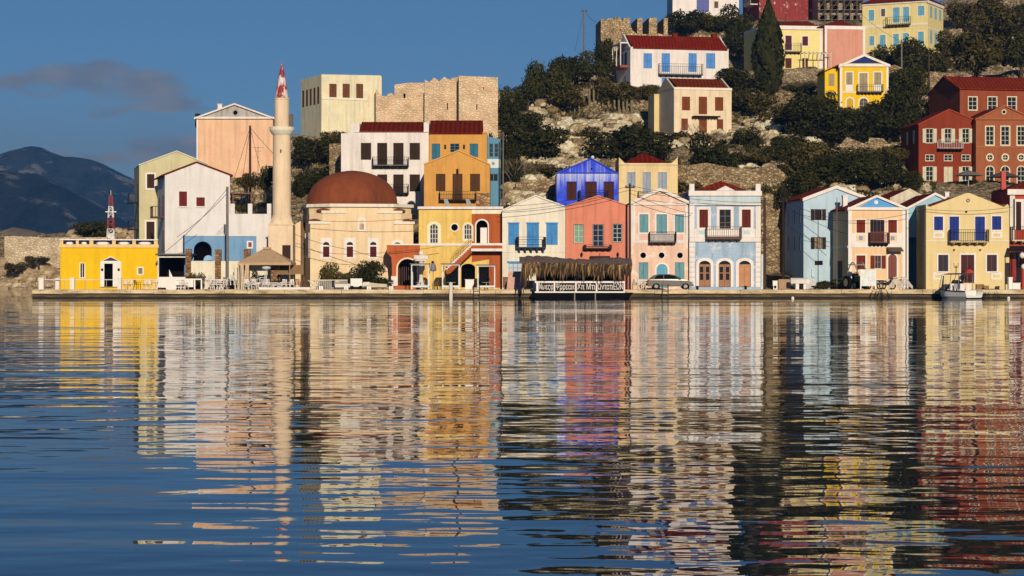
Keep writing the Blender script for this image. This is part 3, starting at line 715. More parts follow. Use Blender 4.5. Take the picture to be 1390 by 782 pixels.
for v in (1.6, 4.2, 6.9): m.tube((-1.3, v, 4.6), (-1.3, v, 8.3), .09, .09, 5)
m.box(-1.4, 1.5, 8.3, -.002, 7, 8.5); m.build('canopy', plaster(WHITE, .2), o)
b.side_win(2.2, 4.7, 3.4, 6.9, (40, 60, 90)); b.side_win(4.8, 4.7, 6.0, 6.9, (40, 60, 90)); b.side_win(2.5, 1.0, 3.5, 3, (110, 130, 160))
# ruined castle tower
b = B('castle_ruin', 'ruined stone tower with broken battlements above the long white house', 815.8, 910, 112, 378, 4, 9, 'ruin')
ST = stone((240, 208, 156), (176, 146, 102), 2.4)
b.cut(b.rect(843, 66, 850, 71), .5); b.cut(b.rect(818, 58, 820, 66), .5)
b.wall(ST, [(815.8, 112), (910, 112), (909, 49), (906.5, 46), (906.5, 24.5), (901, 24.5), (901, 47), (892, 45), (892, 24), (881, 24), (881, 47), (872, 46), (872, 24.5), (865, 24.5), (865, 46), (861, 44), (855.5, 36), (855.5, 24), (847, 24.5), (846, 28), (843, 27), (842, 23.5), (835, 23), (834, 27), (831, 25), (824, 25), (823, 28), (820, 27), (819, 25), (816, 26)])
m = MB(); r = b.rect(815.8, 25, 835, 112); m.box(r[0][0] - .2, -1.6, r[0][1] - 3, r[1][0], -.002, r[2][1] - .4); b.part(m, 'buttress', ST)
# top white building
b = B('hill_house', 'white building with dark blue door panel at the top edge of the photo', 913, 1003, 24, 430, 3, 9)
b.win(945.6, -14, 962.5, 15.5, 'door', (44, 70, 150)); b.win(969.5, 2, 975, 11, 'shutter', (110, 90, 70)); b.win(925, -20, 934, -6, 'shutter', (44, 70, 150))
b.wall(plaster((246, 240, 222), .2), [(913, 24), (1003, 24), (1003, -34), (913, -34)]); b.flat_roof(-34, tiles())
# maroon building
b = B('hill_house', 'maroon plastered building with peeling wall at the top edge of the photo', 1030.6, 1109, 40, 432, 10, 12)
b.wall(plaster((150, 62, 58), .5, (205, 170, 160)), [(1030.6, 40), (1109, 40), (1109, -40), (1030.6, -40)]); b.flat_roof(-40, tiles())
m = MB().box(-1.6, 1, 5.2, -.002, 6, 5.4); o = b.part(m, 'side_balcony', plaster(WHITE)); m = MB()
for k in range(9): m.tube((-1.55, 1 + k * .62, 5.4), (-1.55, 1 + k * .62, 6.5), .03)
m.box(-1.6, 1, 6.5, -1.5, 6, 6.6); m.build('railing', paint(WHITE), o); b.side_win(2, 5.5, 3.6, 7.8, (70, 40, 36)); b.side_win(2, 1.5, 3.6, 3.8, (70, 40, 36))
# scaffolded building
b = B('construction_site', 'unfinished grey building behind scaffolding at the top edge, right of the maroon one', 1110, 1171, 38, 428, 3, 8, 'building')
for x0, x1 in ((1113, 1122), (1128, 1138), (1144, 1153), (1158, 1167)):
    for y0, y1 in ((3, 13), (20, 31)): b.cut(b.rect(x0, y0, x1, y1), 1.5)
b.wall(plaster((176, 160, 140), .7, (110, 95, 80)), [(1110, 38), (1171, 38), (1171, -28), (1110, -28)])
m = MB(); a = b.L(1110, 38); c2 = b.L(1171, -20)
for k in range(8):
    u = a[0] + (c2[0] - a[0]) * k / 7
    for v in (-1.3, -.3): m.tube((u, v, -1), (u, v, c2[1]), .06, .06, 5)
    if k < 7:
        u2 = a[0] + (c2[0] - a[0]) * (k + 1) / 7
        for z in (1.5, 3.6, 5.6): m.tube((u, -1.3, z - 1.9), (u2, -1.3, z), .05, .05, 4)
for z in (1.5, 3.5, 5.5, 7.5): m.box(a[0], -1.4, z, c2[0], -.2, z + .08); m.tube((a[0], -1.3, z + 1), (c2[0], -1.3, z + 1), .05)
b.part(m, 'scaffolding', paint((120, 100, 80), .7))
# yellow house with pink wall
b = B('hill_house', 'pale yellow house with a plain dusty pink end wall above the stone terrace', 1028, 1117, 93, 392, 8, 10)
MR = (96, 36, 34)
b.win(1066, 48.5, 1074.5, 68, 'shutter', MR, WHITE, .15, name='door'); b.win(1089, 49.5, 1096.7, 62, 'shutter', MR, WHITE, .2); b.win(1066, 79, 1074.5, 92.5, 'shutter', MR, name='door'); b.win(1089, 79, 1096.7, 92.5, 'shutter', MR, name='door')
b.wall(plaster((244, 216, 138), .2), [(1028, 93), (1117, 93), (1117, 36), (1028, 36)])
b.band(1028, 35.8, 1117, 39.5, plaster(WHITE, .2), 'cornice', .25)
for x0, x1 in ((1028, 1031), (1112.5, 1116.5)): b.band(x0, 40, x1, 93, plaster(WHITE, .2), 'pilaster', .06)
b.balcony(1065, 59.5, 1086.5, 71.5, 1.0, (90, 60, 54), (70, 60, 52), 4, 12)
b.roof_hip(1029, 1115, 36, [1050, 1095], tiles((150, 48, 34)), -.2, 10.2, yr=29)
m = MB(); m.box(-.06, .05, b.L(1028, 40)[1], -.002, 9.9, b.L(1028, 36)[1]); b.part(m, 'side_cornice', plaster(WHITE, .2))
o = b.part(MB().box(b.L(1117.2, 93)[0], -1.2, -3, b.L(1171.4, 93)[0], 8, b.L(1140, 37.4)[1]), 'pink_wing', plaster((216, 150, 124), .25))
q = b.rect(1117.2, 37.4, 1171.4, 93); m = MB(); m.box(q[0][0] - .06, -1.28, q[2][1] - .55, q[1][0] + .06, -1.202, q[2][1] + .1); m.box(q[1][0] - .4, -1.27, 0, q[1][0] + .03, -1.202, q[2][1] - .551); m.box(q[0][0] - .03, -1.27, 0, q[0][0] + .4, -1.202, q[2][1] - .551); m.build('white_edge', plaster(WHITE, .15), o)
b.roof_hip(1110, 1171, 37, [1137], tiles((150, 44, 30)), -1.0, 8, yr=27.5).name = 'wing_roof'
m = MB()
for k in range(7):
    p = b.L(1087 + k * 5.5, 75); m.box(p[0] - .06, -3.4, 2.75, p[0] + .06, -.3, 2.9)
for x in (1086, 1104, 1121): p = b.L(x, 92); m.box(p[0] - .08, -3.3, -1, p[0] + .08, -3.14, 2.74)
p0, p1 = b.L(1084, 75), b.L(1123, 75); m.box(p0[0], -3.3, 2.6, p1[0], -3.16, 2.749); b.part(m, 'pergola', paint((220, 205, 170)))
b = B('terrace_wall', 'rough stone terrace wall under the pale yellow house with the pink wing', 1055, 1124, 108, 380, 4, 3, 'wall'); b.wall(stone((200, 178, 140), (130, 110, 82), 2.2), top=93.5, found=6)
# top right yellow house
b = B('hill_house', 'large yellow house with light blue shutters and a second lit side at upper right', 1170.6, 1259.7, 76, 406, -28, 10)
LBs = (120, 186, 205)
for x0, x1, y0, y1 in ((1179, 1186.6, 13.5, 28.5), (1196, 1201.5, 12, 22.5), (1212, 1221, 10, 31), (1225.8, 1233.8, 9.5, 30), (1246, 1254.7, 8, 21.5), (1180, 1186.6, 49, 62), (1194, 1202, 47.5, 64), (1212.5, 1220, 46, 62), (1225.5, 1233, 45, 61), (1246, 1253.8, 43, 60)): b.win(x0, y0, x1, y1, 'shutter', LBs if x0 != 1196 else (110, 100, 100), (248, 232, 190), .2, name='door' if 1205 < x0 < 1230 and y0 < 40 else None)
YH = plaster((240, 214, 142), .25)
b.wall(YH, [(1170.6, 76), (1259.7, 76), (1259.7, 0), (1170.6, 6)], found=5)
zt = b.L(1259.7, 0)[1]; ur = b.L(1259.7, 40)[0]
b.band(1170.6, 2.5, 1259.7, 6.5, plaster(WHITE, .2), 'cornice', .2)
m = MB().box(ur + .002, -.3, zt - .6, ur + .2, 10, zt - .1); b.part(m, 'side_cornice', plaster(WHITE, .2))
m = MB().box(ur + .002, 0, 4.6, ur + .06, 10, 4.9); b.part(m, 'string_course', plaster(WHITE, .2)); b.band(1170.6, 33.5, 1259.7, 35.5, plaster((248, 232, 190), .2), 'string_course', .05)
for z0, z1 in ((zt - 3.1, zt - 1.0), (zt - 8, zt - 5.7)):
    for v in (1.2, 4.2, 7.2): q = MB().box(ur + .002, v, z0, ur + .06, v + 1.3, z1); q.box(ur + .06, v + .6, z0, ur + .075, v + .68, z1); b.part(q, 'window', louvre((150, 190, 205)))
b.balcony(1204, 22.6, 1236.5, 35.5, 1.1, (110, 90, 70), (60, 50, 46), 7, 12)
r0 = b.L(1170.6, 4.5); m = MB(); 
m.add([(-.3, -.4, zt), (ur + .4, -.4, zt), (ur + .4, 10.4, zt), (-.3, 10.4, zt), (4, 5, zt + 2.6), (ur - 4, 5, zt + 2.6)], [(0, 1, 5, 4), (1, 2, 5), (2, 3, 4, 5), (3, 0, 4), (0, 3, 2, 1)]); b.part(m, 'roof', tiles((150, 44, 32)))
# bright yellow house
b = B('hill_house', 'bright yellow house with navy pediment and white trim among dark trees on the hill', 1140, 1206, 150, 340, 2, 9)
GS = (176, 158, 120)
b.win(1148.5, 98.5, 1157, 115, 'shutter', GS, WHITE, .2); b.win(1166.5, 99.5, 1177.4, 124, 'shutter', GS, WHITE, .2, name='door'); b.win(1186.5, 98.5, 1196, 115, 'shutter', GS, WHITE, .2)
b.win(1149, 133.5, 1158, 150, 'shutter', (225, 175, 50), WHITE, .2, True, bottom=False, name='door'); b.win(1166.5, 133.5, 1178, 148, 'glass', fr=WHITE, fg=.2, arch=True, bar=(180, 170, 150), gl=(90, 80, 66))
YB = plaster((250, 192, 34), .15)
b.wall(YB, [(1140, 150), (1206, 150), (1206, 87), (1172.8, 74), (1140, 87.5)])
b.part(MB().prism(b.poly([(1152, 86), (1194, 86), (1173, 77)]), -.08, 0), 'tympanum', plaster((36, 56, 110), .1))
b.strip([(1138, 89), (1172.8, 73.3), (1208, 88)], 3.4, W4, 'pediment', .35); b.band(1139, 87, 1207, 90.5, W4, 'cornice', .25)
for x0, x1 in ((1140, 1143), (1203, 1206)): b.band(x0, 90.8, x1, 150, W4, 'pilaster', .06)
b.band(1143.2, 124.5, 1202.8, 126, W4, 'string_course', .05)
for x0, x1 in ((1147.5, 1158), (1185.5, 1197)): b.band(x0, 116.5, x1, 124, W4, 'apron', .06)
b.balcony(1163, 115, 1197.5, 126, 1.0, (90, 70, 60), (50, 46, 44), 7, 14)
b.roof_gable([(1140, 87.5), (1172.8, 74), (1206, 87)], tiles(), .2, over=.2)
q = b.rect(1121.5, 92.5, 1139.7, 150); m = MB(); m.box(q[0][0], 1.2, -3, q[1][0], 8, q[2][1]); o = b.part(m, 'side_wing', YB)
q2 = b.rect(1127, 99, 1134.5, 115.5); MB().box(q2[0][0], 1.12, q2[0][1], q2[1][0], 1.198, q2[2][1]).build('shutter', louvre(GS), o); q3 = b.rect(1121.5, 124.5, 1139.7, 126); MB().box(q3[0][0], 1.14, q3[0][1], q3[1][0], 1.198, q3[2][1]).build('string_course', W4, o)
m = MB().add([(q[0][0] - .2, 1.0, q[2][1] - .6), (q[1][0], 1.0, q[2][1] + .5), (q[1][0], 8.2, q[2][1] + .5), (q[0][0] - .2, 8.2, q[2][1] - .6), (q[0][0] - .2, 1.0, q[2][1] - .4), (q[1][0], 1.0, q[2][1] + .7), (q[1][0], 8.2, q[2][1] + .7), (q[0][0] - .2, 8.2, q[2][1] - .4)], [(0, 3, 2, 1), (4, 5, 6, 7), (0, 1, 5, 4), (1, 2, 6, 5), (2, 3, 7, 6), (3, 0, 4, 7)]); m.build('wing_roof', tiles(), o)
m = MB()
for z0, z1 in ((3.2, 5.4),): m.box(q[0][0] - .05, 2, z0, q[0][0] - .002, 3.6, z1); m.box(q[0][0] - .05, 5, z0, q[0][0] - .002, 6.6, z1)
m.build('shutter', louvre((225, 215, 190)), o)
# red houses
CS = (226, 214, 178)
b = B('hill_house', 'upper brick red house with long red roof behind the two lower red houses', 1303, 1420, 190, 302, 12, 11)
for x0, x1 in ((1314.8, 1326), (1341.2, 1352.8), (1367.8, 1379.3), (1394, 1405)): b.win(x0, 132, x1, 149, 'glass', fr=CS, fg=.12, ny=3, bar=CS)
RU = plaster((146, 72, 44), .3)
b.wall(RU, top=121.5); b.ytop = 121.5
b.roof_eave(1302, 1420, 121.5, 106.5, tiles((160, 58, 40)), over=.3, inset=.1, ends=RU)
b = B('hill_house', 'lower dark red house with cream shutters and white balcony on the right slope', 1247, 1324.3, 255, 288, 4, 9.5)
for x0, x1 in ((1257, 1266.5), (1282.3, 1291.3), (1306.2, 1315.6)):
    b.win(x0, 174.8, x1, 194, 'glass', fr=CS, fg=.06, ny=3, bar=CS, name='door' if x0 == 1282.3 else None); b.leaves(x0, 174.8, x1, 194, CS, 4.8)
    b.win(x0 - .6, 210.5, x1 + 1, 218.3, 'glass', fr=CS, fg=.06, ny=2, bar=CS)
    if x0 == 1282.3: b.win(x0 - 1, 226.3, x1 + 2, 252, 'shutter', CS, name='door')
    else: b.win(x0, 226.3, x1, 251, 'glass', fr=CS, fg=.06, ny=4, bar=CS); b.leaves(x0, 226.3, x1, 251, CS, 4.8)
RL = plaster((138, 56, 32), .3)
b.wall(RL, [(1247, 255), (1324.3, 255), (1324.3, 163), (1288, 148.2), (1247, 168)])
b.strip([(1246, 168.3), (1288, 147.8), (1325, 163)], 1.6, plaster((160, 70, 44), .2), 'moulding', .15)
b.roof_gable([(1247, 168), (1288, 148.2), (1324.3, 163)], tiles((165, 56, 40)), .3, over=.1)
b.balcony(1272, 190.5, 1305.6, 203.5, .9, (46, 34, 30), (232, 226, 212), 7, 15, bh=.3, bcol=(40, 30, 28))
for v in (2, 5.5): b.side_win(v, 6.2, v + .9, 8.0, CS)
b = B('hill_house', 'lower orange red house with round windows and a gabled front at right edge', 1324.8, 1402, 255, 287, 4, 9)
for x0, x1 in ((1338.4, 1348.8), (1359, 1370), (1381, 1391)):
    b.win(x0, 172, x1, 196.7, 'glass', fr=CS, fg=.14, ny=4, bar=CS)
    p = b.circ((x0 + x1) / 2, 213.7, 3.6); b.cut(p, .2); o = b.surround(p, plaster(CS, .2), .18, 'round_window'); c2 = b.L((x0 + x1) / 2, 213.7)
    MB().box(c2[0] - .03, .05, c2[1] - .36, c2[0] + .03, .1, c2[1] + .36).box(c2[0] - .36, .06, c2[1] - .03, c2[0] + .36, .09, c2[1] + .03).build('bar', paint(CS), o); MB().prism(p, .14, .18).build('pane', glass(), o)
    b.win(x0, 226, x1, 251.5, 'glass', fr=CS, fg=.12, arch=True, ny=4, bar=CS)
RO = plaster((160, 92, 56), .3)
b.wall(RO, [(1324.8, 255), (1402, 255), (1402, 160), (1362.7, 143.2), (1324.8, 161)])
b.strip([(1323.5, 161.5), (1362.7, 142.4), (1403, 160)], 2, plaster((166, 98, 62), .2), 'pediment', .2); b.band(1324.8, 160.3, 1402, 162.5, plaster((166, 98, 62), .2), 'cornice', .2); b.band(1324.8, 198.5, 1402, 200.5, plaster((170, 102, 66), .2), 'string_course', .1)
p = b.circ(1362.7, 152, 3.4); q = b.circ(1362.7, 152, 2.3); b.part(MB().plate(p, [q], -.06, -.002), 'oculus', plaster(CS, .2)); b.part(MB().prism(q, -.03, -.002), 'oculus_pane', glass())
b.roof_gable([(1324.8, 161), (1362.7, 143.2), (1402, 160)], tiles((165, 56, 40)), .3, over=.1)
b = B('hill_house', 'small white house peeking out behind the red roof at the right edge', 1381, 1440, 130, 330, 6, 7); b.win(1400, 112, 1408, 124, 'shutter', (90, 60, 50)); b.wall(plaster(WHITE, .25), [(1381, 130), (1440, 130), (1440, 114), (1408, 104), (1381, 111.5)]); b.roof_gable([(1381, 111.5), (1408, 104), (1440, 114)], tiles(), .3, over=.4)
# ------------------------------------------------------------------ left part of the front
b = B('village_house', 'mustard two storey house with terracotta corner loggia and outside stair', 568.5, 682, GY0, 229.5, 0, 9)
DK = (30, 26, 22)
b.win(583.5, 304.5, 594.5, 330.3, 'glass', fr=(244, 228, 180), fg=.32, arch=True, nx=3, ny=4, bar=WHITE, gl=(60, 62, 66), name='door', bottom=False)
p = b.circ(617, 308.7, 4.6); b.cut(p, .3); b.surround(p, plaster(WHITE, .1), .12, 'round_window')
b.win(630, 304.5, 640.2, 325, 'glass', fr=(244, 228, 180), fg=.2, arch=True, nx=3, ny=3, bar=WHITE, gl=(60, 62, 66))
p = b.arch(646.5, 299, 662, 330.3); b.cut(p, 1.2); b.surround(p, plaster(WHITE, .15), .14, 'arch_moulding', None, False)
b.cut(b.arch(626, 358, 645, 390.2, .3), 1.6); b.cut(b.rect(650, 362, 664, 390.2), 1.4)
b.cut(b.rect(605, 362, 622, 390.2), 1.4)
MU = plaster((240, 198, 108), .35, (228, 170, 80))
b.wall(MU, top=281)
r = b.rect(652, 309, 661, 330.2); o = b.part(MB().box(r[0][0], .5, r[0][1], r[1][0], .56, r[2][1]), 'white_door', plaster(WHITE, .1))
TC = plaster((180, 92, 48), .35)
hole = p
b.part(MB().plate(b.rect(640.5, 290.5, 682, 330.4), [[(u + (0.14 if u > p[0][0] + .5 else -.14) * 0, z) for u, z in b.arch(645, 297.5, 663.5, 330.1)]], -.045, 0.0), 'terracotta_panel', TC)
b.part(MB().plate(b.poly([(640.5, 341.5), (682, 341.5), (682, GY0), (664.2, GY0), (664.2, 352), (640.5, 356)]), [], -.03, 0.0), 'terracotta_panel', TC)
b.band(567, 280.5, 683, 284, plaster(WHITE, .3), 'cornice', .3); b.band(640.5, 284.2, 682, 290.3, plaster((244, 228, 190), .2), 'frieze', .05)
b.band(568.5, 330.5, 640.4, 333.6, plaster(WHITE, .2), 'string_course', .1)
r = b.rect(640.5, 330.5, 682, 341.5); m = MB().box(r[0][0], -1.4, r[0][1], r[1][0], -.046, r[2][1], 0); o = b.part(m, 'balcony', TC)
for y0, y1 in ((330.4, 333.4), (337.6, 341.2)): q = b.rect(640, y0, 682.3, y1); MB().box(q[0][0], -1.48, q[0][1], q[1][0], -1.402, q[2][1]).build('moulding', plaster(WHITE, .2), o)
# stair
m = MB(); u0, z0 = b.L(606, 366); u1, z1 = b.L(641, 333); N = 15
for k in range(N):
    a = u0 + (u1 - u0) * k / N; zt = z0 + (z1 - z0) * (k + 1) / N; m.box(a, -1.3, zt - .9, u0 + (u1 - u0) * (k + 1) / N + .001, -.05, zt)
o = b.part(m, 'stair', TC); m = MB()
for k in range(N): a = u0 + (u1 - u0) * k / N; zt = z0 + (z1 - z0) * (k + 1) / N; m.box(a - .02, -1.34, zt - .16, a + (u1 - u0) / N + .02, -1.302, zt)
m.build('tread_edge', plaster(WHITE, .2), o)
m = MB(); 
for k in range(7):
    t = .22 + .78 * k / 6; p = Vector((u0 + (u1 - u0) * t, -1.25, z0 + (z1 - z0) * t)); m.tube(p, p + Vector((0, 0, .95)), .022, .022, 4)
for dz in (.95, .55): m.tube((u0 + (u1 - u0) * .22, -1.25, z0 + (z1 - z0) * .22 + dz), (u1, -1.25, z1 + dz), .025, .025, 4)
m.build('handrail', paint((96, 78, 40)), o)
b.flat_roof(283, paint((190, 180, 160)))
for x in (610, 640):
    p = b.L(x, 281); m = MB().box(p[0] - .5, 2.0, p[1], p[0] + .5, 2.9, p[1] + .1); m.add([(p[0] - .5, 2.0, p[1] + .1), (p[0] + .1, 2.0, p[1] + .1), (p[0] - .3, 2.2, p[1] + .95), (p[0] - .7, 2.2, p[1] + .95)], [(0, 1, 2, 3)]); b.part(m, 'solar_panel', paint((150, 150, 140)))
# terracotta arch
b = B('gate_building', 'terracotta wall with a wide dark archway right of the mosque', 525, 569, 388, 227.8, 0, 5, 'building')
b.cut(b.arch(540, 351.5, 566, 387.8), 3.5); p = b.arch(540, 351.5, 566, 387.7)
b.surround(p, plaster((236, 215, 180), .2), .16, 'arch_moulding', None, False, .06)
b.wall(plaster((194, 100, 54), .4, (168, 80, 42)), [(532, 388), (569, 388), (569, 332.5), (525, 332.5), (525, 343), (531, 349), (532, 360)])
b.band(534, 331, 569, 333, plaster((244, 228, 195), .2), 'coping', .12); b.band(531, 375, 540, 388, plaster((240, 232, 215), .2), 'plinth', .1)
r = b.rect(541, 352, 565, 388)
m = MB()
for k in range(9): u = r[0][0] + (r[1][0] - r[0][0]) * k / 8; m.box(u - .04, 2.6, 0, u + .04, 2.7, 2.9)
b.part(m, 'gate_bars', paint((70, 30, 20)))
m = MB(); p = b.L(571.7, 340)
prof = [(.55, 0), (.55, .35), (.3, .5), (.22, 1.0), (.2, 2.6), (.24, 2.75), (.36, 2.85), (.36, 3.05)]
g = empty('gate_column', at(571.7, 391, 225.6), 'white column with ball finial standing before the terracotta archway', 'column')
MB().lathe(prof, n=14).build('shaft', plaster(WHITE, .2), g, True); MB().box(-.75, -.6, 3.06, .75, .6, 3.5).box(-.6, -.5, 2.9, .6, .5, 3.059).build('capital', plaster((238, 228, 206), .3), g); MB().ball((0, 0, 3.75), .26).build('ball_finial', plaster(WHITE, .05), g, True)
# mosque
b = B('mosque', 'peach plastered mosque with a large rust red dome beside the minaret', 421, 561, 382, 230.5, 9, 15.5, 'mosque')
PM = plaster((255, 209, 162), .3, (250, 200, 152)); WP = (246, 236, 214)
for x0, x1 in ((438.5, 447), (470.6, 479.2), (502.3, 511)):
    poly = b.arch(x0, 328.5, x1, 349, .42); b.cut(poly, .3); par = b.part(MB().plate(b.rect(x0 - 3.2, 323.3, x1 + 3.2, 351.3), [poly], -.06, 0), 'window', plaster(WP, .2))
    us = [q[0] for q in poly]; zz = b.L(x0, 333.2)[1]; lo = min(q[1] for q in poly); m = MB()
    m.box(min(us), .1, lo, max(us), .16, zz - .12); m.box((min(us) + max(us)) / 2 - .03, .07, lo, (min(us) + max(us)) / 2 + .03, .099, zz - .12); m.build('shutter', louvre((92, 26, 26)), par)
    MB().box(min(us), .02, zz - .12, max(us), .2, zz + .04).build('transom', plaster(WP, .1), par); MB().prism(poly, .2, .24).build('pane', glass((40, 30, 30)), par)
b.win(487.8, 298, 494, 312, 'shutter', (100, 30, 30), WP, .2, True); b.win(534, 329, 545, 349, 'shutter', (92, 26, 26), WP, .3, True)
w = b.wall(PM, top=304)
a0 = b.L(421, 304); a1 = b.L(561, 304); zt = b.L(480, 281)[1]; z1 = a0[1]; wd = a1[0] - a0[0]; dp = b.depth
def chamfer(ci, e=0.0): return [(ci - e * .4, -e), (wd - ci + e * .4, -e), (wd + e, ci - e * .4), (wd + e, dp - ci + e * .4), (wd - ci + e * .4, dp + e), (ci - e * .4, dp + e), (-e, dp - ci + e * .4), (-e, ci - e * .4)]
def oct_prism(pl, za, zb):
    m = MB(); n = len(pl)
    m.face([(u, v, zb) for u, v in pl]); m.face([(u, v, za) for u, v in pl][::-1])
    for k in range(n): p, q = pl[k], pl[(k + 1) % n]; m.face([(p[0], p[1], za), (q[0], q[1], za), (q[0], q[1], zb), (p[0], p[1], zb)])
    return m
z2 = b.L(480, 289.5)[1]
c1, c2 = wd * .12, wd * .2
oct_prism(chamfer(c1, -.004), z1 - .3, z2).build('drum', PM, b.root); oct_prism(chamfer(c2, -.008), z2 - .3, zt).build('drum', PM, b.root)
CW = plaster((246, 228, 200), .3)
oct_prism(chamfer(c2, .28), zt + .003, zt + .35).build('cornice', CW, b.root); 
for q in ((-.15, -.15, z1 + .003, c1 * 1.6, c1 * 1.6, z1 + .3), (wd - c1 * 1.6, -.15, z1 + .003, wd + .15, c1 * 1.6, z1 + .3), (c1 * .9, -.12, z2 + .003, c2 * 1.75, c2, z2 + .28), (wd - c2 * 1.75, -.12, z2 + .003, wd - c1 * .9, c2, z2 + .28)): b.part(MB().box(*q), 'corner_coping', CW)
CAPS = []
for u, v, r, z in ((c1 * .8, c1 * .8, 1.2, z1 + .3), (wd - c1 * .8, c1 * .8, 1.2, z1 + .3), (c1 + .9, 1.1, 1.3, z2 + .28), (wd - c1 - .9, 1.1, 1.3, z2 + .28)): CAPS.append(MB().ball((u, v, z), r, 1.2, .8, .28))
DM = NT('dome_plaster'); f = DM.noise(DM.pos((1, 1, .5)), .5, 7, .7)
DM.col(DM.ramp(f, [(.3, alb((96, 42, 16))), (.5, alb((128, 60, 24))), (.7, alb((144, 72, 34)))])); DM.rough(.85); DM.bump(f, .4, .1); DM = DM.m
[b.part(m, 'corner_cap', DM, smooth=True) for m in CAPS]
rr = px2m(61.5, 238); hz = px2m(47, 238); cu, cv = b.L(478, 277, dp / 2)[0], dp / 2
b.part(MB().lathe([(rr * 1.035, zt + .35), (rr * 1.035, zt + .6), (rr, zt + .65)] + [(rr * math.cos(t) ** .92 if t < 1.57 else 0.01, zt + .65 + (hz - .3) * math.sin(t) ** .96 * (1 + .03 * (t / 1.57) ** 6)) for t in [k * math.pi / 2 / 18 for k in range(1, 19)]], (cu, cv), 64), 'dome', DM, smooth=True)
m = MB()
for v in (2.2, 5.4, 9.0, 12.5): m.box(-.07, v - .8, 2.6, -.002, v + .8, 5.4)
b.part(m, 'window_surround', plaster(WP, .2)); m = MB()
for v in (2.2, 5.4, 9.0, 12.5): m.box(-.09, v - .4, 2.9, -.071, v + .4, 4.9)
b.part(m, 'shutter', louvre((80, 30, 28)))
# minaret
mc = at(382.6, 384, 233); zz = lambda y: H - (y - HY) * 233 / F - mc.z
g = empty('minaret', mc, 'slim cream minaret with a peeling red and white conical spire', 'minaret')
PMn = plaster((254, 208, 168), .3)
pr = lambda r: px2m(r, 233)
bb = MB(); hw = pr(16.5); bb.box(-hw, -hw, -1, hw, hw, zz(306)); n8 = 8
bb.build('base', PMn, g)
bb = MB(); v = []
for k in range(16):
    t = 2 * math.pi * (k + .5) / 16; c, s_ = math.cos(t), math.sin(t); q = hw / max(abs(c), abs(s_)); v.append((q * c, q * s_, zz(306)))
for k in range(16): t = 2 * math.pi * (k + .5) / 16; v.append((pr(12.6) * math.cos(t), pr(12.6) * math.sin(t), zz(292)))
bb.add(v, [(k, (k + 1) % 16, 16 + (k + 1) % 16, 16 + k) for k in range(16)]); bb.build('transition', PMn, g)
MB().lathe([(pr(12.6), zz(293)), (pr(12.4), zz(235)), (pr(11.8), zz(190)), (pr(11.8), zz(184))], n=28).build('shaft', PMn, g, True)
MB().lathe([(pr(11.8), zz(184.2)), (pr(14.5), zz(181)), (pr(16.8), zz(177)), (pr(16.8), zz(172.6)), (pr(15.8), zz(172.6)), (pr(15.8), zz(176)), (pr(10), zz(176))], n=28).build('gallery', plaster((248, 226, 192), .2), g)
MB().lathe([(pr(10.2), zz(177)), (pr(10), zz(136)), (pr(10.5), zz(135)), (pr(10.5), zz(133.5)), (.01, zz(133.3))], n=28).build('upper_shaft', PMn, g, False)
SPm = NT('peeling_red_paint'); f = SPm.noise(SPm.pos((1, 1, .6)), 1.1, 6, .75)
SPm.col(SPm.ramp(f, [(.47, alb((150, 40, 34))), (.52, alb((225, 205, 195)))])); SPm.rough(.7)
MB().lathe([(pr(9.3), zz(133.3)), (pr(6.2), zz(113)), (pr(2.0), zz(92)), (pr(.6), zz(86)), (.01, zz(83.5))], n=20).build('spire', SPm.m, g, True)
m = MB().box(pr(9), -.25, zz(172), pr(9) + .5, .25, zz(155)); m.build('gallery_door', paint((90, 80, 70)), g)
MB().box(-.06, -pr(12.5) - .05, zz(208), .06, -pr(12), zz(203.5)).build('slit_window', dark(), g)
m = MB().box(.2, -hw - .06, zz(352), 1.1, -hw - .002, zz(333)); m.build('door', paint((60, 40, 36)), g)
MB().box(-hw - .1, -hw - .1, zz(305.8), hw + .1, -hw - .002, zz(303.8)).build('base_moulding', PMn, g)
# mosque link wall (orange tinted) between minaret and mosque
b = B('boundary_wall', 'peach wall stepping down between the minaret and the mosque', 398, 404, 384, 236, 0, 5, 'wall'); b.wall(plaster((238, 206, 164), .3), [(398, 384), (408, 384), (408, 300), (398, 306)])
# white and ochre house row behind the mosque
b = B('village_house', 'tall white house with dark shutters and two iron balconies above the mosque dome', 482, 582, 300, 252, 0, 9)
SD = (54, 36, 22)
for x0, x1, d in ((489.8, 503.8, 0), (512, 525.6, 1), (533.8, 547.8, 1), (556, 570, 0)):
    b.win(x0, 194, x1, 224 if d else 217, 'shutter', SD, name='door' if d else None); b.win(x0, 236.8, x1, 262 if d else 260, 'shutter', SD, name='door' if d else None)
b.win(553, 273, 564, 299, 'glass', fr=(180, 180, 176), fg=.1, arch=True, bar=(60, 60, 64), name='door')
WH = plaster((246, 240, 220), .35)
b.wall(WH, [(463, 300), (582, 300), (582, 166), (575.2, 166), (575.2, 177.3), (488, 177.3), (488, 167), (476, 168), (476, 181), (463, 181)])
r0 = b.L(488, 177.3); r1 = b.L(575.2, 165.5); m = MB(); zr = b.L(530, 165.5, 4)[1]
m.add([(r0[0], -.25, r0[1]), (r1[0], -.25, r0[1]), (r1[0], 4, zr), (r0[0], 4, zr), (r0[0], 8.9, r0[1]), (r1[0], 8.9, r0[1]), (r0[0], -.25, r0[1] - .16), (r1[0], -.25, r0[1] - .16)], [(0, 1, 2, 3), (3, 2, 5, 4), (6, 7, 1, 0)]); b.part(m, 'roof', tiles((142, 46, 28)))
b.balcony(506, 213.7, 555, 226.5, 1.0, (40, 32, 28), (22, 18, 18), 6, 20, bh=.2); b.balcony(526, 250.5, 555, 263.5, 1.0, (40, 32, 28), (22, 18, 18), 4, 12, bh=.2)
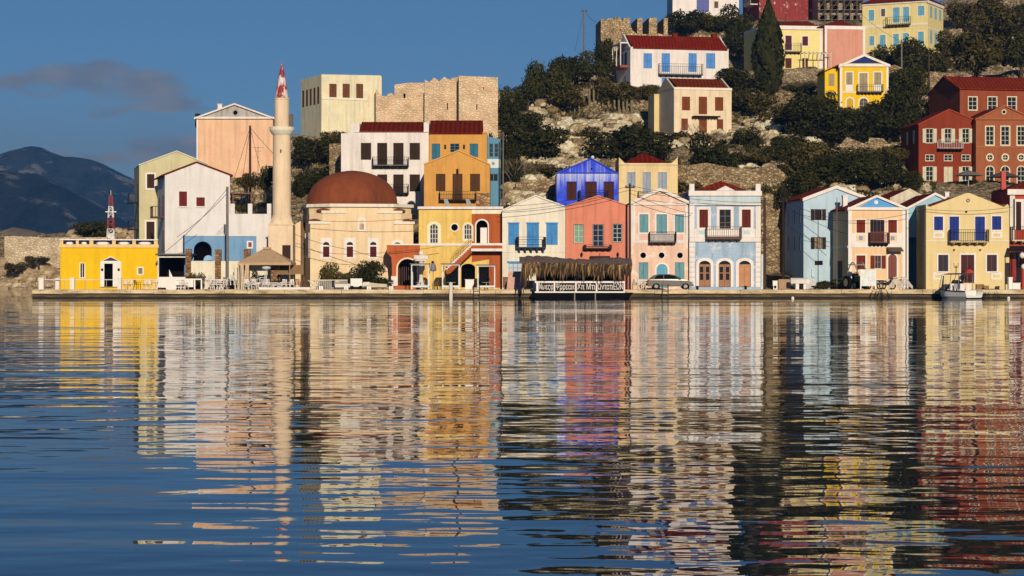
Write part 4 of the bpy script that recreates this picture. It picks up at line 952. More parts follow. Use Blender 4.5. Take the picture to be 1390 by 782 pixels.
b.band(482, 178.2, 582, 179.6, WH, 'cornice', .15)
b = B('village_house', 'ochre flat fronted house with teal shutters and red roof behind the gabled ochre one', 582.4, 661, 300, 251.7, 0, 9)
TL = (56, 120, 140)
b.win(586, 195, 597.6, 216.5, 'shutter', TL); b.win(611, 195, 623.5, 206.7, 'glass', bar=TL); b.win(637.5, 195, 649, 213.5, 'shutter', TL)
OC = plaster((214, 156, 76), .25)
b.wall(OC, top=179.5)
r0 = b.L(582.6, 180); r1 = b.L(655, 180); zr = b.L(620, 163.5, 4)[1]; m = MB(); m.add([(r0[0], -.25, r0[1]), (r1[0], -.25, r0[1]), (r1[0], 4, zr), (r0[0], 4, zr), (r0[0], 8.9, r0[1]), (r1[0], 8.9, r0[1]), (r0[0], -.25, r0[1] - .16), (r1[0], -.25, r0[1] - .16)], [(0, 1, 2, 3), (3, 2, 5, 4), (6, 7, 1, 0), (1, 5, 2), (0, 3, 4)]); b.part(m, 'roof', tiles((136, 44, 30)))
b.band(582.4, 180.2, 661, 181.6, OC, 'cornice', .12)
for x in (604.5, 630): p = b.L(x, 199.5); b.part(MB().box(p[0] - .1, -.25, p[1] - .2, p[0] + .1, -.02, p[1] + .25), 'wall_lantern', paint((40, 30, 26)))
b = B('glazed_veranda', 'narrow blue glazed veranda on the right side of the ochre houses', 661.5, 679, 300, 254, 4, 6, 'veranda')
b.win(664, 195, 669.5, 213, 'glass', nx=1, ny=3, bar=(90, 120, 130), gl=(40, 56, 64)); b.win(671, 195, 676.5, 213, 'glass', nx=1, ny=3, bar=(90, 120, 130), gl=(40, 56, 64)); b.win(664, 236, 676, 246, 'glass', nx=2, ny=1, bar=(90, 120, 130))
b.wall(plaster((96, 140, 160), .2), [(661.5, 300), (679, 300), (679, 189), (661.5, 185)]); b.band(661.5, 216, 679, 228, plaster((215, 220, 220), .2), 'white_panel', .04)
p = b.rect(667, 219, 672, 225); b.part(MB().prism([((p[0][0] + p[1][0]) / 2, p[0][1]), (p[1][0], (p[0][1] + p[2][1]) / 2), ((p[0][0] + p[1][0]) / 2, p[2][1]), (p[0][0], (p[0][1] + p[2][1]) / 2)], -.06, -.041), 'diamond', paint((120, 140, 160)))
b = B('village_house', 'ochre gabled house with three brown shuttered openings and balcony behind the mustard house', 575.6, 664.8, 300, 243, 0, 8)
BB = (88, 54, 26)
b.win(591.6, 236, 604.6, 259.6, 'shutter', BB); b.win(614.3, 236, 627.8, 273, 'shutter', BB, name='door'); b.win(638, 236, 651.6, 259.6, 'shutter', BB)
b.wall(plaster((214, 156, 78), .3), [(575.6, 300), (664.8, 300), (664.8, 222), (622.6, 204), (575.6, 222)])
b.roof_gable([(575.6, 222), (622.6, 204), (664.8, 222)], tiles(), .25); b.strip([(575.2, 222.4), (622.6, 203.4), (665.2, 222.4)], 1.6, plaster((222, 166, 90), .2))
b.balcony(596.7, 260, 646.8, 272.8, 1.0, (50, 36, 28), (34, 26, 22), 3, 22, bh=.15)
p = b.L(621, 233); b.part(MB().box(p[0] - .12, -.3, p[1] - .2, p[0] + .12, -.02, p[1] + .3), 'wall_lantern', paint((30, 26, 22)))
b.band(646, 262, 664.8, 300, stone((220, 175, 120), (160, 115, 70), 2), 'bare_stone_patch', .03)
# fort
FT = stone((255, 220, 178), (240, 198, 154), 2.3, (220, 180, 136), 'fort_masonry')
g = B('fort', 'pale stone fort on the ridge with crenellated wall and two square towers', 436.3, 518, 190, 292, 24, 9, 'fort')
for x0, x1 in ((447, 457), (465, 474.8), (483.5, 493)): g.win(x0, 114, x1, 133.5, 'shutter', (120, 76, 48))
g.wall(plaster((252, 226, 182), .4, (240, 210, 160)), [(436.3, 190), (518, 190), (518, 104), (516.5, 102.5), (436.3, 101)], found=5)
g.root.name = 'fort'; g.band(436.3, 133.8, 498, 134.8, plaster((246, 226, 190), .2), 'string_course', .1)
zb = g.L(440, 133)[1]; zc = g.L(440, 120)[1]; m = MB()
for k in range(5): v = .9 + k * 1.65; m.box(-.04, v, zb - .7, -.002, v + .75, zc + 0.3)
g.part(m, 'side_window', louvre((110, 72, 48)))
def sub(x0, x1, yb, Y, yaw, depth, outline, name, cuts=()):
    q = B(name, '', x0, x1, yb, Y, yaw, depth); 
    for c in cuts: q.cut(q.rect(*c), .4)
    w = q.wall(FT, outline, found=5); mw = q.root; bpy.context.view_layer.update()
    w.parent = g.root; w.matrix_parent_inverse = g.root.matrix_world.inverted(); w.matrix_basis = mw.matrix_world.copy(); w.name = name
    bpy.data.objects.remove(mw); return w
cren = [(576, 125.5)]
mid = [(510, 190), (577, 190), (577, 126)]
for k in range(5):
    x = 574 - k * 10.5; mid += [(x, 126.5), (x - 3.2, 124.5 + .6 * k), (x - 6.6, 128), (x - 7, 130.5)]
mid += [(518, 130), (510, 120)]
sub(510, 577, 190, 293, 0, 1.2, mid, 'curtain_wall', [(547.5, 127, 550.5, 133)])
rt = [(575.6, 190), (624, 190), (624, 104.5), (613, 106), (612, 108.5), (606, 106.5), (603, 104), (600, 107), (596, 110.5), (592.5, 107.5), (589, 105.5), (586, 109), (582, 112), (579, 109), (576.5, 108.5)]
sub(575.6, 624, 190, 291.5, 0, 2, rt, 'curtain_wall', [(606.5, 140, 608, 149)])
sub(535.6, 576, 190, 303, 0, 6, [(535.6, 190), (576, 190), (576, 112.4), (556, 112.2), (535.6, 115)], 'inner_block')
sub(622.8, 675.8, 190, 289, 2, 12, [(622.8, 190), (675.8, 190), (675.8, 105), (650, 104), (622.8, 103)], 'right_tower', [(646.5, 141.5, 648, 149), (656, 118, 657, 122)])
# pink house at the back
b = B('village_house', 'tall blank peach house with grey pediment and oculus behind the white houses', 266.8, 370.5, 240, 268, 0, 11)
p = b.circ(319.5, 153, 3.0); b.cut(p, .3)
b.wall(plaster((240, 190, 148), .3, (230, 174, 134)), [(266.8, 240), (370.5, 240), (370.5, 159.5), (318.6, 141.5), (266.8, 159.5)])
b.surround(p, plaster((150, 150, 150), .2), .08, 'oculus')
o = b.part(MB().plate(b.poly([(272, 158.8), (366, 158.8), (318.8, 143.5)]), [b.circ(319.5, 153, 3.8)], -.03, 0), 'tympanum', plaster((186, 178, 164), .5))
b.strip([(264, 160), (318.6, 140.3), (373, 160)], 2.2, plaster((240, 228, 205), .3), 'pediment', .4); b.band(265, 158.8, 372.5, 161.5, plaster((240, 228, 205), .3), 'cornice', .3); b.band(266.8, 161.8, 268.8, 240, plaster((240, 225, 205), .2), 'pilaster', .05)
b.roof_gable([(266.8, 159.5), (318.6, 141.5), (370.5, 159.5)], tiles(), .2); b.chimney(295.5, 142, 301.5, 150, 4, plaster(WHITE, .3))
m = MB().box(-.5, 2, 6.4, -.002, 3.4, 8.2); b.part(m, 'side_window', louvre((40, 34, 36)))
# olive house
b = B('village_house', 'tall olive beige gabled house with dark balconies behind the white house', 189, 282, 388, 247, 13, 12)
b.win(199.5, 236.5, 209.5, 255.5, 'shutter', (66, 40, 28), WHITE, .18); b.win(198.7, 301, 209.7, 325, 'shutter', (66, 40, 28), WHITE, .18, name='door'); b.win(199, 345, 209.5, 366, 'shutter', (66, 40, 28), WHITE, .18)
b.wall(plaster((206, 194, 148), .25), [(189, 388), (282, 388), (282, 222), (239.7, 205), (189, 223)])
b.strip([(188, 223.4), (239.7, 204.4), (283, 222)], 1.4, plaster((226, 216, 180), .2)); b.roof_gable([(189, 223), (239.7, 205), (282, 222)], tiles(), .2)
b.chimney(229, 214, 231.8, 230, 3, paint((40, 34, 30)))
for zl in (6.6, 9.8):
    o = b.part(MB().box(-1.15, 1.5, zl, -.002, 5, zl + .14), 'balcony', paint((60, 50, 46))); m = MB()
    for k in range(10): m.tube((-1.1, 1.5 + k * .39, zl), (-1.1, 1.5 + k * .39, zl + 1.05), .022, .022, 4)
    for k in range(4): m.tube((-1.1 + k * .35, 1.52, zl), (-1.1 + k * .35, 1.52, zl + 1.05), .022, .022, 4)
    m.box(-1.13, 1.5, zl + 1.02, -1.07, 5, zl + 1.08); m.box(-1.069, 1.49, zl + 1.02, 0, 1.53, zl + 1.08); m.build('railing', paint((34, 28, 28)), o)
    b.side_win(2.4, zl + .2, 3.5, zl + 2.3, (60, 40, 32))
# white house
b = B('village_house', 'white gabled house with two small dark red shutters above the blue annex', 223.8, 312, 388, 234.5, 14, 10.5)
DR = (118, 32, 28)
b.win(243, 260, 253.8, 280, 'shutter', DR, (225, 225, 225), .06, sill=True); b.win(266.5, 268, 278, 280, 'shutter', DR, (225, 225, 225), .06, sill=True)
WL = plaster((226, 217, 204), .2)
b.wall(WL, [(223.8, 388), (312, 388), (312, 236.5), (266.8, 219.5), (223.8, 236)])
b.roof_gable([(223.8, 236), (266.8, 219.5), (312, 236.5)], tiles((130, 52, 40)), -.1, over=.35, th=.2)
o = b.part(MB().box(-1.3, 1.0, 7.6, -.002, 4.4, 7.75), 'balcony', paint((80, 40, 34))); m = MB()
for k in range(11): m.tube((-1.25, 1 + k * .34, 7.75), (-1.25, 1 + k * .34, 8.85), .04, .04, 4)
for k in range(5): m.tube((-1.25 + k * .3, 1.02, 7.75), (-1.25 + k * .3, 1.02, 8.85), .04, .04, 4)
m.box(-1.3, 1, 8.82, -1.2, 4.4, 8.9); m.box(-1.199, .97, 8.82, 0, 1.06, 8.9); m.build('railing', paint((70, 34, 30)), o)
b.side_win(1.6, 7.9, 2.7, 10.1, (90, 70, 66)); b.side_win(1.6, 4.0, 2.7, 6.2, (90, 70, 66)); b.side_win(6.6, 7.9, 7.6, 10.1, (90, 70, 66))
p = b.L(255, 223, 5); m = MB().tube((p[0] + 8, 5, p[1] - 1), (p[0] + 8, 5, p[1] + 2.2), .03, .03, 4); m.tube((p[0] + 7.4, 5, p[1] + 2), (p[0] + 8.6, 5, p[1] + 2), .025, .025, 4); m.tube((p[0] + 7.6, 5, p[1] + 1.6), (p[0] + 8.4, 5, p[1] + 1.6), .025, .025, 4); b.part(m, 'antenna', paint((70, 66, 60)))
# annex with parapet
b = B('village_house', 'low white annex with square parapet posts right of the white gabled house', 310, 369.6, 388, 235.5, 10, 6)
b.wall(WL, top=290.5)
for x0, x1 in ((312.5, 318.5), (336.5, 342.5), (362.5, 369)): r = b.rect(x0, 276.5, x1, 291); b.part(MB().box(r[0][0], -.03, r[0][1], r[1][0], .5, r[2][1]), 'parapet_post', WL)
b.flat_roof(291.5, paint((200, 190, 170)))
r = b.rect(315, 258, 345, 262.5); m = MB().box(r[0][0], 2, r[0][1], r[1][0], 6, r[0][1] + .16); b.part(m, 'terrace_canopy', paint((96, 60, 44)))
for u, v in ((r[0][0] + .2, 2.1), (r[1][0] - .2, 2.1), (r[0][0] + .2, 5.8), (r[1][0] - .2, 5.8)): b.part(MB().box(u - .07, v - .07, b.L(312, 291)[1], u + .07, v + .07, r[0][1]), 'canopy_post', paint((110, 60, 40)))
b = B('village_house', 'flat roofed blue grey block with a round dark arch in front of the white house', 250.5, 348, 384, 229.5, 12, 3.4)
lowz = b.L(275, 354)[1]; c = b.arch(263, 327.8, 287.5, 354, n=18); b.cut(c, 1.8)
b.win(337, 329, 341.5, 335.5, 'glass', fr=WHITE, fg=.16, bar=(150, 60, 56), gl=(120, 60, 60))
b.wall(plaster((122, 160, 188), .3), top=319.4); b.band(250, 318.5, 348.5, 320.2, plaster((228, 224, 210), .2), 'coping', .06)
b.flat_roof(320, paint((200, 195, 185)))
q = b.circ(283, 353, 6.5, 20); q = [(u, z) for u, z in q if z >= lowz - .01]
b.part(MB().prism(q + [(q[-1][0], lowz)] if len(q) > 2 else q, .1, .4), 'arch_screen', plaster((150, 185, 210), .2))
p = b.L(311.5, 354); m = MB().lathe([(.42, 0), (.42, 1.0), (.3, 1.35), (.1, 1.5), (.01, 1.52)], (p[0], -.4), 14); b.part(m, 'round_shrine', plaster(WHITE, .1), smooth=True)
# low cream wall and brown stone posts
b = B('garden_wall', 'low cream wall with brown stone posts below the blue block', 256, 363, 386, 225.6, 0, .35, 'wall')
b.wall(plaster((240, 226, 192), .3), top=354.5, found=.5)
for x0, x1, y0, y1 in ((252, 259.4, 338, 386), (292, 300, 338.5, 386), (331, 339.5, 338, 386), (368, 380, 358, 386)): r = b.rect(x0, y0, x1, y1); m = MB().box(r[0][0], -.15, -.3, r[1][0], .5, r[2][1]); b.part(m, 'stone_post', stone((186, 140, 95), (130, 92, 58), 2.2))
# yellow quay building
b = B('quay_building', 'small bright yellow flat roofed building with white framed door at the quay end', 81.6, 214, 389.5, 228, 12, 6.5, 'building')
YQ = plaster((250, 188, 26), .22)
b.win(108.6, 357.5, 115, 377, 'glass', fr=(244, 225, 170), fg=.08, nx=2, ny=1, bar=WHITE, gl=(40, 36, 40)); b.win(187.6, 364, 193.4, 372, 'glass', fr=(250, 240, 190), fg=.14, nx=1, ny=1, bar=(150, 150, 140), gl=(120, 120, 110))
b.cut(b.rect(141.5, 357.8, 154, 389.4), 1.2)
b.wall(YQ, top=335)
m = MB().plate(b.poly([(136, 389.3), (164.5, 389.3), (164.5, 355.5), (150, 348), (136, 355.5)]), [b.rect(141.5, 357.8, 154.2, 389.2)], -.3, 0); o = b.part(m, 'door_portico', plaster(WHITE, .1))
MB().prism(b.poly([(139.5, 354), (160.5, 354), (150, 349.3)]), -.34, -.302).build('tympanum', plaster((56, 62, 92), .1), o)
r = b.rect(153, 358, 158, 389.3); MB().box(r[0][0], -.08 - .3, r[0][1], r[0][0] + .12, -.305, r[2][1]).build('open_door', plaster(WHITE, .1), o)
for x in (138.5, 161): p = b.L(x, 366); MB().ball((p[0], -.4, p[1]), .14).build('door_lamp', paint((40, 36, 34)), o)
PE2 = plaster((242, 200, 130), .25)
a = b.L(81.6, 335); c = b.L(214, 335); zt = b.L(150, 324.7)[1]; zz0 = a[1]
m = MB().box(-.1, -.12, zz0 - .1, c[0] + .1, b.depth, zz0 + .28); m.box(0, .01, zz0 + .281, c[0], .25, zt - .12); b.part(m, 'parapet', PE2)
m = MB().box(-.06, -.1, zt - .119, c[0] + .06, .3, zt); b.part(m, 'coping', plaster(WHITE, .1))
for x0, x1 in ((85.8, 103), (107, 121.4), (126.7, 152.3), (157, 179.6), (184.4, 209)):
    r = b.rect(x0, 326.2, x1, 334); o = b.part(MB().box(r[0][0], -.04, r[0][1], r[1][0], .009, r[2][1]), 'parapet_panel', plaster((24, 30, 56), .1))
    u0, u1, zl, zh = r[0][0] + .24, r[1][0] - .24, r[0][1] + .19, r[2][1] - .19; q = min(.35, (u1 - u0) * .25); zm = (zl + zh) / 2
    MB().prism([(u0, zm), (u0 + q * .5, zl + .08), (u0 + q, zl), (u1 - q, zl), (u1 - q * .5, zl + .08), (u1, zm), (u1 - q * .5, zh - .08), (u1 - q, zh), (u0 + q, zh), (u0 + q * .5, zh - .08)], -.07, -.041).build('white_hexagon', plaster(WHITE, .05), o)
b.flat_roof(333, paint((190, 180, 160)))
# dark cafe shelter
g = empty('cafe_shelter', at(234.5, 390.5, 227), 'flat roofed cafe shelter with dark interior and white frame beside the yellow building', 'shelter')
w, h, d = px2m(41, 227), px2m(44, 227), 5
m = MB()
for u in (-w / 2, w / 2 - .12):
    for v in (0, d): m.box(u, v, 0, u + .12, v + .12, h)
m.box(-w / 2, -.02, h - .25, w / 2, .1, h - .13); m.build('frame', paint(WHITE), g)
MB().box(-w / 2 - .2, -.4, h, w / 2 + .3, d + .3, h + .18).build('roof', paint((80, 78, 76)), g)
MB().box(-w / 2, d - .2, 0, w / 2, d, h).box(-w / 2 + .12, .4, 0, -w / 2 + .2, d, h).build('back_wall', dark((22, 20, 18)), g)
MB().box(-w / 2, -.05, 0, w / 2, .05, px2m(14.5, 227)).build('front_panel', plaster((240, 232, 214), .15), g)
MB().box(-1.4, 2, .0, .6, 2.6, 1.1).box(.9, 1.6, 1.15, 2.2, 1.9, 1.25).build('counter', paint((60, 56, 50)), g)
# walls on the hillside
SW = stone((206, 178, 132), (128, 104, 70), 2.3)
def swall(x0, x1, yt, yb, Y, yaw, label, d=.8, pts=None):
    q = B('stone_wall', label, x0, x1, yb, Y, yaw, d, 'wall'); q.wall(SW, pts, top=yt, found=4); return q
swall(905, 985, 222, 262, 262, 0, 'dry stone terrace wall left above the large pale blue house', pts=[(905, 262), (985, 262), (985, 226), (960, 221), (930, 225), (905, 222)])
swall(983, 1066, 226, 268, 261.7, 0, 'dry stone terrace wall right of the dark bush above the pale blue house', pts=[(983, 268), (1066, 268), (1066, 236), (1050, 224), (1020, 230), (983, 226)])
swall(1031, 1068, 262, 385, 243, 6, 'tall rough stone retaining wall in the gap between the two blue houses', 2, pts=[(1031, 385), (1068, 385), (1068, 285), (1058, 268), (1044, 262), (1031, 266)])
swall(680, 757, 285, 305, 249, 0, 'broken stone wall behind the cream house with blue shutters', pts=[(680, 305), (757, 305), (757, 286), (735, 281), (715, 286), (700, 282), (680, 288)])
swall(700, 770, 246, 270, 264, 8, 'low tumbled stone wall left of the cobalt blue house', pts=[(700, 270), (757, 270), (757, 244), (740, 243), (725, 247), (700, 249)])
swall(1130, 1222, 196, 222, 291, 0, 'ruined stone wall with openings left of the dark red house', pts=[(1130, 222), (1222, 222), (1222, 200), (1205, 203), (1200, 188), (1180, 187), (1178, 196), (1165, 192), (1150, 186), (1142, 195), (1130, 203)])
swall(1195, 1300, 102, 120, 352, 0, 'stone terrace wall below the upper yellow house and the dark round tree', pts=[(1195, 120), (1300, 120), (1300, 100), (1262, 97), (1250, 104), (1215, 88), (1195, 92)])
swall(720, 790, 190, 200, 303, -4, 'long low line of piled stones across the rubble slope', pts=[(720, 204), (800, 200), (800, 186), (775, 184), (750, 190), (720, 192)])
swall(452, 470, 195, 250, 262, 0, 'short brown stone wall left of the tall white house', pts=[(447, 250), (463, 250), (463, 195), (447, 195)])
# ------------------------------------------------------------------ quay, water, headland, mountains
X0q = (43 - CX) * 220 / F
m = MB()
xs = [X0q]; 
while xs[-1] < 95: xs.append(xs[-1] + rnd.uniform(2.2, 5.5))
for a, c in zip(xs[:-1], xs[1:]):
    dz = rnd.uniform(-.025, .02); dy = rnd.uniform(-.05, .05)
    m.box(a + .015, 220 + dy, .5 + rnd.uniform(-.03, .03), c - .015, 222, GZ + dz)
def quay_mat(c1, c2, c3, sc_=.9):
    n = NT('quay_concrete'); f = n.noise(n.pos((.5, .5, 2.2)), sc_, 8, .72); n.col(n.ramp(f, [(.32, alb(c3)), (.48, alb(c2)), (.66, alb(c1))])); n.rough(.9); n.bump(f, .9, .2); return n.m
tag(m.build('quay', quay_mat((244, 220, 178), (208, 182, 138), (116, 94, 64))), 'pale concrete quay edge along the whole waterfront', None, None, 'structure')
m = MB()
for a, c in zip(xs[:-1], xs[1:]): m.box(a, 220.28 + rnd.uniform(-.08, .08), -2.5, c - .01, 223, .499)
def low_mat():
    n = NT('wet_quay_wall'); f = n.noise(n.pos((.35, .35, 2.2)), 1.1, 8, .75); base = n.ramp(f, [(.3, alb((36, 28, 16))), (.5, alb((84, 66, 38))), (.7, alb((132, 108, 70)))])
    g = n.node('ShaderNodeNewGeometry'); s = n.node('ShaderNodeSeparateXYZ'); n.L(g.outputs['Position'], s.inputs[0])
    ad = n.node('ShaderNodeMath', operation='MULTIPLY_ADD'); n.L(f, ad.inputs[0]); ad.inputs[1].default_value = .35; n.L(s.outputs['Z'], ad.inputs[2])
    n.col(n.mix(n.ramp(ad.outputs[0], [(.3, (1, 1, 1)), (.38, (0, 0, 0))]), base, (0.006, 0.006, 0.004, 1))); n.rough(.7); n.bump(f, .9, .2); return n.m
tag(m.build('quay_wall', low_mat()), 'dark wet foot of the quay with algae at the waterline', None, None, 'structure')
tag(MB().box(X0q, 222.002, -2, 95, 246, .86).build('pavement', quay_mat((190, 172, 142), (160, 142, 112), (120, 104, 80), .5)), 'worn concrete quayside pavement', None, None, 'structure')
# water
def water():
    n = NT('sea_water'); n.b.inputs['Base Color'].default_value = (.004, .013, .03, 1); n.rough(.015); n.b.inputs['IOR'].default_value = 1.41
    h = None
    for (sx, sy, rot, amp, det) in WAVES:
        mp = n.node('ShaderNodeMapping'); mp.inputs['Scale'].default_value = (sx, sy, 1); mp.inputs['Rotation'].default_value = (0, 0, R(rot)); g = n.node('ShaderNodeNewGeometry'); n.L(g.outputs['Position'], mp.inputs[0])
        f = n.noise(mp.outputs[0], 1.0, det, .5); mm = n.node('ShaderNodeMath', operation='MULTIPLY_ADD'); n.L(f, mm.inputs[0]); mm.inputs[1].default_value = amp
        if h is None: mm.inputs[2].default_value = 0
        else: n.L(h, mm.inputs[2])
        h = mm.outputs[0]
    n.bump(h, 1.0, 1.0); return n.m
WAVES = [(1 / 6.0, 1 / 2.6, 5, .048, 1.0), (1 / 2.3, 1 / .95, -4, .016, 1.0), (1 / 24., 1 / 12., 10, .12, 0.0), (1 / .8, 1 / .36, 8, .0036, 1.0), (1 / 1.15, 1 / .85, 33, .0095, 1.0)]
m = MB().face([(-9000, -300, 0), (9000, -300, 0), (9000, 12000, 0), (-9000, 12000, 0)])
tag(m.build('sea', water()), 'calm rippled harbour water reflecting the houses', None, None, 'structure')
# rocky point at far left
def field(name, x0, x1, y0, y1, step, fz, mat, label):
    gx = np.arange(x0, x1 + step, step); gy = np.arange(y0, y1 + step, step); vs = [(X, Y, fz(X, Y)) for Y in gy for X in gx]; n = len(gx)
    q = MB().add(vs, [(j * n + i, j * n + i + 1, (j + 1) * n + i + 1, (j + 1) * n + i) for j in range(len(gy) - 1) for i in range(n - 1)])
    return tag(q.build(name, mat, smooth=True), label, None, None, 'structure')
def ss(a, c, x): t = min(1, max(0, (x - a) / (c - a))); return t * t * (3 - 2 * t)
def head_z(X, Y):
    base = ss(331, 346, Y + .04 * X) * 5.6 + ss(347, 362, Y) * (3.2 + 1.5 * ss(-80, -60, X)) * (1 - .0 * ss(-40, -20, X)) 
    base *= 1 - ss(380, 410, Y); base *= ss(-200, -170, X)
    return base + 1.5 * noise.fractal((X * .16, Y * .16, .3), 1, 2.1, 5) * ss(330, 336, Y) + .5 * noise.noise((X * .7, Y * .7, 2)) - 1.2 + ss(330, 336, Y) * .7
field('headland', -190, -20, 326, 415, 1.3, head_z, hill_mat(), 'low rocky point with scrub at the far left of the harbour')
def boulders(name, spots, mat, label):
    q = MB()
    for X, Y, z, r in spots:
        prof = []; seg = 7; off = rnd.random() * 50; base = []
        for j in range(1, 4):
            for k in range(seg):
                t = 2 * math.pi * (k + .5 * (j % 2)) / seg; ph = math.pi * j / 4; d = 1 + .55 * noise.noise((off + 2 * math.cos(t) * math.sin(ph), 2 * math.sin(t) * math.sin(ph), 2 * math.cos(ph)))
                base.append((X + r * d * math.sin(ph) * math.cos(t) * 1.2, Y + r * d * math.sin(ph) * math.sin(t), z - r * d * math.cos(ph) * .8))
        base += [(X, Y, z - r * .7), (X, Y, z + r * .75)]
        fs = [(j * seg + k, j * seg + (k + 1) % seg, (j + 1) * seg + (k + 1) % seg, (j + 1) * seg + k) for j in range(2) for k in range(seg)]
        fs += [(21, (k + 1) % seg, k) for k in range(seg)] + [(22, 14 + k, 14 + (k + 1) % seg) for k in range(seg)]
        q.add(base, fs)
    return tag(q.build(name, mat), label, None, None, 'stuff')
RKM = rock((246, 224, 184), (178, 150, 110))
sp = []
for _ in range(620):
    X = rnd.uniform(-93, -55); Y = rnd.uniform(329.5, 346); sp.append((X, Y, head_z(X, Y) + .25, rnd.choice((.35, .5, .7, 1.0, 1.4)) * (1.0 if Y < 345 else .6)))
for _ in range(160):
    X = rnd.uniform(-75, -45); Y = rnd.uniform(349, 362); sp.append((X, Y, head_z(X, Y) + .2, rnd.choice((.5, .8, 1.1))))
boulders('boulders', sp, RKM, 'pale limestone boulders piled along the far left shore')
W0 = at(6, 346, 343); 
b = B('harbour_wall', 'old pale stone wall on the rocky shore at far left', 6, 145, 347, 343, 2, 1.2, 'wall'); b.wall(stone((236, 216, 180), (206, 182, 142), 2.0, (180, 156, 120)), [(6, 347), (145, 347), (145, 322), (60, 322.5), (20, 320.5), (6, 321)], found=2)
# mountains
def mtn_mat(c1, c2, c3):
    n = NT('distant_mountain'); f = n.noise(n.pos(), .012, 9, .72); f2 = n.noise(n.pos((1, .35, 1)), .02, 8, .75)
    base = n.ramp(f2, [(.4, c1), (.62, c2)]); n.col(n.mix(n.ramp(f, [(.55, (0, 0, 0)), (.62, (1, 1, 1))]), base, c3)); n.rough(1); n.bump(f2, 1.0, 40); n.b.inputs['Specular IOR Level'].default_value = 0; return n.m
def ridge(pts):
    xs = [p[0] for p in pts]; ys = [p[1] for p in pts]
    return lambda x: float(np.interp(x, xs, ys))
def mountain(name, Y, depth, prof, mat, step, label, rough):
    pr = ridge(prof); 
    def fz(X, YY):
        t = (YY - Y) / depth; x = CX + X * F / (Y + .5 * depth); hh = (HY - pr(x)) * (Y + .5 * depth) / F
        e = ss(0, .5, t) if t < .5 else 1 - .9 * ss(.5, 1, t)
        nz = noise.fractal((X / rough, YY / rough, 5.5), 1, 2.1, 7)
        rg = 1 - abs(noise.noise((X / (rough * 1.4), YY / (rough * 3.0), 1.0)))
        rg2 = 1 - abs(noise.fractal((X / (rough * .5), YY / (rough * 1.1), 9.0), 1, 2.1, 4))
        return hh * e * (.78 + .12 * rg + .1 * rg2) + hh * .12 * nz * min(1, e * 1.5) - 6
    return field(name, (-160 - CX) * Y / F - 600, (900 - CX) * Y / F, Y, Y + depth, step, fz, mat, label)
mountain('mountains', 3600, 1500, [(-600, 330), (-200, 262), (-80, 226), (0, 203), (28, 196), (44, 194), (60, 196.5), (75, 202), (105, 210), (130, 214), (150, 224), (180, 238), (215, 255), (260, 275), (330, 310), (420, 345), (520, 366), (1200, 372)], mtn_mat((.010, .014, .009, 1), (.05, .062, .055, 1), (.28, .28, .26, 1)), 18, 'dark blue mountain range across the strait at left', 420)
mountain('mountain_spur', 2600, 900, [(-600, 300), (-120, 232), (-40, 222), (10, 217), (40, 219), (75, 232), (110, 252), (150, 280), (185, 305), (230, 335), (300, 368), (1200, 375)], mtn_mat((.007, .011, .008, 1), (.035, .045, .042, 1), (.2, .2, .19, 1)), 14, 'nearer dark mountain spur below the main ridge', 260)
field('shore_cliff', -330, -170, 880, 960, 5, lambda X, Y: 26 * ss(880, 900, Y) * (1 - ss(-320 + 90, -170, X) * .9) * ss(-330, -255, X) * (.7 + .6 * noise.noise((X * .03, Y * .03, 1))) - 2 + 3 * noise.fractal((X * .08, Y * .08, 1), 1, 2, 4), rock((190, 175, 145), (120, 105, 84), 'cliff_rock', .12), 'pale rock outcrop on the far shore beneath the mountain')
# rubble on the hillside
_n = NT('limestone_rubble'); _g = _n.node('ShaderNodeNewGeometry'); _f = _n.noise(_n.pos(), 1.6, 7, .7)
_n.col(_n.mix(1.0, _n.ramp(_g.outputs['Random Per Island'], [(0, alb((128, 104, 68))), (.4, alb((206, 182, 138))), (1, alb((250, 232, 194)))]), _n.ramp(_f, [(.34, (.4, .37, .32)), (.56, (1, 1, 1))]), 'MULTIPLY')); _n.rough(.95); _n.bump(_f, .9, .3); RUB = _n.m
sp = []
for _ in range(7600):
    x = rnd.choice((rnd.uniform(690, 890), rnd.uniform(690, 890), rnd.uniform(690, 890), rnd.uniform(900, 1070), rnd.uniform(990, 1260))); Y = rnd.uniform(250, 345); X = (x - CX) * Y / F
    if noise.noise((X * .06, Y * .06, 7)) < -.08: continue
    sp.append((X, Y, rnd.choice((.15, .25, .25, .35, .4, .5, .9))))
zz_ = terrain_z([s[0] for s in sp], [s[1] for s in sp])
sp = [(a, c, float(z) + .9 * noise.fractal((a * .18, c * .18, 3.1), 1.0, 2.1, 5) * min(1, max(0, (c - 241) / 12)) + .25 * math.sin(float(z) * 3.1) + .05 + r * .35, r) for (a, c, r), z in zip(sp, zz_)]
boulders('rubble', sp, RUB, 'pale limestone rubble scattered over the hillside')
# dry grass and low scrub as ground cover
q = MB(); 
sp = []
for _ in range(15000):
    x = rnd.choice((rnd.uniform(680, 905), rnd.uniform(680, 1270))); Y = rnd.uniform(247, 350); X = (x - CX) * Y / F
    if noise.noise((X * .09, Y * .09, 3)) < -.02: continue
    sp.append((X, Y))
zz_ = terrain_z([s[0] for s in sp], [s[1] for s in sp])
for (X, Y), z in zip(sp, zz_):
    z = float(z) + .9 * noise.fractal((X * .18, Y * .18, 3.1), 1.0, 2.1, 5); h = rnd.uniform(.3, .8)
    for k in range(5):
        a = rnd.uniform(0, 6.28); dx, dy = math.cos(a), math.sin(a); w = rnd.uniform(.06, .16); l = rnd.uniform(.15, .5)
        q.face([(X + dx * l * .3 - dy * w, Y + dy * l * .3 + dx * w, z - .1), (X + dx * l * .3 + dy * w, Y + dy * l * .3 - dx * w, z - .1), (X + dx * l, Y + dy * l, z + h)])
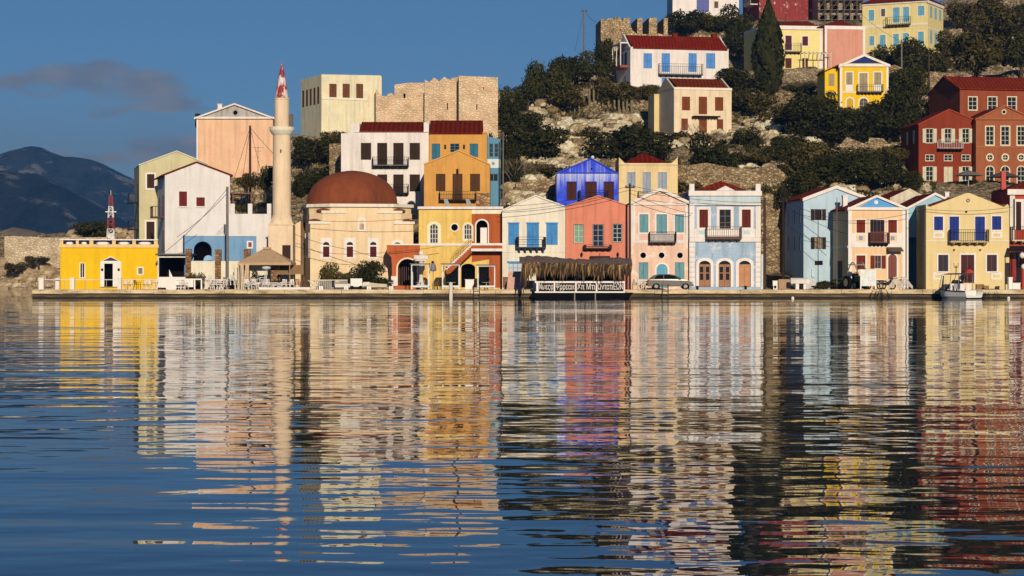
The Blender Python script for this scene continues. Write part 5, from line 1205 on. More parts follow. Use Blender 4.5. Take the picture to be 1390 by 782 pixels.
tag(q.build('scrub', foliage((.022, .022, .006), (.12, .105, .034))), 'dry grass and low scrub growing over the hillside', None, None, 'stuff')

q = MB()
for _ in range(1500):
    x = rnd.choice((rnd.uniform(680, 900), rnd.uniform(980, 1260))); Y = rnd.uniform(250, 345); X = (x - CX) * Y / F
    if noise.noise((X * .05, Y * .05, 11)) < (.12 if x < 900 else -.12): continue
    z = float(terrain_z([X], [Y])[0]) + .9 * noise.fractal((X * .18, Y * .18, 3.1), 1.0, 2.1, 5); rad = rnd.uniform(.35, 1.1)
    for k in range(46):
        v = Vector((rnd.gauss(0, 1), rnd.gauss(0, 1), abs(rnd.gauss(0, 1)))).normalized(); p = Vector((X, Y, z)) + Vector((v.x * rad * 1.3, v.y * rad * 1.3, v.z * rad * .9)) * rnd.uniform(.6, 1.05)
        nn = (v + Vector((rnd.gauss(0, .5), rnd.gauss(0, .5), rnd.gauss(0, .5)))).normalized(); t = nn.orthogonal().normalized(); bt = nn.cross(t); s = rnd.uniform(.1, .24)
        q.face([p - t * s, p + bt * s * .6, p + t * s, p - bt * s * .6])
tag(q.build('undergrowth', foliage((.010, .013, .003), (.085, .08, .02), 'scrub_foliage')), 'low green undergrowth spreading over the hillside', None, None, 'stuff')
# ------------------------------------------------------------------ trees
FM = [foliage((.010, .014, .003), (.072, .074, .016)), foliage((.018, .018, .004), (.12, .10, .026), 'olive_foliage'), foliage((.007, .010, .002), (.042, .046, .010), 'dark_foliage')]
BK = rock((120, 100, 80), (66, 52, 42), 'bark', 3)
def crown_mesh(seed, kind, n, leaf):
    r = random.Random(seed); q = MB(); lumps = []
    if kind == 'cypress':
        for k in range(34):
            t = k / 33; rad = .5 * (math.sin(math.pi * min(1, t * .62 + .34)) ** 1.0) * (1 if t < .6 else 1 - (t - .6) * 1.9) ; a = r.uniform(0, 6.28); lumps.append((Vector((.55 * rad * math.cos(a), .55 * rad * math.sin(a), t * 1.0)), max(.1, rad * .72), 1.3))
    else:
        nl = {'tree': 15, 'bush': 13, 'low': 12}[kind]
        for k in range(nl):
            a = r.uniform(0, 6.28); d = math.sqrt(r.random()) * .42; zc = {'tree': .5, 'bush': .38, 'low': .35}[kind]; zr = {'tree': .26, 'bush': .26, 'low': .2}[kind]
            lumps.append((Vector((d * math.cos(a), d * math.sin(a), zc + r.uniform(-zr, zr) * (1 - .6 * d))), r.uniform(.13, .25), r.uniform(.75, 1.0)))
    if kind == 'cypress':
        for k in range(n):
            t = r.random() ** .8; prof = .5 * (.55 + .45 * min(1, t / .3)) if t < .3 else .5 * max(.03, 1 - ((t - .3) / .7) ** 1.7)
            a = r.uniform(0, 6.28); rr = prof * r.uniform(.55, 1.02) * (1 + .16 * math.sin(5 * a + 14 * t) + .08 * math.sin(23 * t + 3 * a)); p = Vector((rr * math.cos(a), rr * math.sin(a), t + r.uniform(-.01, .02)))
            d = Vector((math.cos(a), math.sin(a), .5 + r.gauss(0, .4))); nn = (d + Vector((r.gauss(0, .5), r.gauss(0, .5), r.gauss(0, .5)))).normalized(); s = leaf * r.uniform(.7, 1.5); tt = Vector((0, 0, 1)).cross(nn).normalized(); up = Vector((nn.x * .3, nn.y * .3, .55))
            q.face([p - tt * s, p - up * s * .6, p + tt * s, p + up * s])
        return q
    tot = sum(l[1] ** 2 for l in lumps)
    for c, rad, sz in lumps:
        for k in range(int(n * rad * rad / tot)):
            d = Vector((r.gauss(0, 1), r.gauss(0, 1), r.gauss(0, 1))).normalized(); rr = rad * (r.uniform(.25, 1.0) ** .45) * (1.0 if r.random() > .06 else r.uniform(1.05, 1.4))
            p = c + Vector((d.x * rr, d.y * rr, d.z * rr * sz))
            nn = (d + Vector((r.gauss(0, .6), r.gauss(0, .6), r.gauss(0, .6) + .2))).normalized(); t = nn.orthogonal().normalized(); bt = nn.cross(t); a = r.uniform(0, 6.28); t, bt = t * math.cos(a) + bt * math.sin(a), bt * math.cos(a) - t * math.sin(a)
            s = leaf * r.uniform(.6, 1.5)
            q.face([p - t * s, p + bt * s * .5 - t * .1 * s, p + t * s, p - bt * s * .5 + t * .15 * s])
    return q
def trunk_mesh(seed, kind):
    r = random.Random(seed); q = MB(); top = {'tree': .45, 'bush': .25, 'low': .2, 'cypress': .8}[kind]
    q.tube((0, 0, -.25), (.02, .01, top * .5), .045, .033, 7)
    if kind == 'cypress': q.tube((.02, .01, top * .5), (0, 0, top), .033, .01, 6)
    else:
        for k in range(5): a = 6.28 * k / 5 + r.random(); e = Vector((.26 * math.cos(a), .26 * math.sin(a), top + r.uniform(.05, .25))); mid = Vector((.1 * math.cos(a), .1 * math.sin(a), top * .8)); q.tube((.02, .01, top * .45), mid, .028, .02, 5); q.tube(mid, e, .02, .008, 5)
    return q
PROTO = {}
def proto(kind, var, fm):
    k = (kind, var, fm)
    if k not in PROTO:
        c = crown_mesh(hash((kind, var)) % 999 if False else sum(map(ord, kind)) * 7 + var * 13, kind, {'tree': 3600, 'bush': 3200, 'low': 2400, 'cypress': 9000}[kind], {'tree': .031, 'bush': .033, 'low': .04, 'cypress': .05}[kind])
        t = trunk_mesh(var, kind)
        mc = c.build('crown', FM[fm]); mt = t.build('trunk', BK); PROTO[k] = (mc.data, mt.data); bpy.data.objects.remove(mc); bpy.data.objects.remove(mt)
    return PROTO[k]
NT_ = [0]
def tree(x, y, w, h, kind, label, fm=0, Y=None, group=None, name=None, grd=None):
    p = hit(x, y) if Y is None else at(x, y, Y)
    if grd is not None: p.z = grd
    NT_[0] += 1; var = NT_[0] % 4
    cm, tm = proto(kind, var, fm); W_, H_ = px2m(w, p.y), px2m(h, p.y)
    g = empty(name or {'tree': 'tree', 'bush': 'bush', 'low': 'bush', 'cypress': 'cypress_tree'}[kind], p, label, 'tree' if kind in ('tree', 'cypress') else 'bush', rnd.uniform(0, 6.28), group)
    kx = 1.12 if kind != 'cypress' else 1.0
    for nm, me in (('crown', cm), ('trunk', tm)):
        o = bpy.data.objects.new(nm, me); COL.objects.link(o); o.parent = g; o.scale = (W_ * kx, W_ * kx, H_ * 1.12) if kind != 'cypress' else (W_ * 1.0, W_ * 1.0, H_)
    return g
T, BU, LO = 'tree', 'bush', 'low'
tree(690, 172, 36, 56, T, 'dark tree touching the right tower of the fort', 2)
tree(716, 156, 46, 54, T, 'dark green tree second from the fort along the skyline')
tree(745, 146, 52, 62, T, 'broad tree on the skyline where the ridge begins to climb', 0)
tree(772, 122, 46, 52, T, 'tall skyline tree left of the utility pole', 2)
tree(800, 118, 44, 50, T, 'skyline tree under the utility pole', 0)
tree(823, 112, 34, 62, T, 'dark tree against the left edge of the ruined tower', 2)
tree(706, 186, 56, 44, BU, 'bush on the slope edge right below the skyline trees near the fort')
tree(772, 152, 58, 40, BU, 'olive green bush left of the pale cactus stalks', 1)
tree(832, 146, 54, 42, BU, 'bush among the pale cactus stalks below the long white house', 1)
tree(868, 140, 46, 30, LO, 'low bush at the foot of the long white house', 1)
tree(725, 222, 78, 66, BU, 'big dark round bush on the rubble slope above the cream house', 2)
tree(852, 226, 104, 70, BU, 'widest dark bush, above the sand coloured house', 2)
tree(968, 246, 72, 74, BU, 'big dark bush below the lone cream house on the slope', 2)
tree(908, 198, 44, 26, LO, 'low green bush at the left foot of the lone cream house', 1)
tree(760, 240, 54, 22, LO, 'low olive scrub left of the cobalt blue house', 1)
tree(715, 292, 60, 26, LO, 'low green scrub behind the cream house roof', 1)
tree(692, 262, 30, 60, T, 'thin leafy tree right of the glazed veranda', 2)
tree(672, 290, 26, 110, T, 'narrow dark tree in the shade right of the ochre houses', 2)
tree(934, 262, 40, 24, LO, 'small bush on the terrace wall left of the pale blue house', 1)
tree(935, 52, 52, 44, T, 'tree in front of the white building at the top edge', 2)
tree(990, 52, 54, 46, T, 'round tree right of the white building at the top edge', 0)
tree(965, 44, 40, 30, BU, 'small bush below the navy door of the white building at the top edge', 1)
tree(1003, 84, 44, 52, T, 'dark tree behind the right end of the long white house', 2)
tree(1006, 130, 56, 44, BU, 'bush just right of the long white house', 2)
tree(1000, 152, 44, 38, BU, 'bush at the right of the lone cream house roof', 0)
tree(1043, 128, 42, 124, 'cypress', 'tall dark cypress in front of the pale yellow house', 2)
tree(1024, 158, 56, 40, BU, 'bush at the foot of the tall cypress', 1)
tree(1060, 172, 52, 38, BU, 'olive bush below the stone terrace wall', 1)
tree(1026, 224, 36, 22, LO, 'low bush on the stony patch right of the lone cream house', 1)
tree(1056, 218, 50, 38, BU, 'bush above the right end of the stone terrace wall', 0)
tree(1108, 200, 84, 66, T, 'large dark tree left in the row below the bright yellow house', 2)
tree(1152, 204, 88, 62, T, 'large dark tree in the middle of the row below the bright yellow house', 2)
tree(1196, 198, 76, 62, T, 'large dark tree at the right in the row below the bright yellow house', 2)
tree(1226, 186, 58, 74, T, 'tall dark tree right of the bright yellow house', 2)
tree(1240, 150, 48, 60, T, 'dark tree behind the upper brick red house', 0)
tree(1088, 246, 58, 64, BU, 'olive shrub in the hollow above the sky blue house', 1)
tree(1120, 160, 40, 40, BU, 'small dark shrub left of the bright yellow house', 0)
tree(1080, 268, 62, 46, BU, 'dense bush behind the left eave of the sky blue house', 0)
tree(1124, 264, 72, 54, T, 'dense tree behind the gable of the sky blue house', 2)
tree(1164, 262, 72, 54, T, 'dense tree between the sky blue house and the blue pediment house', 0)
tree(1206, 262, 64, 50, T, 'dense tree left of the dark red house', 2)
tree(1232, 262, 40, 34, BU, 'bush at the left foot of the dark red house', 0)
tree(1046, 292, 44, 40, BU, 'olive bush on top of the tall retaining wall between the two blue houses', 1)
tree(1325, 112, 96, 82, T, 'huge round tree above the long red roof', 1)
tree(1386, 106, 60, 66, T, 'tree right of the huge round tree at the right edge', 0)
tree(1355, 66, 84, 56, T, 'tree on the rocky top right of the hill', 1)
tree(1312, 46, 46, 44, T, 'tree right of the upper yellow house', 1)
tree(1388, 44, 50, 46, T, 'tree in the top right corner', 0)
tree(1336, 26, 60, 34, BU, 'scrub at the very top of the hill on the right', 1)
tree(1200, 96, 44, 40, BU, 'bush at the left foot of the upper yellow house', 0)
tree(1242, 102, 54, 50, T, 'young tree in front of the upper yellow house', 0)
tree(1222, 128, 50, 40, BU, 'shrub between the bright yellow house and the brick red houses', 2)
tree(1185, 78, 26, 26, BU, 'small bush right of the dusty pink wall', 0)
tree(1304, 258, 44, 18, LO, 'low hedge at the foot of the dark red house', 0, 284)
tree(1352, 258, 60, 16, LO, 'low hedge at the foot of the orange red house', 0, 284)
tree(420, 232, 62, 56, T, 'dark tree left of the white house row, behind the minaret', 2)
tree(436, 262, 56, 40, BU, 'dark bush just left above the mosque dome', 2)
tree(408, 270, 36, 44, BU, 'bush right beside the minaret shaft', 2)
tree(452, 200, 30, 26, BU, 'bare looking shrub at the foot of the left fort tower', 1)
tree(360, 262, 34, 46, BU, 'bush on the white annex terrace left of the minaret', 2, 250)
tree(332, 256, 26, 24, BU, 'bush under the peach house behind the annex', 1, 255)
tree(515, 166, 30, 12, LO, 'small shrub at the foot of the fort curtain wall', 1)
tree(122, 326, 56, 34, BU, 'dark bush behind the old wall on the rocky point', 0, 352)
tree(18, 368, 30, 16, LO, 'low olive bush on the boulders at far left', 1, 338)
tree(52, 358, 30, 14, LO, 'low bush under the old wall at far left', 1, 340)
tree(443, 390, 30, 42, BU, 'leafy shrub in front of the first mosque window', 1, 226.5, name='potted_shrub', grd=GZ)
tree(470, 390, 26, 30, BU, 'small sparse shrub between the two larger ones by the mosque', 1, 226.5, name='potted_shrub', grd=GZ)
tree(494, 390, 42, 48, BU, 'taller dark shrub in front of the third mosque window', 2, 226.5, name='potted_shrub', grd=GZ)
tree(520, 389, 30, 22, LO, 'low leafy shrub against the terracotta archway', 2, 226.5, name='potted_shrub', grd=GZ)
tree(267, 388, 26, 26, BU, 'flowering shrub right of the dark cafe shelter', 1, 225, name='potted_shrub', grd=GZ)
tree(1100, 388, 56, 16, LO, 'low weedy bush in front of the sky blue house', 1, 233, grd=GZ)
tree(1140, 390, 40, 18, LO, 'dry weedy bush at the corner of the beige house', 1, 230, grd=GZ)
tree(330, 290, 16, 16, LO, 'small potted plant on the annex terrace', 0, 238, name='potted_shrub')
tree(1018, 200, 44, 30, BU, 'low bush on the bare patch below and right of the lone cream house', 0)
tree(1075, 212, 50, 36, BU, 'bush left of the row of dark trees below the bright yellow house', 2)
tree(1038, 250, 40, 26, BU, 'bush above the right part of the stone terrace wall', 1)
tree(1132, 232, 66, 40, BU, 'broad bush in front of the ruined wall left of the dark red house', 2)
tree(1178, 236, 66, 38, BU, 'broad bush in the hollow left of the dark red house', 0)
tree(1212, 226, 40, 34, BU, 'olive bush hugging the side of the dark red house', 1)
tree(1064, 300, 22, 60, BU, 'climbing bush in the shade left of the sky blue house', 2, 243)
tree(790, 196, 60, 26, BU, 'flat bush in the middle of the rubble slope', 1)
tree(690, 225, 36, 40, BU, 'bush on the slope beside the right fort tower foot', 2)
tree(1086, 128, 40, 18, LO, 'creeper hanging over the stone terrace wall', 0)
tree(1270, 100, 40, 36, BU, 'bush right of the upper yellow house corner', 0)
tree(1290, 78, 44, 40, BU, 'scrub bush on the slope right of the upper yellow house', 1)
tree(263, 389, 22, 15, LO, 'dark low plant beside the cafe shelter at the foot of the cream wall', 2, 224.6, name='potted_shrub', grd=GZ)
tree(318, 389, 14, 18, BU, 'dark plant between the lamp pole and the bundle of folded parasols', 2, 224.8, name='potted_shrub', grd=GZ)
# bare shrub
def bare(p, h, label):
    q = MB(); r = random.Random(5)
    def br(a, d, l, w, n):
        e = a + d * l; q.tube(a, e, w, w * .65, 4)
        if n: 
            for k in range(3): br(e, (d + Vector((r.uniform(-.7, .7), r.uniform(-.7, .7), r.uniform(-.1, .5)))).normalized(), l * .68, w * .62, n - 1)
    for k in range(5): br(Vector((0, 0, -.3)), Vector((r.uniform(-.6, .6), r.uniform(-.6, .6), 1)).normalized(), h * .36, .05, 3)
    o = q.build('bare_shrub', paint((150, 130, 105), .9), None, loc=p); tag(o, label, 'shrub')
bare(hit(700, 262), 5.5, 'leafless grey shrub on the slope left of the cobalt blue house'); bare(hit(940, 200), 4.5, 'leafless twiggy shrub in front of the lone cream house')
# palm
p = hit(1088, 150); g = empty('palm_tree', p, 'short palm with drooping fronds below the stone terrace wall', 'palm'); hh = px2m(22, p.y)
MB().tube((0, 0, -.5), (0, 0, hh), .28, .22, 8).build('trunk', BK, g); q = MB(); r = random.Random(3)
for k in range(34):
    a = r.uniform(0, 6.28); up = r.uniform(-.3, 1.0); d = Vector((math.cos(a), math.sin(a), 0)); pts = [Vector((0, 0, hh)) + d * (t * 1.9) + Vector((0, 0, up * 1.6 * t - 1.5 * t * t)) for t in (0, .35, .7, 1)]; sd = d.cross(Vector((0, 0, 1)))
    for a_, b_, w0, w1 in zip(pts[:-1], pts[1:], (.12, .28, .22), (.28, .22, .02)): q.face([a_ - sd * w0, a_ + sd * w0, b_ + sd * w1 - Vector((0, 0, .1)), b_ - sd * w1 - Vector((0, 0, .1))])
q.build('crown', FM[0], g)
# cactus stalks
pm = None
for i, (x, y, h) in enumerate([(774, 138, 22), (780, 142, 20), (792, 134, 24), (800, 136, 26), (806, 132, 24), (812, 130, 22), (818, 134, 26), (826, 136, 18), (840, 140, 26), (846, 142, 24), (851, 138, 22), (857, 142, 20), (786, 140, 16), (834, 134, 16)]):
    p = hit(x, y + 13); H_ = px2m(h, p.y)
    if pm is None:
        q = MB(); q.lathe([(.16, -.3), (.2, .3), (.24, .7), (.2, .92), (.05, 1.0), (.001, 1.0)], n=9)
        pm = q.build('cactus', paint((126, 112, 76), .9), None, True)
        o = pm
    else: o = pm.copy(); COL.objects.link(o)
    o.location = p; o.scale = (.9, .9, H_ * rnd.uniform(.85, 1.1)); tag(o, 'pale columnar cactus stalk on the slope below the long white house', 'cactus', 'pale cactus stalks on the slope')

# ------------------------------------------------------------------ poles and cables
WD = paint((74, 54, 42), .9); MT = paint((120, 112, 104), .6); BLK = paint((18, 16, 16), .85); WHT = paint((246, 242, 230), .5, var=.1)
def pole(x, yb, yt, Y, r, mat, label, arm=True, name='utility_pole', lean=0):
    p = at(x, yb, Y); h = px2m(yb - yt, Y); g = empty(name, p, label, 'pole'); MB().tube((0, 0, -.6), (lean, 0, h), r, r * .75, 8).build('shaft', mat, g)
    if arm:
        q = MB().box(lean - .5, -.06, h - .5, lean + .5, .06, h - .38)
        for u in (-.42, 0, .42): q.lathe([(.05, h - .38), (.07, h - .3), (.05, h - .2), (.001, h - .19)], (lean + u, 0), 6)
        q.build('crossarm', WD, g)
    return g
P = {}
pole(308.6, 390, 253.5, 224, .17, MT, 'tall pale steel lamp pole before the blue block', False, 'lamp_pole')
pole(339.5, 262, 170.5, 252, .17, paint((84, 50, 36), .9), 'dark wooden mast with guy wires in front of the peach house', False)
pole(855, 391, 249, 226.3, .14, WD, 'wooden utility pole between the coral and the pink house')
pole(1038, 391, 268, 226.5, .18, WD, 'wooden pole at the right corner of the large pale blue house', False)
pole(1063, 385, 268, 233, .2, paint((54, 38, 32), .9), 'dark wooden pole at the corner of the sky blue house')
pole(1224, 115, 54, 372, .17, MT, 'grey pole in front of the upper yellow house', True)
pole(1261, 145, 72, 335, .15, WD, 'thin brown pole left of the upper brick red house', True)
pole(793, 90, 12, 372, .2, MT, 'lone utility pole on the skyline left of the ruined tower', True)
pole(683, 300, 180, 251, .09, MT, 'thin grey pole beside the glazed veranda', False); pole(1136, 390, 268, 227.5, .05, MT, 'thin white pipe pole at the corner of the sky blue house', False)
def cable(pts, sag, label, r=.028):
    q = MB()
    for (a, b_) in zip(pts[:-1], pts[1:]):
        A, B_ = at(*a), at(*b_); prev = A
        for k in range(1, 13):
            t = k / 12; c = A.lerp(B_, t); c.z -= sag * 4 * t * (1 - t); q.tube(prev, c, r, r, 4); prev = c
    o = q.build('power_cable', paint((40, 38, 38), .8)); tag(o, label, 'cable')
cable([(681, 287, 226), (855, 258, 226), (1038, 275, 226.4), (1140, 300, 227)], .35, 'upper power cable strung across the pale blue and cream fronts')
cable([(681, 280, 226), (855, 252, 226), (1063, 272, 233)], .5, 'power cable passing over the coral and pink gables')
cable([(855, 262, 226), (940, 290, 226.8)], .25, 'short cable dropping from the pole across the pink gable')
cable([(1063, 272, 233), (1150, 300, 227.3), (1257, 284, 226.8), (1375, 281, 226)], .3, 'power cable crossing the beige and pale yellow fronts')
cable([(1063, 278, 233), (1150, 318, 227)], .3, 'cable sloping down over the sky blue front'); cable([(1063, 302, 233), (1126, 335, 229)], .3, 'lower cable sloping over the sky blue front')
cable([(308.6, 256, 224), (224, 342, 228)], .4, 'cable sloping from the lamp pole across the white house'); cable([(308.6, 262, 224), (240, 322, 229)], .3, 'second cable from the lamp pole across the white house')
cable([(339.5, 173, 252), (372, 300, 238)], .2, 'guy wire from the dark mast down to the minaret foot'); cable([(339.5, 173, 252), (312, 262, 252)], .0, 'guy wire from the dark mast to the left'); cable([(339.5, 173, 252), (326, 262, 248)], .1, 'steep guy wire left of the dark mast'); cable([(339.5, 173, 252), (405, 240, 255)], .3, 'guy wire from the dark mast to the trees behind the minaret')
cable([(400, 318, 228), (480, 340, 227), (532, 350, 227)], .2, 'cable drooping across the mosque front'); cable([(400, 298, 228), (568, 296, 228)], .3, 'level cable across the upper mosque front'); cable([(400, 334, 228), (470, 345, 227.5), (600, 334, 227)], .2, 'lower cable across the mosque windows')
cable([(793, 14, 372), (780, 70, 372)], 0, 'stay wire of the skyline pole'); cable([(793, 14, 372), (818, 30, 376)], .8, 'cable from the skyline pole to the ruined tower'); cable([(1224, 56, 372), (1170, 20, 400)], .5, 'cable from the grey pole to the upper yellow house')
# radio mast
p = at(150.5, 326, 346); g = empty('radio_mast', p, 'red and white lattice radio mast behind the yellow quay building', 'mast'); hh = px2m(61, 346); RW = [WHT, paint((160, 50, 54), .6)]
N = 8
for k in range(N):
    q = MB(); z0, z1 = hh * k / N, hh * (k + 1) / N; w0, w1 = .58 - .36 * k / N, .58 - .36 * (k + 1) / N; c4 = [(-1, -1), (1, -1), (1, 1), (-1, 1)]
    for i in range(4):
        a, c = c4[i], c4[(i + 1) % 4]; q.tube((a[0] * w0, a[1] * w0, z0), (a[0] * w1, a[1] * w1, z1), .06, .06, 4); q.tube((a[0] * w0, a[1] * w0, z0), (c[0] * w1, c[1] * w1, z1), .045, .045, 4); q.tube((a[0] * w1, a[1] * w1, z1), (c[0] * w1, c[1] * w1, z1), .045, .045, 4)
    q.build('mast_section', RW[1 if k in (2, 3, 6, 7) else 0], g)
q = MB().box(-.9, -.05, hh * .62, .9, .05, hh * .64); q.tube((0, 0, hh), (0, 0, hh + .8), .04); q.box(-.5, -.3, .2, .5, -.1, 1.1); q.build('antenna', WHT, g)

# ------------------------------------------------------------------ quay furniture
def on(x, Y): return Vector(((x - CX) * Y / F, Y, GZ))
def post(x, Y, w, h, label, grp=None):
    q = MB().box(-w / 2, -w / 2, 0, w / 2, w / 2, h); q.box(-w / 2 - .04, -w / 2 - .04, h, w / 2 + .04, w / 2 + .04, h + .08); tag(q.build('post', plaster(WHITE, .25), None, loc=on(x, Y)), label, 'post', grp)
post(56.5, 221.3, .52, 1.15, 'white square post at the very end of the quay'); post(98.5, 221.3, .46, 1.15, 'white square post in front of the yellow wall'); post(162.5, 221.3, .4, 1.15, 'white square post right of the yellow building door'); post(78.5, 221.8, .44, 1.1, 'white and yellow post at the left corner of the yellow building')
g = empty('quay_railing', on(60, 221.3), 'long white pipe railing along the end of the quay', 'railing'); q = MB(); L0 = px2m(155, 221)
q.tube((0, 0, 1.02), (L0, 0, 1.02), .04, .04, 6); q.build('rail', WHT, g); q = MB()
for k in range(1, 6): q.tube((L0 * k / 5.5, 0, 0), (L0 * k / 5.5, 0, 1.02), .03, .03, 5)
q.build('upright', paint((190, 180, 160)), g)
g = empty('white_fence', on(229, 221.6), 'white panelled fence in front of the dark cafe shelter', 'fence'); q = MB(); L0 = px2m(58, 221)
q.box(-1.1, -.04, .25, 2.6, .04, 1.0); q.build('panel', plaster(WHITE, .15), g); q = MB().box(-1.2, -.06, 1.001, L0 - 1, .06, 1.14)
for u in (2.66, L0 - 1.1): q.box(u, -.06, 0, u + .14, .06, 1.0)
q.build('frame', WHT, g)
# white cloth / sail shape
q = MB(); r = random.Random(4)
q.add([(-.42, -.25, -.2), (.42, -.25, -.2), (.42, .3, -.2), (-.42, .3, -.2), (-.55, -.3, .25), (.62, -.3, .2), (.5, .3, .25), (-.5, .3, .3), (-.25, -.2, .7), (.3, -.2, .7), (.25, .2, .7), (-.25, .2, .7), (-.2, -.12, 1.35), (.18, -.12, 1.3), (.12, .12, 1.3), (-.2, .12, 1.35), (-.22, 0, 2.1)],
      [(0, 1, 5, 4), (1, 2, 6, 5), (2, 3, 7, 6), (3, 0, 4, 7), (4, 5, 9, 8), (5, 6, 10, 9), (6, 7, 11, 10), (7, 4, 8, 11), (8, 9, 13, 12), (9, 10, 14, 13), (10, 11, 15, 14), (11, 8, 12, 15), (12, 13, 16), (13, 14, 16), (14, 15, 16), (15, 12, 16)])
tag(q.build('folded_parasol', plaster(WHITE, .15), None, loc=on(232.5, 220.7)), 'white draped folded parasol on a heavy base by the cafe shelter', 'parasol')
# chairs
def chair_mesh(mat):
    q = MB()
    for u in (-.2, .2):
        q.tube((u * 1.15, -.22, 0), (u, -.2, .45), .025, .025, 4); q.tube((u * 1.2, .26, 0), (u, .2, .45), .025, .025, 4); q.tube((u, .2, .45), (u * .95, .3, .9), .025, .022, 4); q.tube((u * 1.1, -.2, .65), (u * 1.05, .24, .65), .02, .02, 4); q.tube((u * 1.1, -.2, .45), (u * 1.1, -.2, .65), .02, .02, 4)
    q.box(-.22, -.22, .43, .22, .22, .465); q.box(-.2, .27, .84, .2, .31, .92)
    for u in (-.12, 0, .12): q.add([(u - .03, .2, .465), (u + .03, .2, .465), (u + .03, .29, .84), (u - .03, .29, .84)], [(0, 1, 2, 3)])
    o = q.build('chair', mat); d = o.data; bpy.data.objects.remove(o); return d
CHW = chair_mesh(WHT); CHB = chair_mesh(paint((110, 66, 44))); CHD = chair_mesh(paint((120, 90, 50)))
def chair(x, Y, a, me, label, grp, z=0, tilt=0):
    o = bpy.data.objects.new('chair', me); COL.objects.link(o); o.location = on(x, Y) + Vector((0, 0, z)); o.rotation_euler = (tilt, 0, a); o.scale = (1.15,) * 3; tag(o, label, 'chair', grp)
for x in (171, 178, 197, 203): chair(x, 223.2, rnd.uniform(-.4, .4), CHW, 'white chair in the row along the yellow building wall', 'white chairs by the yellow building')
chair(186.5, 223, 1.2, chair_mesh(BLK), 'black chair among the white ones by the yellow wall', None)
chair(209.5, 222.6, 2.0, CHW, 'white chair at the right corner of the yellow building', None); chair(214, 222.4, .6, CHW, 'white chair just left of the white panelled fence', None)
for x in (242, 247, 251): chair(x, 221.0, rnd.uniform(-1, 1), CHW, 'white chair standing before the white fence panel', 'white chairs before the fence panel')
for x in (283, 286, 290, 294, 298, 303, 313, 317): chair(x, rnd.uniform(221, 223.5), rnd.uniform(0, 6.3), CHW, 'white chair crowded around the lamp pole', 'white chairs around the lamp pole', rnd.choice((0, 0, .45)))
for x in (334, 338, 341, 345, 348, 352, 356, 360, 364, 369, 373, 377, 381, 384): chair(x, rnd.uniform(221, 224), rnd.uniform(0, 6.3), CHW, 'white chair in the jumble under the big canvas canopy', 'white chairs under the canvas canopy', rnd.choice((0, 0, 0, .5)), rnd.choice((0, 0, .5, -.6)))
for x in (386, 391, 396): chair(x, 223.5, rnd.uniform(0, 6.3), CHW, 'white chair under the brown awning by the mosque', 'white chairs under the brown awning')
for x in (404, 409): chair(x, 224, rnd.uniform(0, 6.3), CHB, 'brown chair under the edge of the brown awning', 'brown chairs under the brown awning')
for x in (862, 866.5, 872): chair(x, 222.5, rnd.uniform(-.6, .6), CHD if x == 862 else CHW, {862: 'tan chair beside the thatched raft', 866.5: 'pale chair between the raft and the scooter', 872: 'pale chair nearest the scooter'}[x], None)
for x in (590.5, 595, 598.5): chair(x, 224.5, rnd.uniform(0, 6.3), CHD, 'wooden chair between the two left glass enclosures', 'wooden chairs between the glass enclosures')
q = MB().box(-1.1, -.3, 0, 1.1, .3, .12); tag(MB().box(0, -.2, -.1, px2m(70, 220), .3, .24).build('curb_wall', plaster(WHITE, .2), None, loc=on(351.5, 220.3)), 'low white painted kerb wall in front of the canopy chairs', 'kerb')
def table(x, Y, label, mat=WHT):
    q = MB().lathe([(.001, .74), (.45, .74), (.45, .7), (.05, .7), (.04, .05), (.25, .03), (.25, 0)], n=12); tag(q.build('round_table', mat, None, loc=on(x, Y)), label, 'table')
table(300, 222.5, 'small round white table by the lamp pole'); table(350, 222.8, 'small round white table under the canvas canopy'); table(371, 223, 'small round table near the right side of the canvas canopy')
# canopy tent
g = empty('canvas_canopy', on(362.5, 226.2), 'large tan pyramid canvas canopy over the cafe chairs', 'canopy'); w = px2m(36, 226); ha = px2m(391 - 335.5, 226); he = px2m(391 - 355, 226); hs = px2m(391 - 358.5, 226)
CV = paint((196, 160, 118), .9, var=.15)
q = MB().add([(-w, -2.6, he), (w, -2.6, he), (w, 2.6, he), (-w, 2.6, he), (-.25, 0, ha), (.25, 0, ha)], [(0, 1, 5, 4), (1, 2, 5), (2, 3, 4, 5), (3, 0, 4)]); q.add([(-w, -2.6, he), (w, -2.6, he), (w, 2.6, he), (-w, 2.6, he), (-w, -2.6, hs), (w, -2.6, hs), (w, 2.6, hs), (-w, 2.6, hs)], [(0, 1, 5, 4), (1, 2, 6, 5), (2, 3, 7, 6), (3, 0, 4, 7)]); q.build('canvas', CV, g)
for u in (-w + .15, w - .15):
    for v in (-2.5, 2.5): MB().tube((u, v, 0), (u, v, he), .07, .07, 6).build('pole', paint((170, 130, 90)), g)
MB().box(-.4, -.4, ha - .12, .4, .4, ha + .1).build('vent_cap', CV, g)
q = MB()
for k in range(2): u = -w + .3 + k * .55; q.add([(u, -2.62, hs + .1), (u + .4, -2.62, hs + .1), (u + .32, -2.66, .4), (u + .02, -2.5, .4)], [(0, 1, 2, 3)])
q.build('curtain', paint((214, 180, 140), .9), g)
g = empty('brown_awning', on(396, 226), 'sloping brown fabric awning with dark space beneath left of the mosque', 'awning'); w = px2m(17, 226); z1, z0 = px2m(391 - 359, 226), px2m(391 - 371, 226)
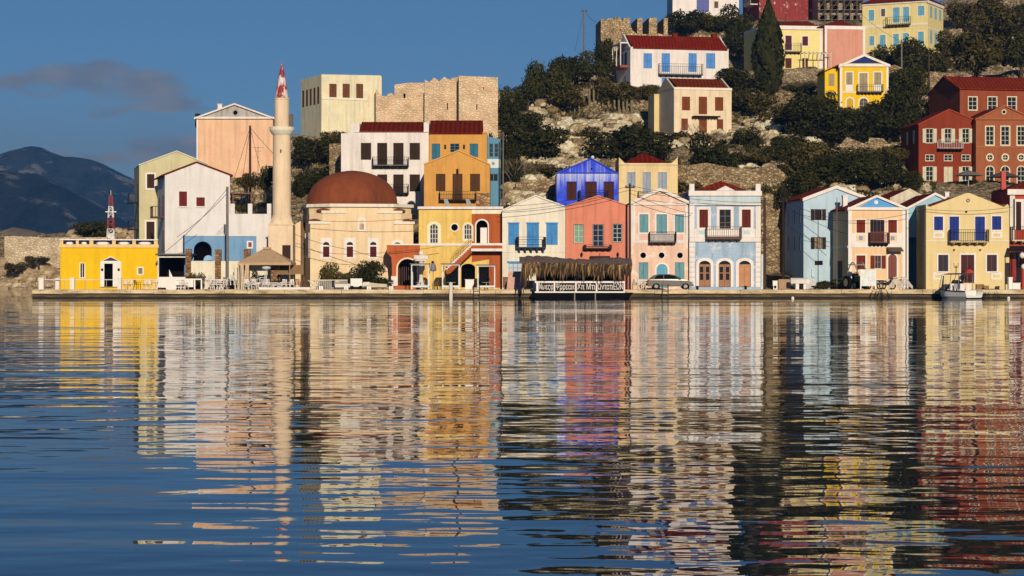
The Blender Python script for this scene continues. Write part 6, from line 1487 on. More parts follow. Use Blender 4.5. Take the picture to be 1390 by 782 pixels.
q = MB().add([(-w, 1.2, z1), (w * .8, 1.2, z1), (w * 1.05, -1.6, z0), (-w, -1.6, z0), (-w, 1.2, z1 + .06), (w * .8, 1.2, z1 + .06), (w * 1.05, -1.6, z0 + .06), (-w, -1.6, z0 + .06), (w * 1.15, -1.8, .3), (w * 1.05, 1.2, .3)], [(0, 3, 2, 1), (4, 5, 6, 7), (3, 7, 6, 2), (0, 1, 5, 4), (1, 2, 6, 5), (0, 4, 7, 3), (2, 8, 9, 1)]); q.build('fabric', paint((178, 138, 92), .9), g)
for u in (-w + .1, 0, w): MB().tube((u, -1.55, 0), (u, -1.55, z0), .05, .05, 5).build('pole', BLK, g)
# dark plant heap and closed umbrellas under canopy
g = empty('potted_cypress', on(347, 223.6), 'dark bushy potted plant silhouetted under the canvas canopy', 'plant'); cm, tm = proto('tree', 1, 2); o = bpy.data.objects.new('foliage', cm); COL.objects.link(o); o.parent = g; o.scale = (1.5, 1.2, 2.4); MB().lathe([(.3, 0), (.38, .5), (.3, .5)], n=12).build('pot', paint((120, 66, 44)), g)
tree(377, 390, 26, 16, LO, 'dark low plant mass under the right half of the canvas canopy', 2, 224.5, name='potted_shrub', grd=GZ)
q = MB().tube((0, 0, 0), (0, 0, 2.1), .06); q.lathe([(.35, 2.1), (.5, 2.25), (.4, 2.4), (.05, 2.45)], n=10); tag(q.build('patio_heater', paint((220, 214, 200)), None, loc=on(361.5, 222.4)), 'slim white patio heater in the middle of the canopy chairs', 'heater')
q = MB()
for k, (u, h) in enumerate(((-.2, 2.6), (.1, 2.9), (.45, 2.4), (.7, 2.7))): q.tube((u, 0, 0), (u + .12 * (k - 1), 0, h), .09, .05, 6)
tag(q.build('parasol_bundle', paint((226, 210, 176)), None, loc=on(322, 223)), 'bundle of folded cream parasols leaning left of the canopy', 'parasols')
# motorbikes
def motorbike(x, Y, rz, cols, label, scale=1, name='motorbike'):
    g = empty(name, on(x, Y), label, name, rz); g.scale = (scale,) * 3
    for u in (-.62, .62):
        q = MB(); 
        for k in range(14): t0, t1 = 2 * math.pi * k / 14, 2 * math.pi * (k + 1) / 14; q.tube((u + .27 * math.cos(t0), 0, .3 + .27 * math.sin(t0)), (u + .27 * math.cos(t1), 0, .3 + .27 * math.sin(t1)), .055, .055, 6)
        w = q.build('wheel', BLK, g); q = MB()
        for k in range(5): t = 2 * math.pi * k / 5; q.tube((u, 0, .3), (u + .24 * math.cos(t), 0, .3 + .24 * math.sin(t)), .025, .025, 4)
        q.build('rim', paint((170, 170, 170), .3, .8), w)
    q = MB().add([(-.6, -.16, .62), (-.1, -.2, .58), (.3, -.12, .35), (.5, -.1, .8), (-.6, .16, .62), (-.1, .2, .58), (.3, .12, .35), (.5, .1, .8), (-.85, 0, .78), (-.3, -.18, .35), (-.3, .18, .35)], [(0, 1, 5, 4), (1, 2, 6, 5), (1, 3, 2), (5, 6, 7), (1, 5, 7, 3), (0, 4, 8), (0, 9, 1), (4, 5, 10), (9, 2, 1), (10, 5, 6), (9, 10, 6, 2), (2, 3, 7, 6)]); q.build('body', paint(cols, .3), g)
    MB().box(-.7, -.15, .66, -.05, .15, .78).build('seat', BLK, g); q = MB().tube((.62, 0, .3), (.42, 0, 1.0), .045, .045, 6); q.tube((.42, -.32, 1.02), (.42, .32, 1.02), .025, .025, 5); q.build('handlebar', paint((90, 90, 92), .4, .6), g); MB().ball((.53, 0, .88), .1).build('headlight', glass((190, 190, 180)), g)
    q = MB().add([(.42, -.2, .85), (.42, .2, .85), (.32, .22, .35), (.32, -.22, .35)], [(0, 1, 2, 3)]); q.build('leg_shield', paint(cols, .3), g)
    return g
motorbike(880.5, 223.8, 0.3, (236, 232, 224), 'white and black scooter parked behind the silver car', 1.1, 'scooter')
motorbike(1188, 221.9, 2.9, (70, 72, 76), 'dark grey motorbike lying among gear beside the silver board', 1.25); motorbike(1203, 222.4, .3, (60, 62, 64), 'second dark motorbike in front of the arched brown door', 1.2)
motorbike(298, 225, .5, (60, 50, 50), 'dark scooter parked behind the chairs near the lamp pole', 1.2, 'scooter'); motorbike(1072, 229.5, .6, (120, 120, 124), 'old scooter beside the low wall at the sky blue house', 1.0, 'scooter')
# silver car
def car():
    g = empty('parked_car', on(909.5, 222.6), 'silver grey small hatchback parked on the quay facing right', 'car', 0)
    g.scale = (1.34, 1.1, 1.06)
    prof = [(-1.72, .3), (-1.78, .55), (-1.72, .92), (-1.62, 1.0), (-1.3, 1.38), (-.95, 1.5), (-.1, 1.52), (.3, 1.42), (.95, 1.02), (1.45, .86), (1.72, .66), (1.76, .42), (1.7, .3), (1.48, .27), (1.4, .5), (1.2, .62), (.98, .56), (.84, .3), (-.82, .27), (-.92, .5), (-1.12, .62), (-1.32, .52), (-1.44, .3)]
    q = MB(); hw = [.78 if z < .95 else .78 - .2 * (z - .95) / .57 for u, z in prof]
    a = [(u, -w, z) for (u, z), w in zip(prof, hw)]; c = [(u, w, z) for (u, z), w in zip(prof, hw)]; n = len(prof)
    tri = tessellate_polygon([[Vector((u, z, 0)) for u, z in prof]]); q.add(a + c, list(tri) + [tuple(n + k for k in t) for t in tri] + [(k, (k + 1) % n, n + (k + 1) % n, n + k) for k in range(n)])
    CM = NT('car_paint'); CM.col(alb((88, 84, 76))); CM.b.inputs['Metallic'].default_value = .3; CM.rough(.3); q.build('body', CM.m, g)
    def sidew(z): return .78 - .2 * max(0, z - .95) / .57
    for pts in ([(-1.3, 1.02), (-.58, 1.02), (-.58, 1.44), (-.92, 1.43), (-1.12, 1.32)], [(-.5, 1.02), (.78, 1.02), (.28, 1.36), (-.08, 1.44), (-.5, 1.44)]):
        for s in (-1, 1): q = MB(); q.face([(u, s * (sidew(z) + .008), z) for u, z in pts]); q.build('side_window', glass((14, 16, 18)), g)
    q = MB().face([(.36, -.64, 1.41), (.36, .64, 1.41), (.97, .72, 1.035), (.97, -.72, 1.035)]); q.build('windscreen', glass((24, 28, 32)), g); q = MB().face([(-1.36, -.66, 1.36), (-1.36, .66, 1.36), (-1.65, .7, 1.03), (-1.65, -.7, 1.03)]); q.build('rear_window', glass((14, 16, 18)), g)
    for u in (-1.13, 1.18):
        for s in (-.7, .7):
            q = MB(); pr = [(.3, -.09), (.3, .09), (.2, .1), (.2, -.1)]
            v = []; 
            for k in range(18):
                t = 2 * math.pi * k / 18
                for r_, y in pr: v.append((u + r_ * math.cos(t), s + y, .3 + r_ * math.sin(t)))
            q.add(v, [(k * 4 + j, ((k + 1) % 18) * 4 + j, ((k + 1) % 18) * 4 + (j + 1) % 4, k * 4 + (j + 1) % 4) for k in range(18) for j in range(4)]); w = q.build('wheel', BLK, g); q = MB()
            q.face([(u + .16 * math.cos(2 * math.pi * k / 18), s + (.085 if s > 0 else -.085), .3 + .16 * math.sin(2 * math.pi * k / 18)) for k in range(18)]); q.build('rim', paint((120, 120, 116), .4, .5), w)
    for s in (-.6, .6): MB().ball((1.62, s, .68), .13, 1, 1.2, .8).build('headlight', glass((200, 200, 190)), g)
    for s in (-.68, .68): MB().ball((-1.7, s, .85), .1, .6, .8, 1.4).build('tail_light', paint((170, 40, 34), .3), g)
    for s in (-1, 1): MB().ball((.72, s * .88, 1.05), .1, 1, .8, .8).build('mirror', CM.m, g)
    MB().box(1.66, -.7, .3, 1.82, .7, .5).build('bumper', paint((90, 88, 84)), g)
    MB().box(-.545, -.79, .4, -.53, -.782, 1.0).box(.8, -.79, .5, .815, -.782, 1.0).box(-.53, -.79, .4, .8, -.782, .415).build('door_seam', BLK, g)
car()
# ladders
for x, lab in ((647, 'black metal ladder on the quay edge below the glass enclosures'), (903, 'metal swimming ladder on the quay below the silver car')):
    q = MB(); w = px2m(4, 220)
    for u in (-w, w): q.tube((u, -.1, -1.4), (u, -.1, .55), .04, .04, 5); q.tube((u, -.1, .55), (u, .5, .55), .04, .04, 5); q.tube((u, .5, .55), (u, .5, 0), .04, .04, 5)
    for k in range(5): q.tube((-w, -.1, -1.1 + k * .32), (w, -.1, -1.1 + k * .32), .03, .03, 4)
    tag(q.build('ladder', paint((70, 62, 56), .5, .4), None, loc=on(x, 219.9)), lab, 'ladder')
q = MB().lathe([(.2, -1.6), (.2, .55), (.17, .75), (.001, .78)], n=12); tag(q.build('mooring_post', plaster((232, 220, 196), .4), None, loc=on(612, 219.7), smooth=True), 'thick pale mooring post in front of the middle glass enclosure', 'post')
# glass enclosures
def enclosure(x0, x1, yt, label):
    Y = 222.2; p = on((x0 + x1) / 2, Y); w = px2m(x1 - x0, Y); h = px2m(391.5 - yt, Y); d = 2.2; g = empty('glass_enclosure', p, label, 'windbreak'); q = MB(); t = .1
    for u in (-w / 2, w / 2 - t):
        for v in (0, d): q.box(u, v, 0, u + t, v + t, h)
    for v in (0, d):
        for z0, z1 in ((.22, .4), (h - t, h - .001)): q.box(-w / 2 + t, v + .005, z0, w / 2 - t, v + t - .005, z1)
    for u in (-w / 2, w / 2 - t):
        for z0, z1 in ((.22, .34), (h - t, h - .001)): q.box(u + .005, t, z0, u + t - .005, d, z1)
    q.build('frame', paint((226, 226, 224), .4), g); gm = NT('clear_glass'); gm.col((.05, .06, .06, 1)); gm.rough(.02); tr_ = gm.node('ShaderNodeBsdfTransparent'); ms_ = gm.node('ShaderNodeMixShader'); ms_.inputs[0].default_value = .05; gm.L(tr_.outputs[0], ms_.inputs[1]); gm.L(gm.b.outputs[0], ms_.inputs[2]); gm.L(ms_.outputs[0], gm.out.inputs[0])
    MB().box(-w / 2 + t, .04, .4, w / 2 - t, .05, h - t).build('pane', gm.m, g)
    MB().box(-w / 2 - .15, -.1, h, w / 2 + .15, d + .25, h + .1).build('roof_edge', paint((96, 88, 80)), g)
    q = MB().lathe([(.001, .74), (.5, .74), (.5, .7), (.06, .7), (.05, .05), (.3, .0)], (0, 1.1), 12); q.build('table', paint((200, 196, 186)), g)
enclosure(558, 582, 357.5, 'white framed glass windbreak in front of the archway'); enclosure(600, 624, 357.5, 'white framed glass windbreak in front of the outside stair'); enclosure(648, 672, 359, 'white framed glass windbreak at the right end of the mustard house')
q = MB().box(-.45, -.3, 0, .45, .3, 1.0); q.box(-.5, -.35, 1.0, .5, .35, 1.06); tag(q.build('white_cabinet', WHT, None, loc=on(637.5, 221.2)), 'white cabinet standing beside the black quay ladder', 'cabinet')
# folded umbrella standing
g = empty('closed_parasol', on(588, 223.5), 'closed grey parasol with dark cap between the glass enclosures', 'parasol'); MB().tube((0, 0, 0), (0, 0, 2.9), .05).build('pole', paint((190, 170, 130)), g); MB().lathe([(.25, 1.9), (.36, 2.1), (.28, 2.55), (.08, 2.85), (.001, 2.9)], n=9).build('canopy', paint((130, 124, 130)), g); MB().ball((-.05, 0, 2.85), .16).build('cap', BLK, g)
# leaning board, sign
q = MB().add([(-.95, 0, 0), (.95, 0, 0), (.8, .5, 1.9), (-.75, .5, 1.9), (-.95, .06, 0), (.95, .06, 0), (.8, .56, 1.9), (-.75, .56, 1.9)], [(0, 1, 2, 3), (7, 6, 5, 4), (0, 4, 5, 1), (1, 5, 6, 2), (2, 6, 7, 3), (3, 7, 4, 0)]); tag(q.build('leaning_board', paint((214, 168, 146), .9), None, loc=on(700, 220.7)), 'pinkish board leaning left of the thatched raft', 'board')
# umbrellas at red houses
for x, yt, yb, w, c, lab in ((1314.5, 231, 256, 24, (120, 112, 106), 'grey parasol open in front of the dark red house'), (1363, 233, 257, 29, (84, 78, 76), 'dark wide parasol open in front of the orange red house')):
    p = at(x, yb, 281); g = empty('parasol', p, lab, 'parasol'); h = px2m(yb - yt, 281); r = px2m(w, 281) * .85; MB().tube((0, 0, -1), (0, 0, h), .05).build('pole', paint((200, 196, 190)), g); MB().lathe([(r, h - .75), (r * .5, h - .3), (.05, h), (.001, h)], n=8).build('canopy', paint(c, .9), g)
# green tractor with raised cab
g = empty('tractor', on(1163, 224.5), 'green tractor with curved grey roof guard half hidden by a silver board', 'tractor', -1.2); GN = paint((40, 92, 50), .5)
for u, s, r_ in ((-.7, .75, .72), (-.7, -.75, .72), (.9, .6, .42), (.9, -.6, .42)):
    q = MB(); v = []; pr = [(r_, -.18), (r_, .18), (r_ * .6, .2), (r_ * .6, -.2)]
    for k in range(18):
        t = 2 * math.pi * k / 18
        for a, y in pr: v.append((u + a * math.cos(t), s + y, r_ + a * math.sin(t)))
    q.add(v, [(k * 4 + j, ((k + 1) % 18) * 4 + j, ((k + 1) % 18) * 4 + (j + 1) % 4, k * 4 + (j + 1) % 4) for k in range(18) for j in range(4)]); w = q.build('wheel', BLK, g); q = MB().face([(u + r_ * .6 * math.cos(2 * math.pi * k / 16), s + (.19 if s > 0 else -.19), r_ + r_ * .6 * math.sin(2 * math.pi * k / 16)) for k in range(16)]); q.build('rim', paint((150, 140, 110)), w)
q = MB().box(-.9, -.45, .6, .2, .45, 1.1); q.add([(.2, -.4, .6), (1.3, -.35, .65), (1.3, .35, .65), (.2, .4, .6), (.2, -.4, 1.45), (1.25, -.33, 1.3), (1.25, .33, 1.3), (.2, .4, 1.45)], [(0, 1, 5, 4), (1, 2, 6, 5), (2, 3, 7, 6), (3, 0, 4, 7), (4, 5, 6, 7)]); q.build('body', GN, g)
q = MB()
for s in (-.55, .55):
    pts = [Vector((-.95 + 1.9 * t, s, 1.1 + 1.75 * math.sin(math.pi * (.12 + .7 * t)))) for t in [k / 8 for k in range(9)]]; q.path(pts, .07, 6)
q.box(-.9, -.6, 2.55, .6, .6, 2.65); q.build('roof_guard', paint((150, 150, 138), .5), g); MB().box(-.5, -.3, 1.1, -.1, .3, 1.7).build('seat', BLK, g); q = MB().tube((.2, 0, 1.4), (-.05, 0, 1.75), .03); q.lathe([(.22, 1.75), (.25, 1.78), (.22, 1.81)], (-.08, 0), 12); q.build('steering_wheel', BLK, g)
q = MB().box(-.72, -.03, .35, .72, .03, 2.1); o = q.build('silver_board', paint((170, 172, 164), .45, .5), None, loc=on(1178.5, 221.4)); tag(o, 'upright silver grey board with white side posts by the tractor', 'board'); q = MB().box(-.84, -.05, 0, -.721, .05, 2.12).box(.721, -.05, 0, .84, .05, 2.12); q.build('side_post', WHT, o)
# stacked loungers / white frames
for i, (x, lab) in enumerate(((1216, 'stack of pale folded beach frames left of the dark blue passage'), (1228, 'pale folded beach frame leaning at the dark blue passage'))):
    q = MB()
    for k in range(4): z = .25 + k * .22; q.tube((-.8, -.3, z * .4), (0, -.2, z + .4), .05, .05, 5); q.tube((0, -.2, z + .4), (.8, -.3, z * .3), .05, .05, 5); q.box(-.35, -.3, z + .3, .35, .4, z + .38)
    tag(q.build('beach_frame', paint((206, 198, 180), .6), None, loc=on(x, 222.2)), lab, 'lounger')
g = empty('side_table', on(1192.5, 224.5), 'small white table with wooden chairs by the beige house wall', 'table'); MB().box(-.6, -.35, .95, .6, .35, 1.02).build('tabletop', WHT, g)
for u in (-.52, .52):
    for v in (-.28, .28): MB().tube((u, v, 0), (u, v, .95), .035).build('leg', WHT, g)
for x, lab in ((1186, 'wooden chair left of the arched brown door'), (1226, 'brown wooden chair by the dark blue passage')): chair(x, 225, .4, CHB, lab, None)
# white dinghies on the quay
def dinghy(x, Y, rz, L_, label, c=(238, 232, 214), tilt=0):
    g = empty('dinghy', on(x, Y), label, 'boat', rz); N = 14; q = MB(); v = []
    for k in range(N + 1):
        t = k / N; u = -L_ / 2 + L_ * t; w = .62 * (1 - max(0, (t - .55) / .45) ** 2.2) * (.85 + .15 * min(1, t * 4)) + .01; kz = .35 * max(0, (t - .6) / .4) ** 2
        v += [(u, -w, .55 + .25 * t * t), (u, -w * .8, .22 + kz), (u, 0, .06 + kz), (u, w * .8, .22 + kz), (u, w, .55 + .25 * t * t), (u, w * .85, .5 + .25 * t * t), (u, 0, .2 + kz), (u, -w * .85, .5 + .25 * t * t)]
    q.add(v, [(k * 8 + j, (k + 1) * 8 + j, (k + 1) * 8 + (j + 1) % 8, k * 8 + (j + 1) % 8) for k in range(N) for j in range(8)] + [(0, 1, 2, 3, 4, 5, 6, 7)]); q.build('hull', paint(c, .4, var=.1), g)
    for t in (-.2, .12): MB().box(L_ * t - .12, -.5, .48, L_ * t + .12, .5, .53).build('thwart', paint((190, 150, 100)), g)
    q = MB().box(-L_ / 2 - .25, -.12, .3, -L_ / 2 - .02, .12, .95); q.build('outboard', paint((60, 60, 64)), g); return g
dinghy(478, 222.5, .08, 3.6, 'white dinghy resting on the quay left of the taller mosque shrub'); dinghy(510, 223, 2.8, 2.8, 'small cream dinghy on the quay beside the terracotta archway', (232, 214, 180))
g = empty('white_cart', on(484, 221.6), 'white boxy cart with small wheels in front of the mosque shrubs', 'cart'); MB().box(-.6, -.4, .3, .6, .4, 1.15).build('box', WHT, g)
for u in (-.45, .45): q = MB(); q.v = []; q.tube((u, -.46, .2), (u, -.38, .2), .2, .2, 12); q.build('wheel', BLK, g)
g = empty('bench_fence', on(442, 222.5), 'row of white slatted railings between the kerb wall and the mosque shrubs', 'fence'); q = MB().box(-1.4, -.05, .92, 2.3, .05, 1.02)
q.build('rail', paint((220, 208, 180)), g); q = MB()
for k in range(18): q.box(-1.35 + k * .21, -.03, 0, -1.28 + k * .21, .03, .92)
q.build('slat', paint((236, 228, 206)), g)
for x, lab in ((425, 'pale wooden crossed trestle at the mosque corner'), (432, 'second pale trestle beside the white slatted railings')):
    q = MB(); q.tube((-.5, 0, 0), (.5, 0, .9), .04, .04, 5); q.tube((.5, 0, 0), (-.5, 0, .9), .04, .04, 5); q.box(-.55, -.2, .9, .55, .2, .96); tag(q.build('trestle', paint((222, 200, 160)), None, loc=on(x, 223)), lab, 'trestle')
for x in (436, 470, 501, 531): q = MB().box(-.22, -.2, 0, .22, .2, .34); q.ball((0, -.21, .18), .12); tag(q.build('power_box', WHT, None, loc=on(x, 220.7)), 'small white power box on the quay edge by the mosque', 'box', 'small white power boxes on the quay edge')
table(533, 222.2, 'small white table left of the archway plinth'); 
# white covered boat and small box near gap
g = empty('covered_boat', on(1086, 224), 'white covered dinghy on a stand beside grey panels in the gap between blue houses', 'boat'); q = MB(); v = []
for k in range(9):
    t = k / 8; u = -1.0 + 2.0 * t; w = .55 * math.sin(math.pi * (.1 + .8 * t)) ** .5; v += [(u, -w, 1.05), (u, -w * .7, .6), (u, w * .7, .6), (u, w, 1.05), (u, 0, 1.2)]
q.add(v, [(k * 5 + j, (k + 1) * 5 + j, (k + 1) * 5 + (j + 1) % 5, k * 5 + (j + 1) % 5) for k in range(8) for j in range(5)] + [(0, 1, 2, 3, 4), (40, 41, 42, 43, 44)]); q.build('hull', plaster(WHITE, .15), g); MB().box(-.5, -.3, -.05, -.15, .2, .62).box(.35, -.2, 0, .6, .2, .62).build('stand', plaster(WHITE, .2), g)
for x, w, c, lab in ((1099, 1.3, (206, 202, 192), 'light grey ribbed panel leaning right of the covered boat'), (1065, 1.3, (176, 140, 98), 'brown board fence section left of the covered boat')): q = MB().box(-w / 2, 0, 0, w / 2, .08, 1.05); [q.box(-w / 2 + k * w / 8, -.03, .05, -w / 2 + k * w / 8 + .04, -.001, 1.0) for k in range(9)]; tag(q.build('panel', paint(c), None, loc=on(x, 225.5)), lab, 'panel')
q = MB().box(-.24, -.2, 0, .24, .2, .85).box(-.28, -.24, .85, .28, .24, .92); o = q.build('meter_cabinet', WHT, None, loc=on(1052, 221.6)); tag(o, 'small white service cabinet on the quay in the gap beside the pole', 'cabinet'); MB().box(-.12, -.22, .1, .12, -.201, .4).build('panel', BLK, o)
tree(1112, 391, 24, 8, LO, 'flat pile of dry weeds on the quay right of the grey panel', 1, 224, grd=GZ)
# ------------------------------------------------------------------ thatched raft
p = Vector(((726 - CX) * 217 / F, 217.2, 0)); g = empty('cafe_raft', p, 'floating cafe raft with thatched roof and white railing with lettered panels', 'raft'); S_ = 217.2 / F; Lr = (848 - 726) * S_; zpx = lambda y: H - (y - HY) * S_
q = MB(); zt = zpx(397.5)
q.add([(-.6, 0, .1), (Lr + .5, 0, .1), (Lr + .9, .4, zt), (-.2, 0, zt), (-.6, 2.7, .1), (Lr + .5, 2.7, .1), (Lr + .9, 2.7, zt), (-.2, 2.7, zt)], [(0, 1, 2, 3), (1, 5, 6, 2), (5, 4, 7, 6), (4, 0, 3, 7), (3, 2, 6, 7), (0, 4, 5, 1)]); q.box(0, .1, -.6, Lr, 2.6, .1); q.build('hull', paint((14, 13, 13), .95), g)
zr0, zr1 = zpx(397.2), zpx(382); fr = MB(); xs_ = [0, .38 * 10 / 4.2]
edges = [(728, 731), (751.6, 753.6), (780.8, 782.8), (808.8, 810.8), (846.5, 848)]
for a, c in edges: fr.box((a - 726) * S_, -.06, zr0, (c - 726) * S_, .06, zr1)
fr.box((726 - 726) * S_, -.08, zr1 - .16, Lr, .08, zr1 + .02); fr.box(0, -.08, zr0 - .02, Lr, .08, zr0 + .12)
o = fr.build('railing', WHT, g)
cells = [(731, 751.6, 'Νωεςφ'), (753.6, 780.8, 'Ψρρεαικ'), (782.8, 808.8, 'Χπ Μτι'), (810.8, 846.5, 'ΩντατιΕΩΝ')]
for a, c, tx in cells:
    u0, u1 = (a - 726) * S_, (c - 726) * S_; pn = MB().box(u0, -.02, zr0 + .12, u1, .02, zr1 - .16).build('lettered_panel', paint((26, 24, 22), .5), g)
    cu = bpy.data.curves.new('lettering', 'FONT'); cu.body = tx; cu.size = .78; cu.align_x = 'CENTER'; cu.align_y = 'CENTER'; cu.extrude = .006; t = bpy.data.objects.new('lettering', cu); COL.objects.link(t)
    bpy.context.view_layer.update(); wd_ = max(.1, t.dimensions.x); k = min(1.0, (u1 - u0 - .12) / wd_)
    t.data.materials.append(WHT); dg = bpy.context.evaluated_depsgraph_get(); me = bpy.data.meshes.new_from_object(t.evaluated_get(dg)); bpy.data.objects.remove(t)
    t = bpy.data.objects.new('lettering', me); COL.objects.link(t); t.parent = pn; t.location = ((u0 + u1) / 2, -.03, (zr0 + zr1) / 2); t.rotation_euler = (R(90), 0, 0); t.scale = (k, 1.1, 1)
q = MB()
for a in (729, 752, 781, 809, 847): q.tube(((a - 726) * S_, .15, zt), ((a - 726) * S_, .15, zpx(356)), .07, .06, 6); q.tube(((a - 726) * S_, 2.5, zt), ((a - 726) * S_, 2.5, zpx(355)), .07, .06, 6)
q.build('post', paint((92, 70, 50), .9), g)
for a in (780, 808): MB().tube(((a - 726) * S_, -.1, -.8), ((a - 726) * S_, -.1, zr0), .07, .07, 6).build('mooring_pole', paint((150, 140, 130)), g)
xa, xb = (705 - 726) * S_, (858 - 726) * S_; q = MB(); N = 40; r = random.Random(9); v = []
for k in range(N + 1):
    t = k / N; u = xa + (xb - xa) * t; z = zpx(351) + .12 * math.sin(9 * t) - .25 * t + r.uniform(-.07, .07)
    v += [(u, -.75 + r.uniform(-.08, .08), z - .5), (u, .3, z - .06), (u, 1.4, z + .22), (u, 3.0, z + .05)]
q.add(v, [(k * 4 + j, (k + 1) * 4 + j, (k + 1) * 4 + j + 1, k * 4 + j + 1) for k in range(N) for j in range(3)]); TP = paint((112, 92, 80), .9, var=.4); q.build('tarpaulin', TP, g)
def thatch_mat():
    n = NT('palm_thatch'); gg = n.node('ShaderNodeNewGeometry'); n.col(n.ramp(gg.outputs['Random Per Island'], [(0, alb((30, 22, 15))), (.45, alb((78, 58, 36))), (.8, alb((128, 98, 58))), (1, alb((176, 138, 82)))])); n.rough(.9); return n.m
q = MB()
for k in range(470):
    t = r.random(); u = xa + .3 + (xb - xa - .4) * t; y0 = -.72 + r.uniform(-.12, .25); z = zpx(356.5) - .25 * t + r.uniform(-.2, .1); l = r.uniform(.5, 1.75) * (1 + .15 * math.sin(t * 37)) if t > .06 else r.uniform(1.6, 2.7); w = r.uniform(.05, .13); dx = r.uniform(-.35, .2); a = r.uniform(-.6, .6)
    cx_, sx_ = math.cos(a) * w, math.sin(a) * w; q.face([(u - cx_, y0 - sx_, z), (u + cx_, y0 + sx_, z), (u + cx_ * .9 + dx * .5, y0 + sx_ - .12, z - l * .55), (u + dx, y0 - .05 + r.uniform(-.1, .1), z - l), (u - cx_ * .9 + dx * .5, y0 - sx_ - .12, z - l * .55)])
q.build('thatch', thatch_mat(), g)
MB().box(.3, 2.55, zt, Lr - .2, 2.62, zpx(357)).build('back_screen', paint((40, 32, 28), .9), g)
for a in (738, 760, 790, 820, 838): o = bpy.data.objects.new('chair', CHW); COL.objects.link(o); o.location = Vector(p) + Vector(((a - 726) * S_, 1.1, zt)); o.rotation_euler = (0, 0, a); tag(o, 'white chair showing above the railing of the thatched raft', 'chair', 'white chairs on the thatched raft')
# ------------------------------------------------------------------ moored motor boat
p = Vector(((1297 - CX) * 218 / F, 217.1, 0)); g = empty('motor_boat', p, 'white open motor boat with canvas top moored before the pale yellow house', 'boat', R(-58)); g.scale = (.93, 1.3, 1.25); q = MB(); N = 16; Lb = 5.2; v = []
for k in range(N + 1):
    t = k / N; u = Lb / 2 - Lb * t; w = .95 * (1 - max(0, (t - .5) / .5) ** 2.4) + .01; kz = .45 * max(0, (t - .65) / .35) ** 2; gz = .62 + .22 * t * t
    v += [(u, -w, gz), (u, -w * .88, .2), (u, -w * .6, -.15 + kz), (u, 0, -.3 + kz * 1.6), (u, w * .6, -.15 + kz), (u, w * .88, .2), (u, w, gz), (u, w * .86, gz), (u, w * .8, .3 + kz * .6), (u, -w * .8, .3 + kz * .6), (u, -w * .86, gz)]
q.add(v, [(k * 11 + j, (k + 1) * 11 + j, (k + 1) * 11 + (j + 1) % 11, k * 11 + (j + 1) % 11) for k in range(N) for j in range(11)] + [tuple(range(11))]); q.build('hull', paint((236, 236, 232), .3, var=.08), g)
q = MB()
for k in range(N):
    for s in (0, 6): a, c = Vector(v[k * 11 + s]), Vector(v[(k + 1) * 11 + s]); q.tube(a, c, .045, .045, 5)
q.build('rub_rail', paint((50, 54, 62)), g)
q = MB().box(-.5, -.35, .3, .1, .35, 1.05).box(-1.5, -.6, .3, -1.1, .6, .62).box(1.4, -.7, .3, 1.9, .7, .7); q.build('console', plaster(WHITE, .1), g)
q = MB().add([(-.55, -.5, 1.0), (-.55, .5, 1.0), (-.15, .42, 1.55), (-.15, -.42, 1.55)], [(0, 1, 2, 3)]); q.build('windscreen', glass((50, 56, 60)), g)
q = MB().add([(-1.4, -.8, 1.98), (1.4, -.8, 2.0), (1.4, .8, 2.0), (-1.4, .8, 1.98), (-1.3, 0, 2.1), (1.3, 0, 2.12)], [(0, 1, 5, 4), (2, 3, 4, 5), (1, 2, 5), (3, 0, 4)]); q.build('canvas_top', paint((76, 66, 60), .9), g)
for s in (-.75, .75):
    for p0, p1 in (((-1.3, s, 1.98), (-1.9, s * .9, .75)), ((1.3, s, 2.0), (1.3, s, .7)), ((.1, s, 1.98), (-.2, s, .7))): MB().tube(p0, p1, .03, .03, 5).build('canopy_strut', paint((160, 160, 160), .3, .6), g)
q = MB().tube((-.2, 0, 2.0), (-.2, 0, 2.75), .04); q.tube((-.5, 0, 2.6), (.1, 0, 2.6), .03); q.tube((-.5, 0, 2.6), (-.55, 0, 2.95), .02); q.tube((.1, 0, 2.6), (.15, 0, 2.95), .02); q.build('antenna_mast', BLK, g)
q = MB(); q.add([(-1.75, -.55, .75), (-1.1, -.75, .75), (-1.35, -.5, 1.9), (-1.55, -.5, 1.9)], [(0, 1, 2, 3)]); q.build('spray_cover', paint((110, 104, 92), .9), g); MB().ball((.55, -.1, 1.15), .32, 1.2, .9, 1).build('black_cover', BLK, g); MB().ball((-.15, -.5, .95), .17).box(.5, -.7, .85, 1.1, -.66, 1.25).build('white_fender', WHT, g)
q = MB()
for u0, v0 in ((.75, -.55), (.75, .1), (-.45, -.75)): q.box(u0, v0, .5, u0 + .5, v0 + .45, .82); q.box(u0 + .42, v0, .82, u0 + .5, v0 + .45, 1.25)
q.build('seat', WHT, g)
q = MB().add([(-2.3, -.55, .72), (-1.25, -.8, .68), (-1.25, .8, .68), (-2.3, .55, .72), (-1.9, -.2, 1.05), (-1.3, -.5, 1.2), (-1.3, .5, 1.2), (-1.9, .2, 1.05)], [(0, 1, 5, 4), (1, 2, 6, 5), (2, 3, 7, 6), (3, 0, 4, 7), (4, 5, 6, 7)]); q.build('bow_cover', paint((70, 72, 78), .9), g)
MB().box(Lb / 2 + .003, -.8, -.1, Lb / 2 + .3, .8, .1).build('swim_platform', BLK, g)
for x, y, lab in ((1076, 405.5, 'small round white buoy floating below the covered boat'), (1369, 405.5, 'small white buoy floating at the right of the quay')): q = MB().ball((0, 0, .06), .17); tag(q.build('buoy', WHT, None, True, loc=at(x, 405.5, 216.5) * 1.0), lab, 'buoy')
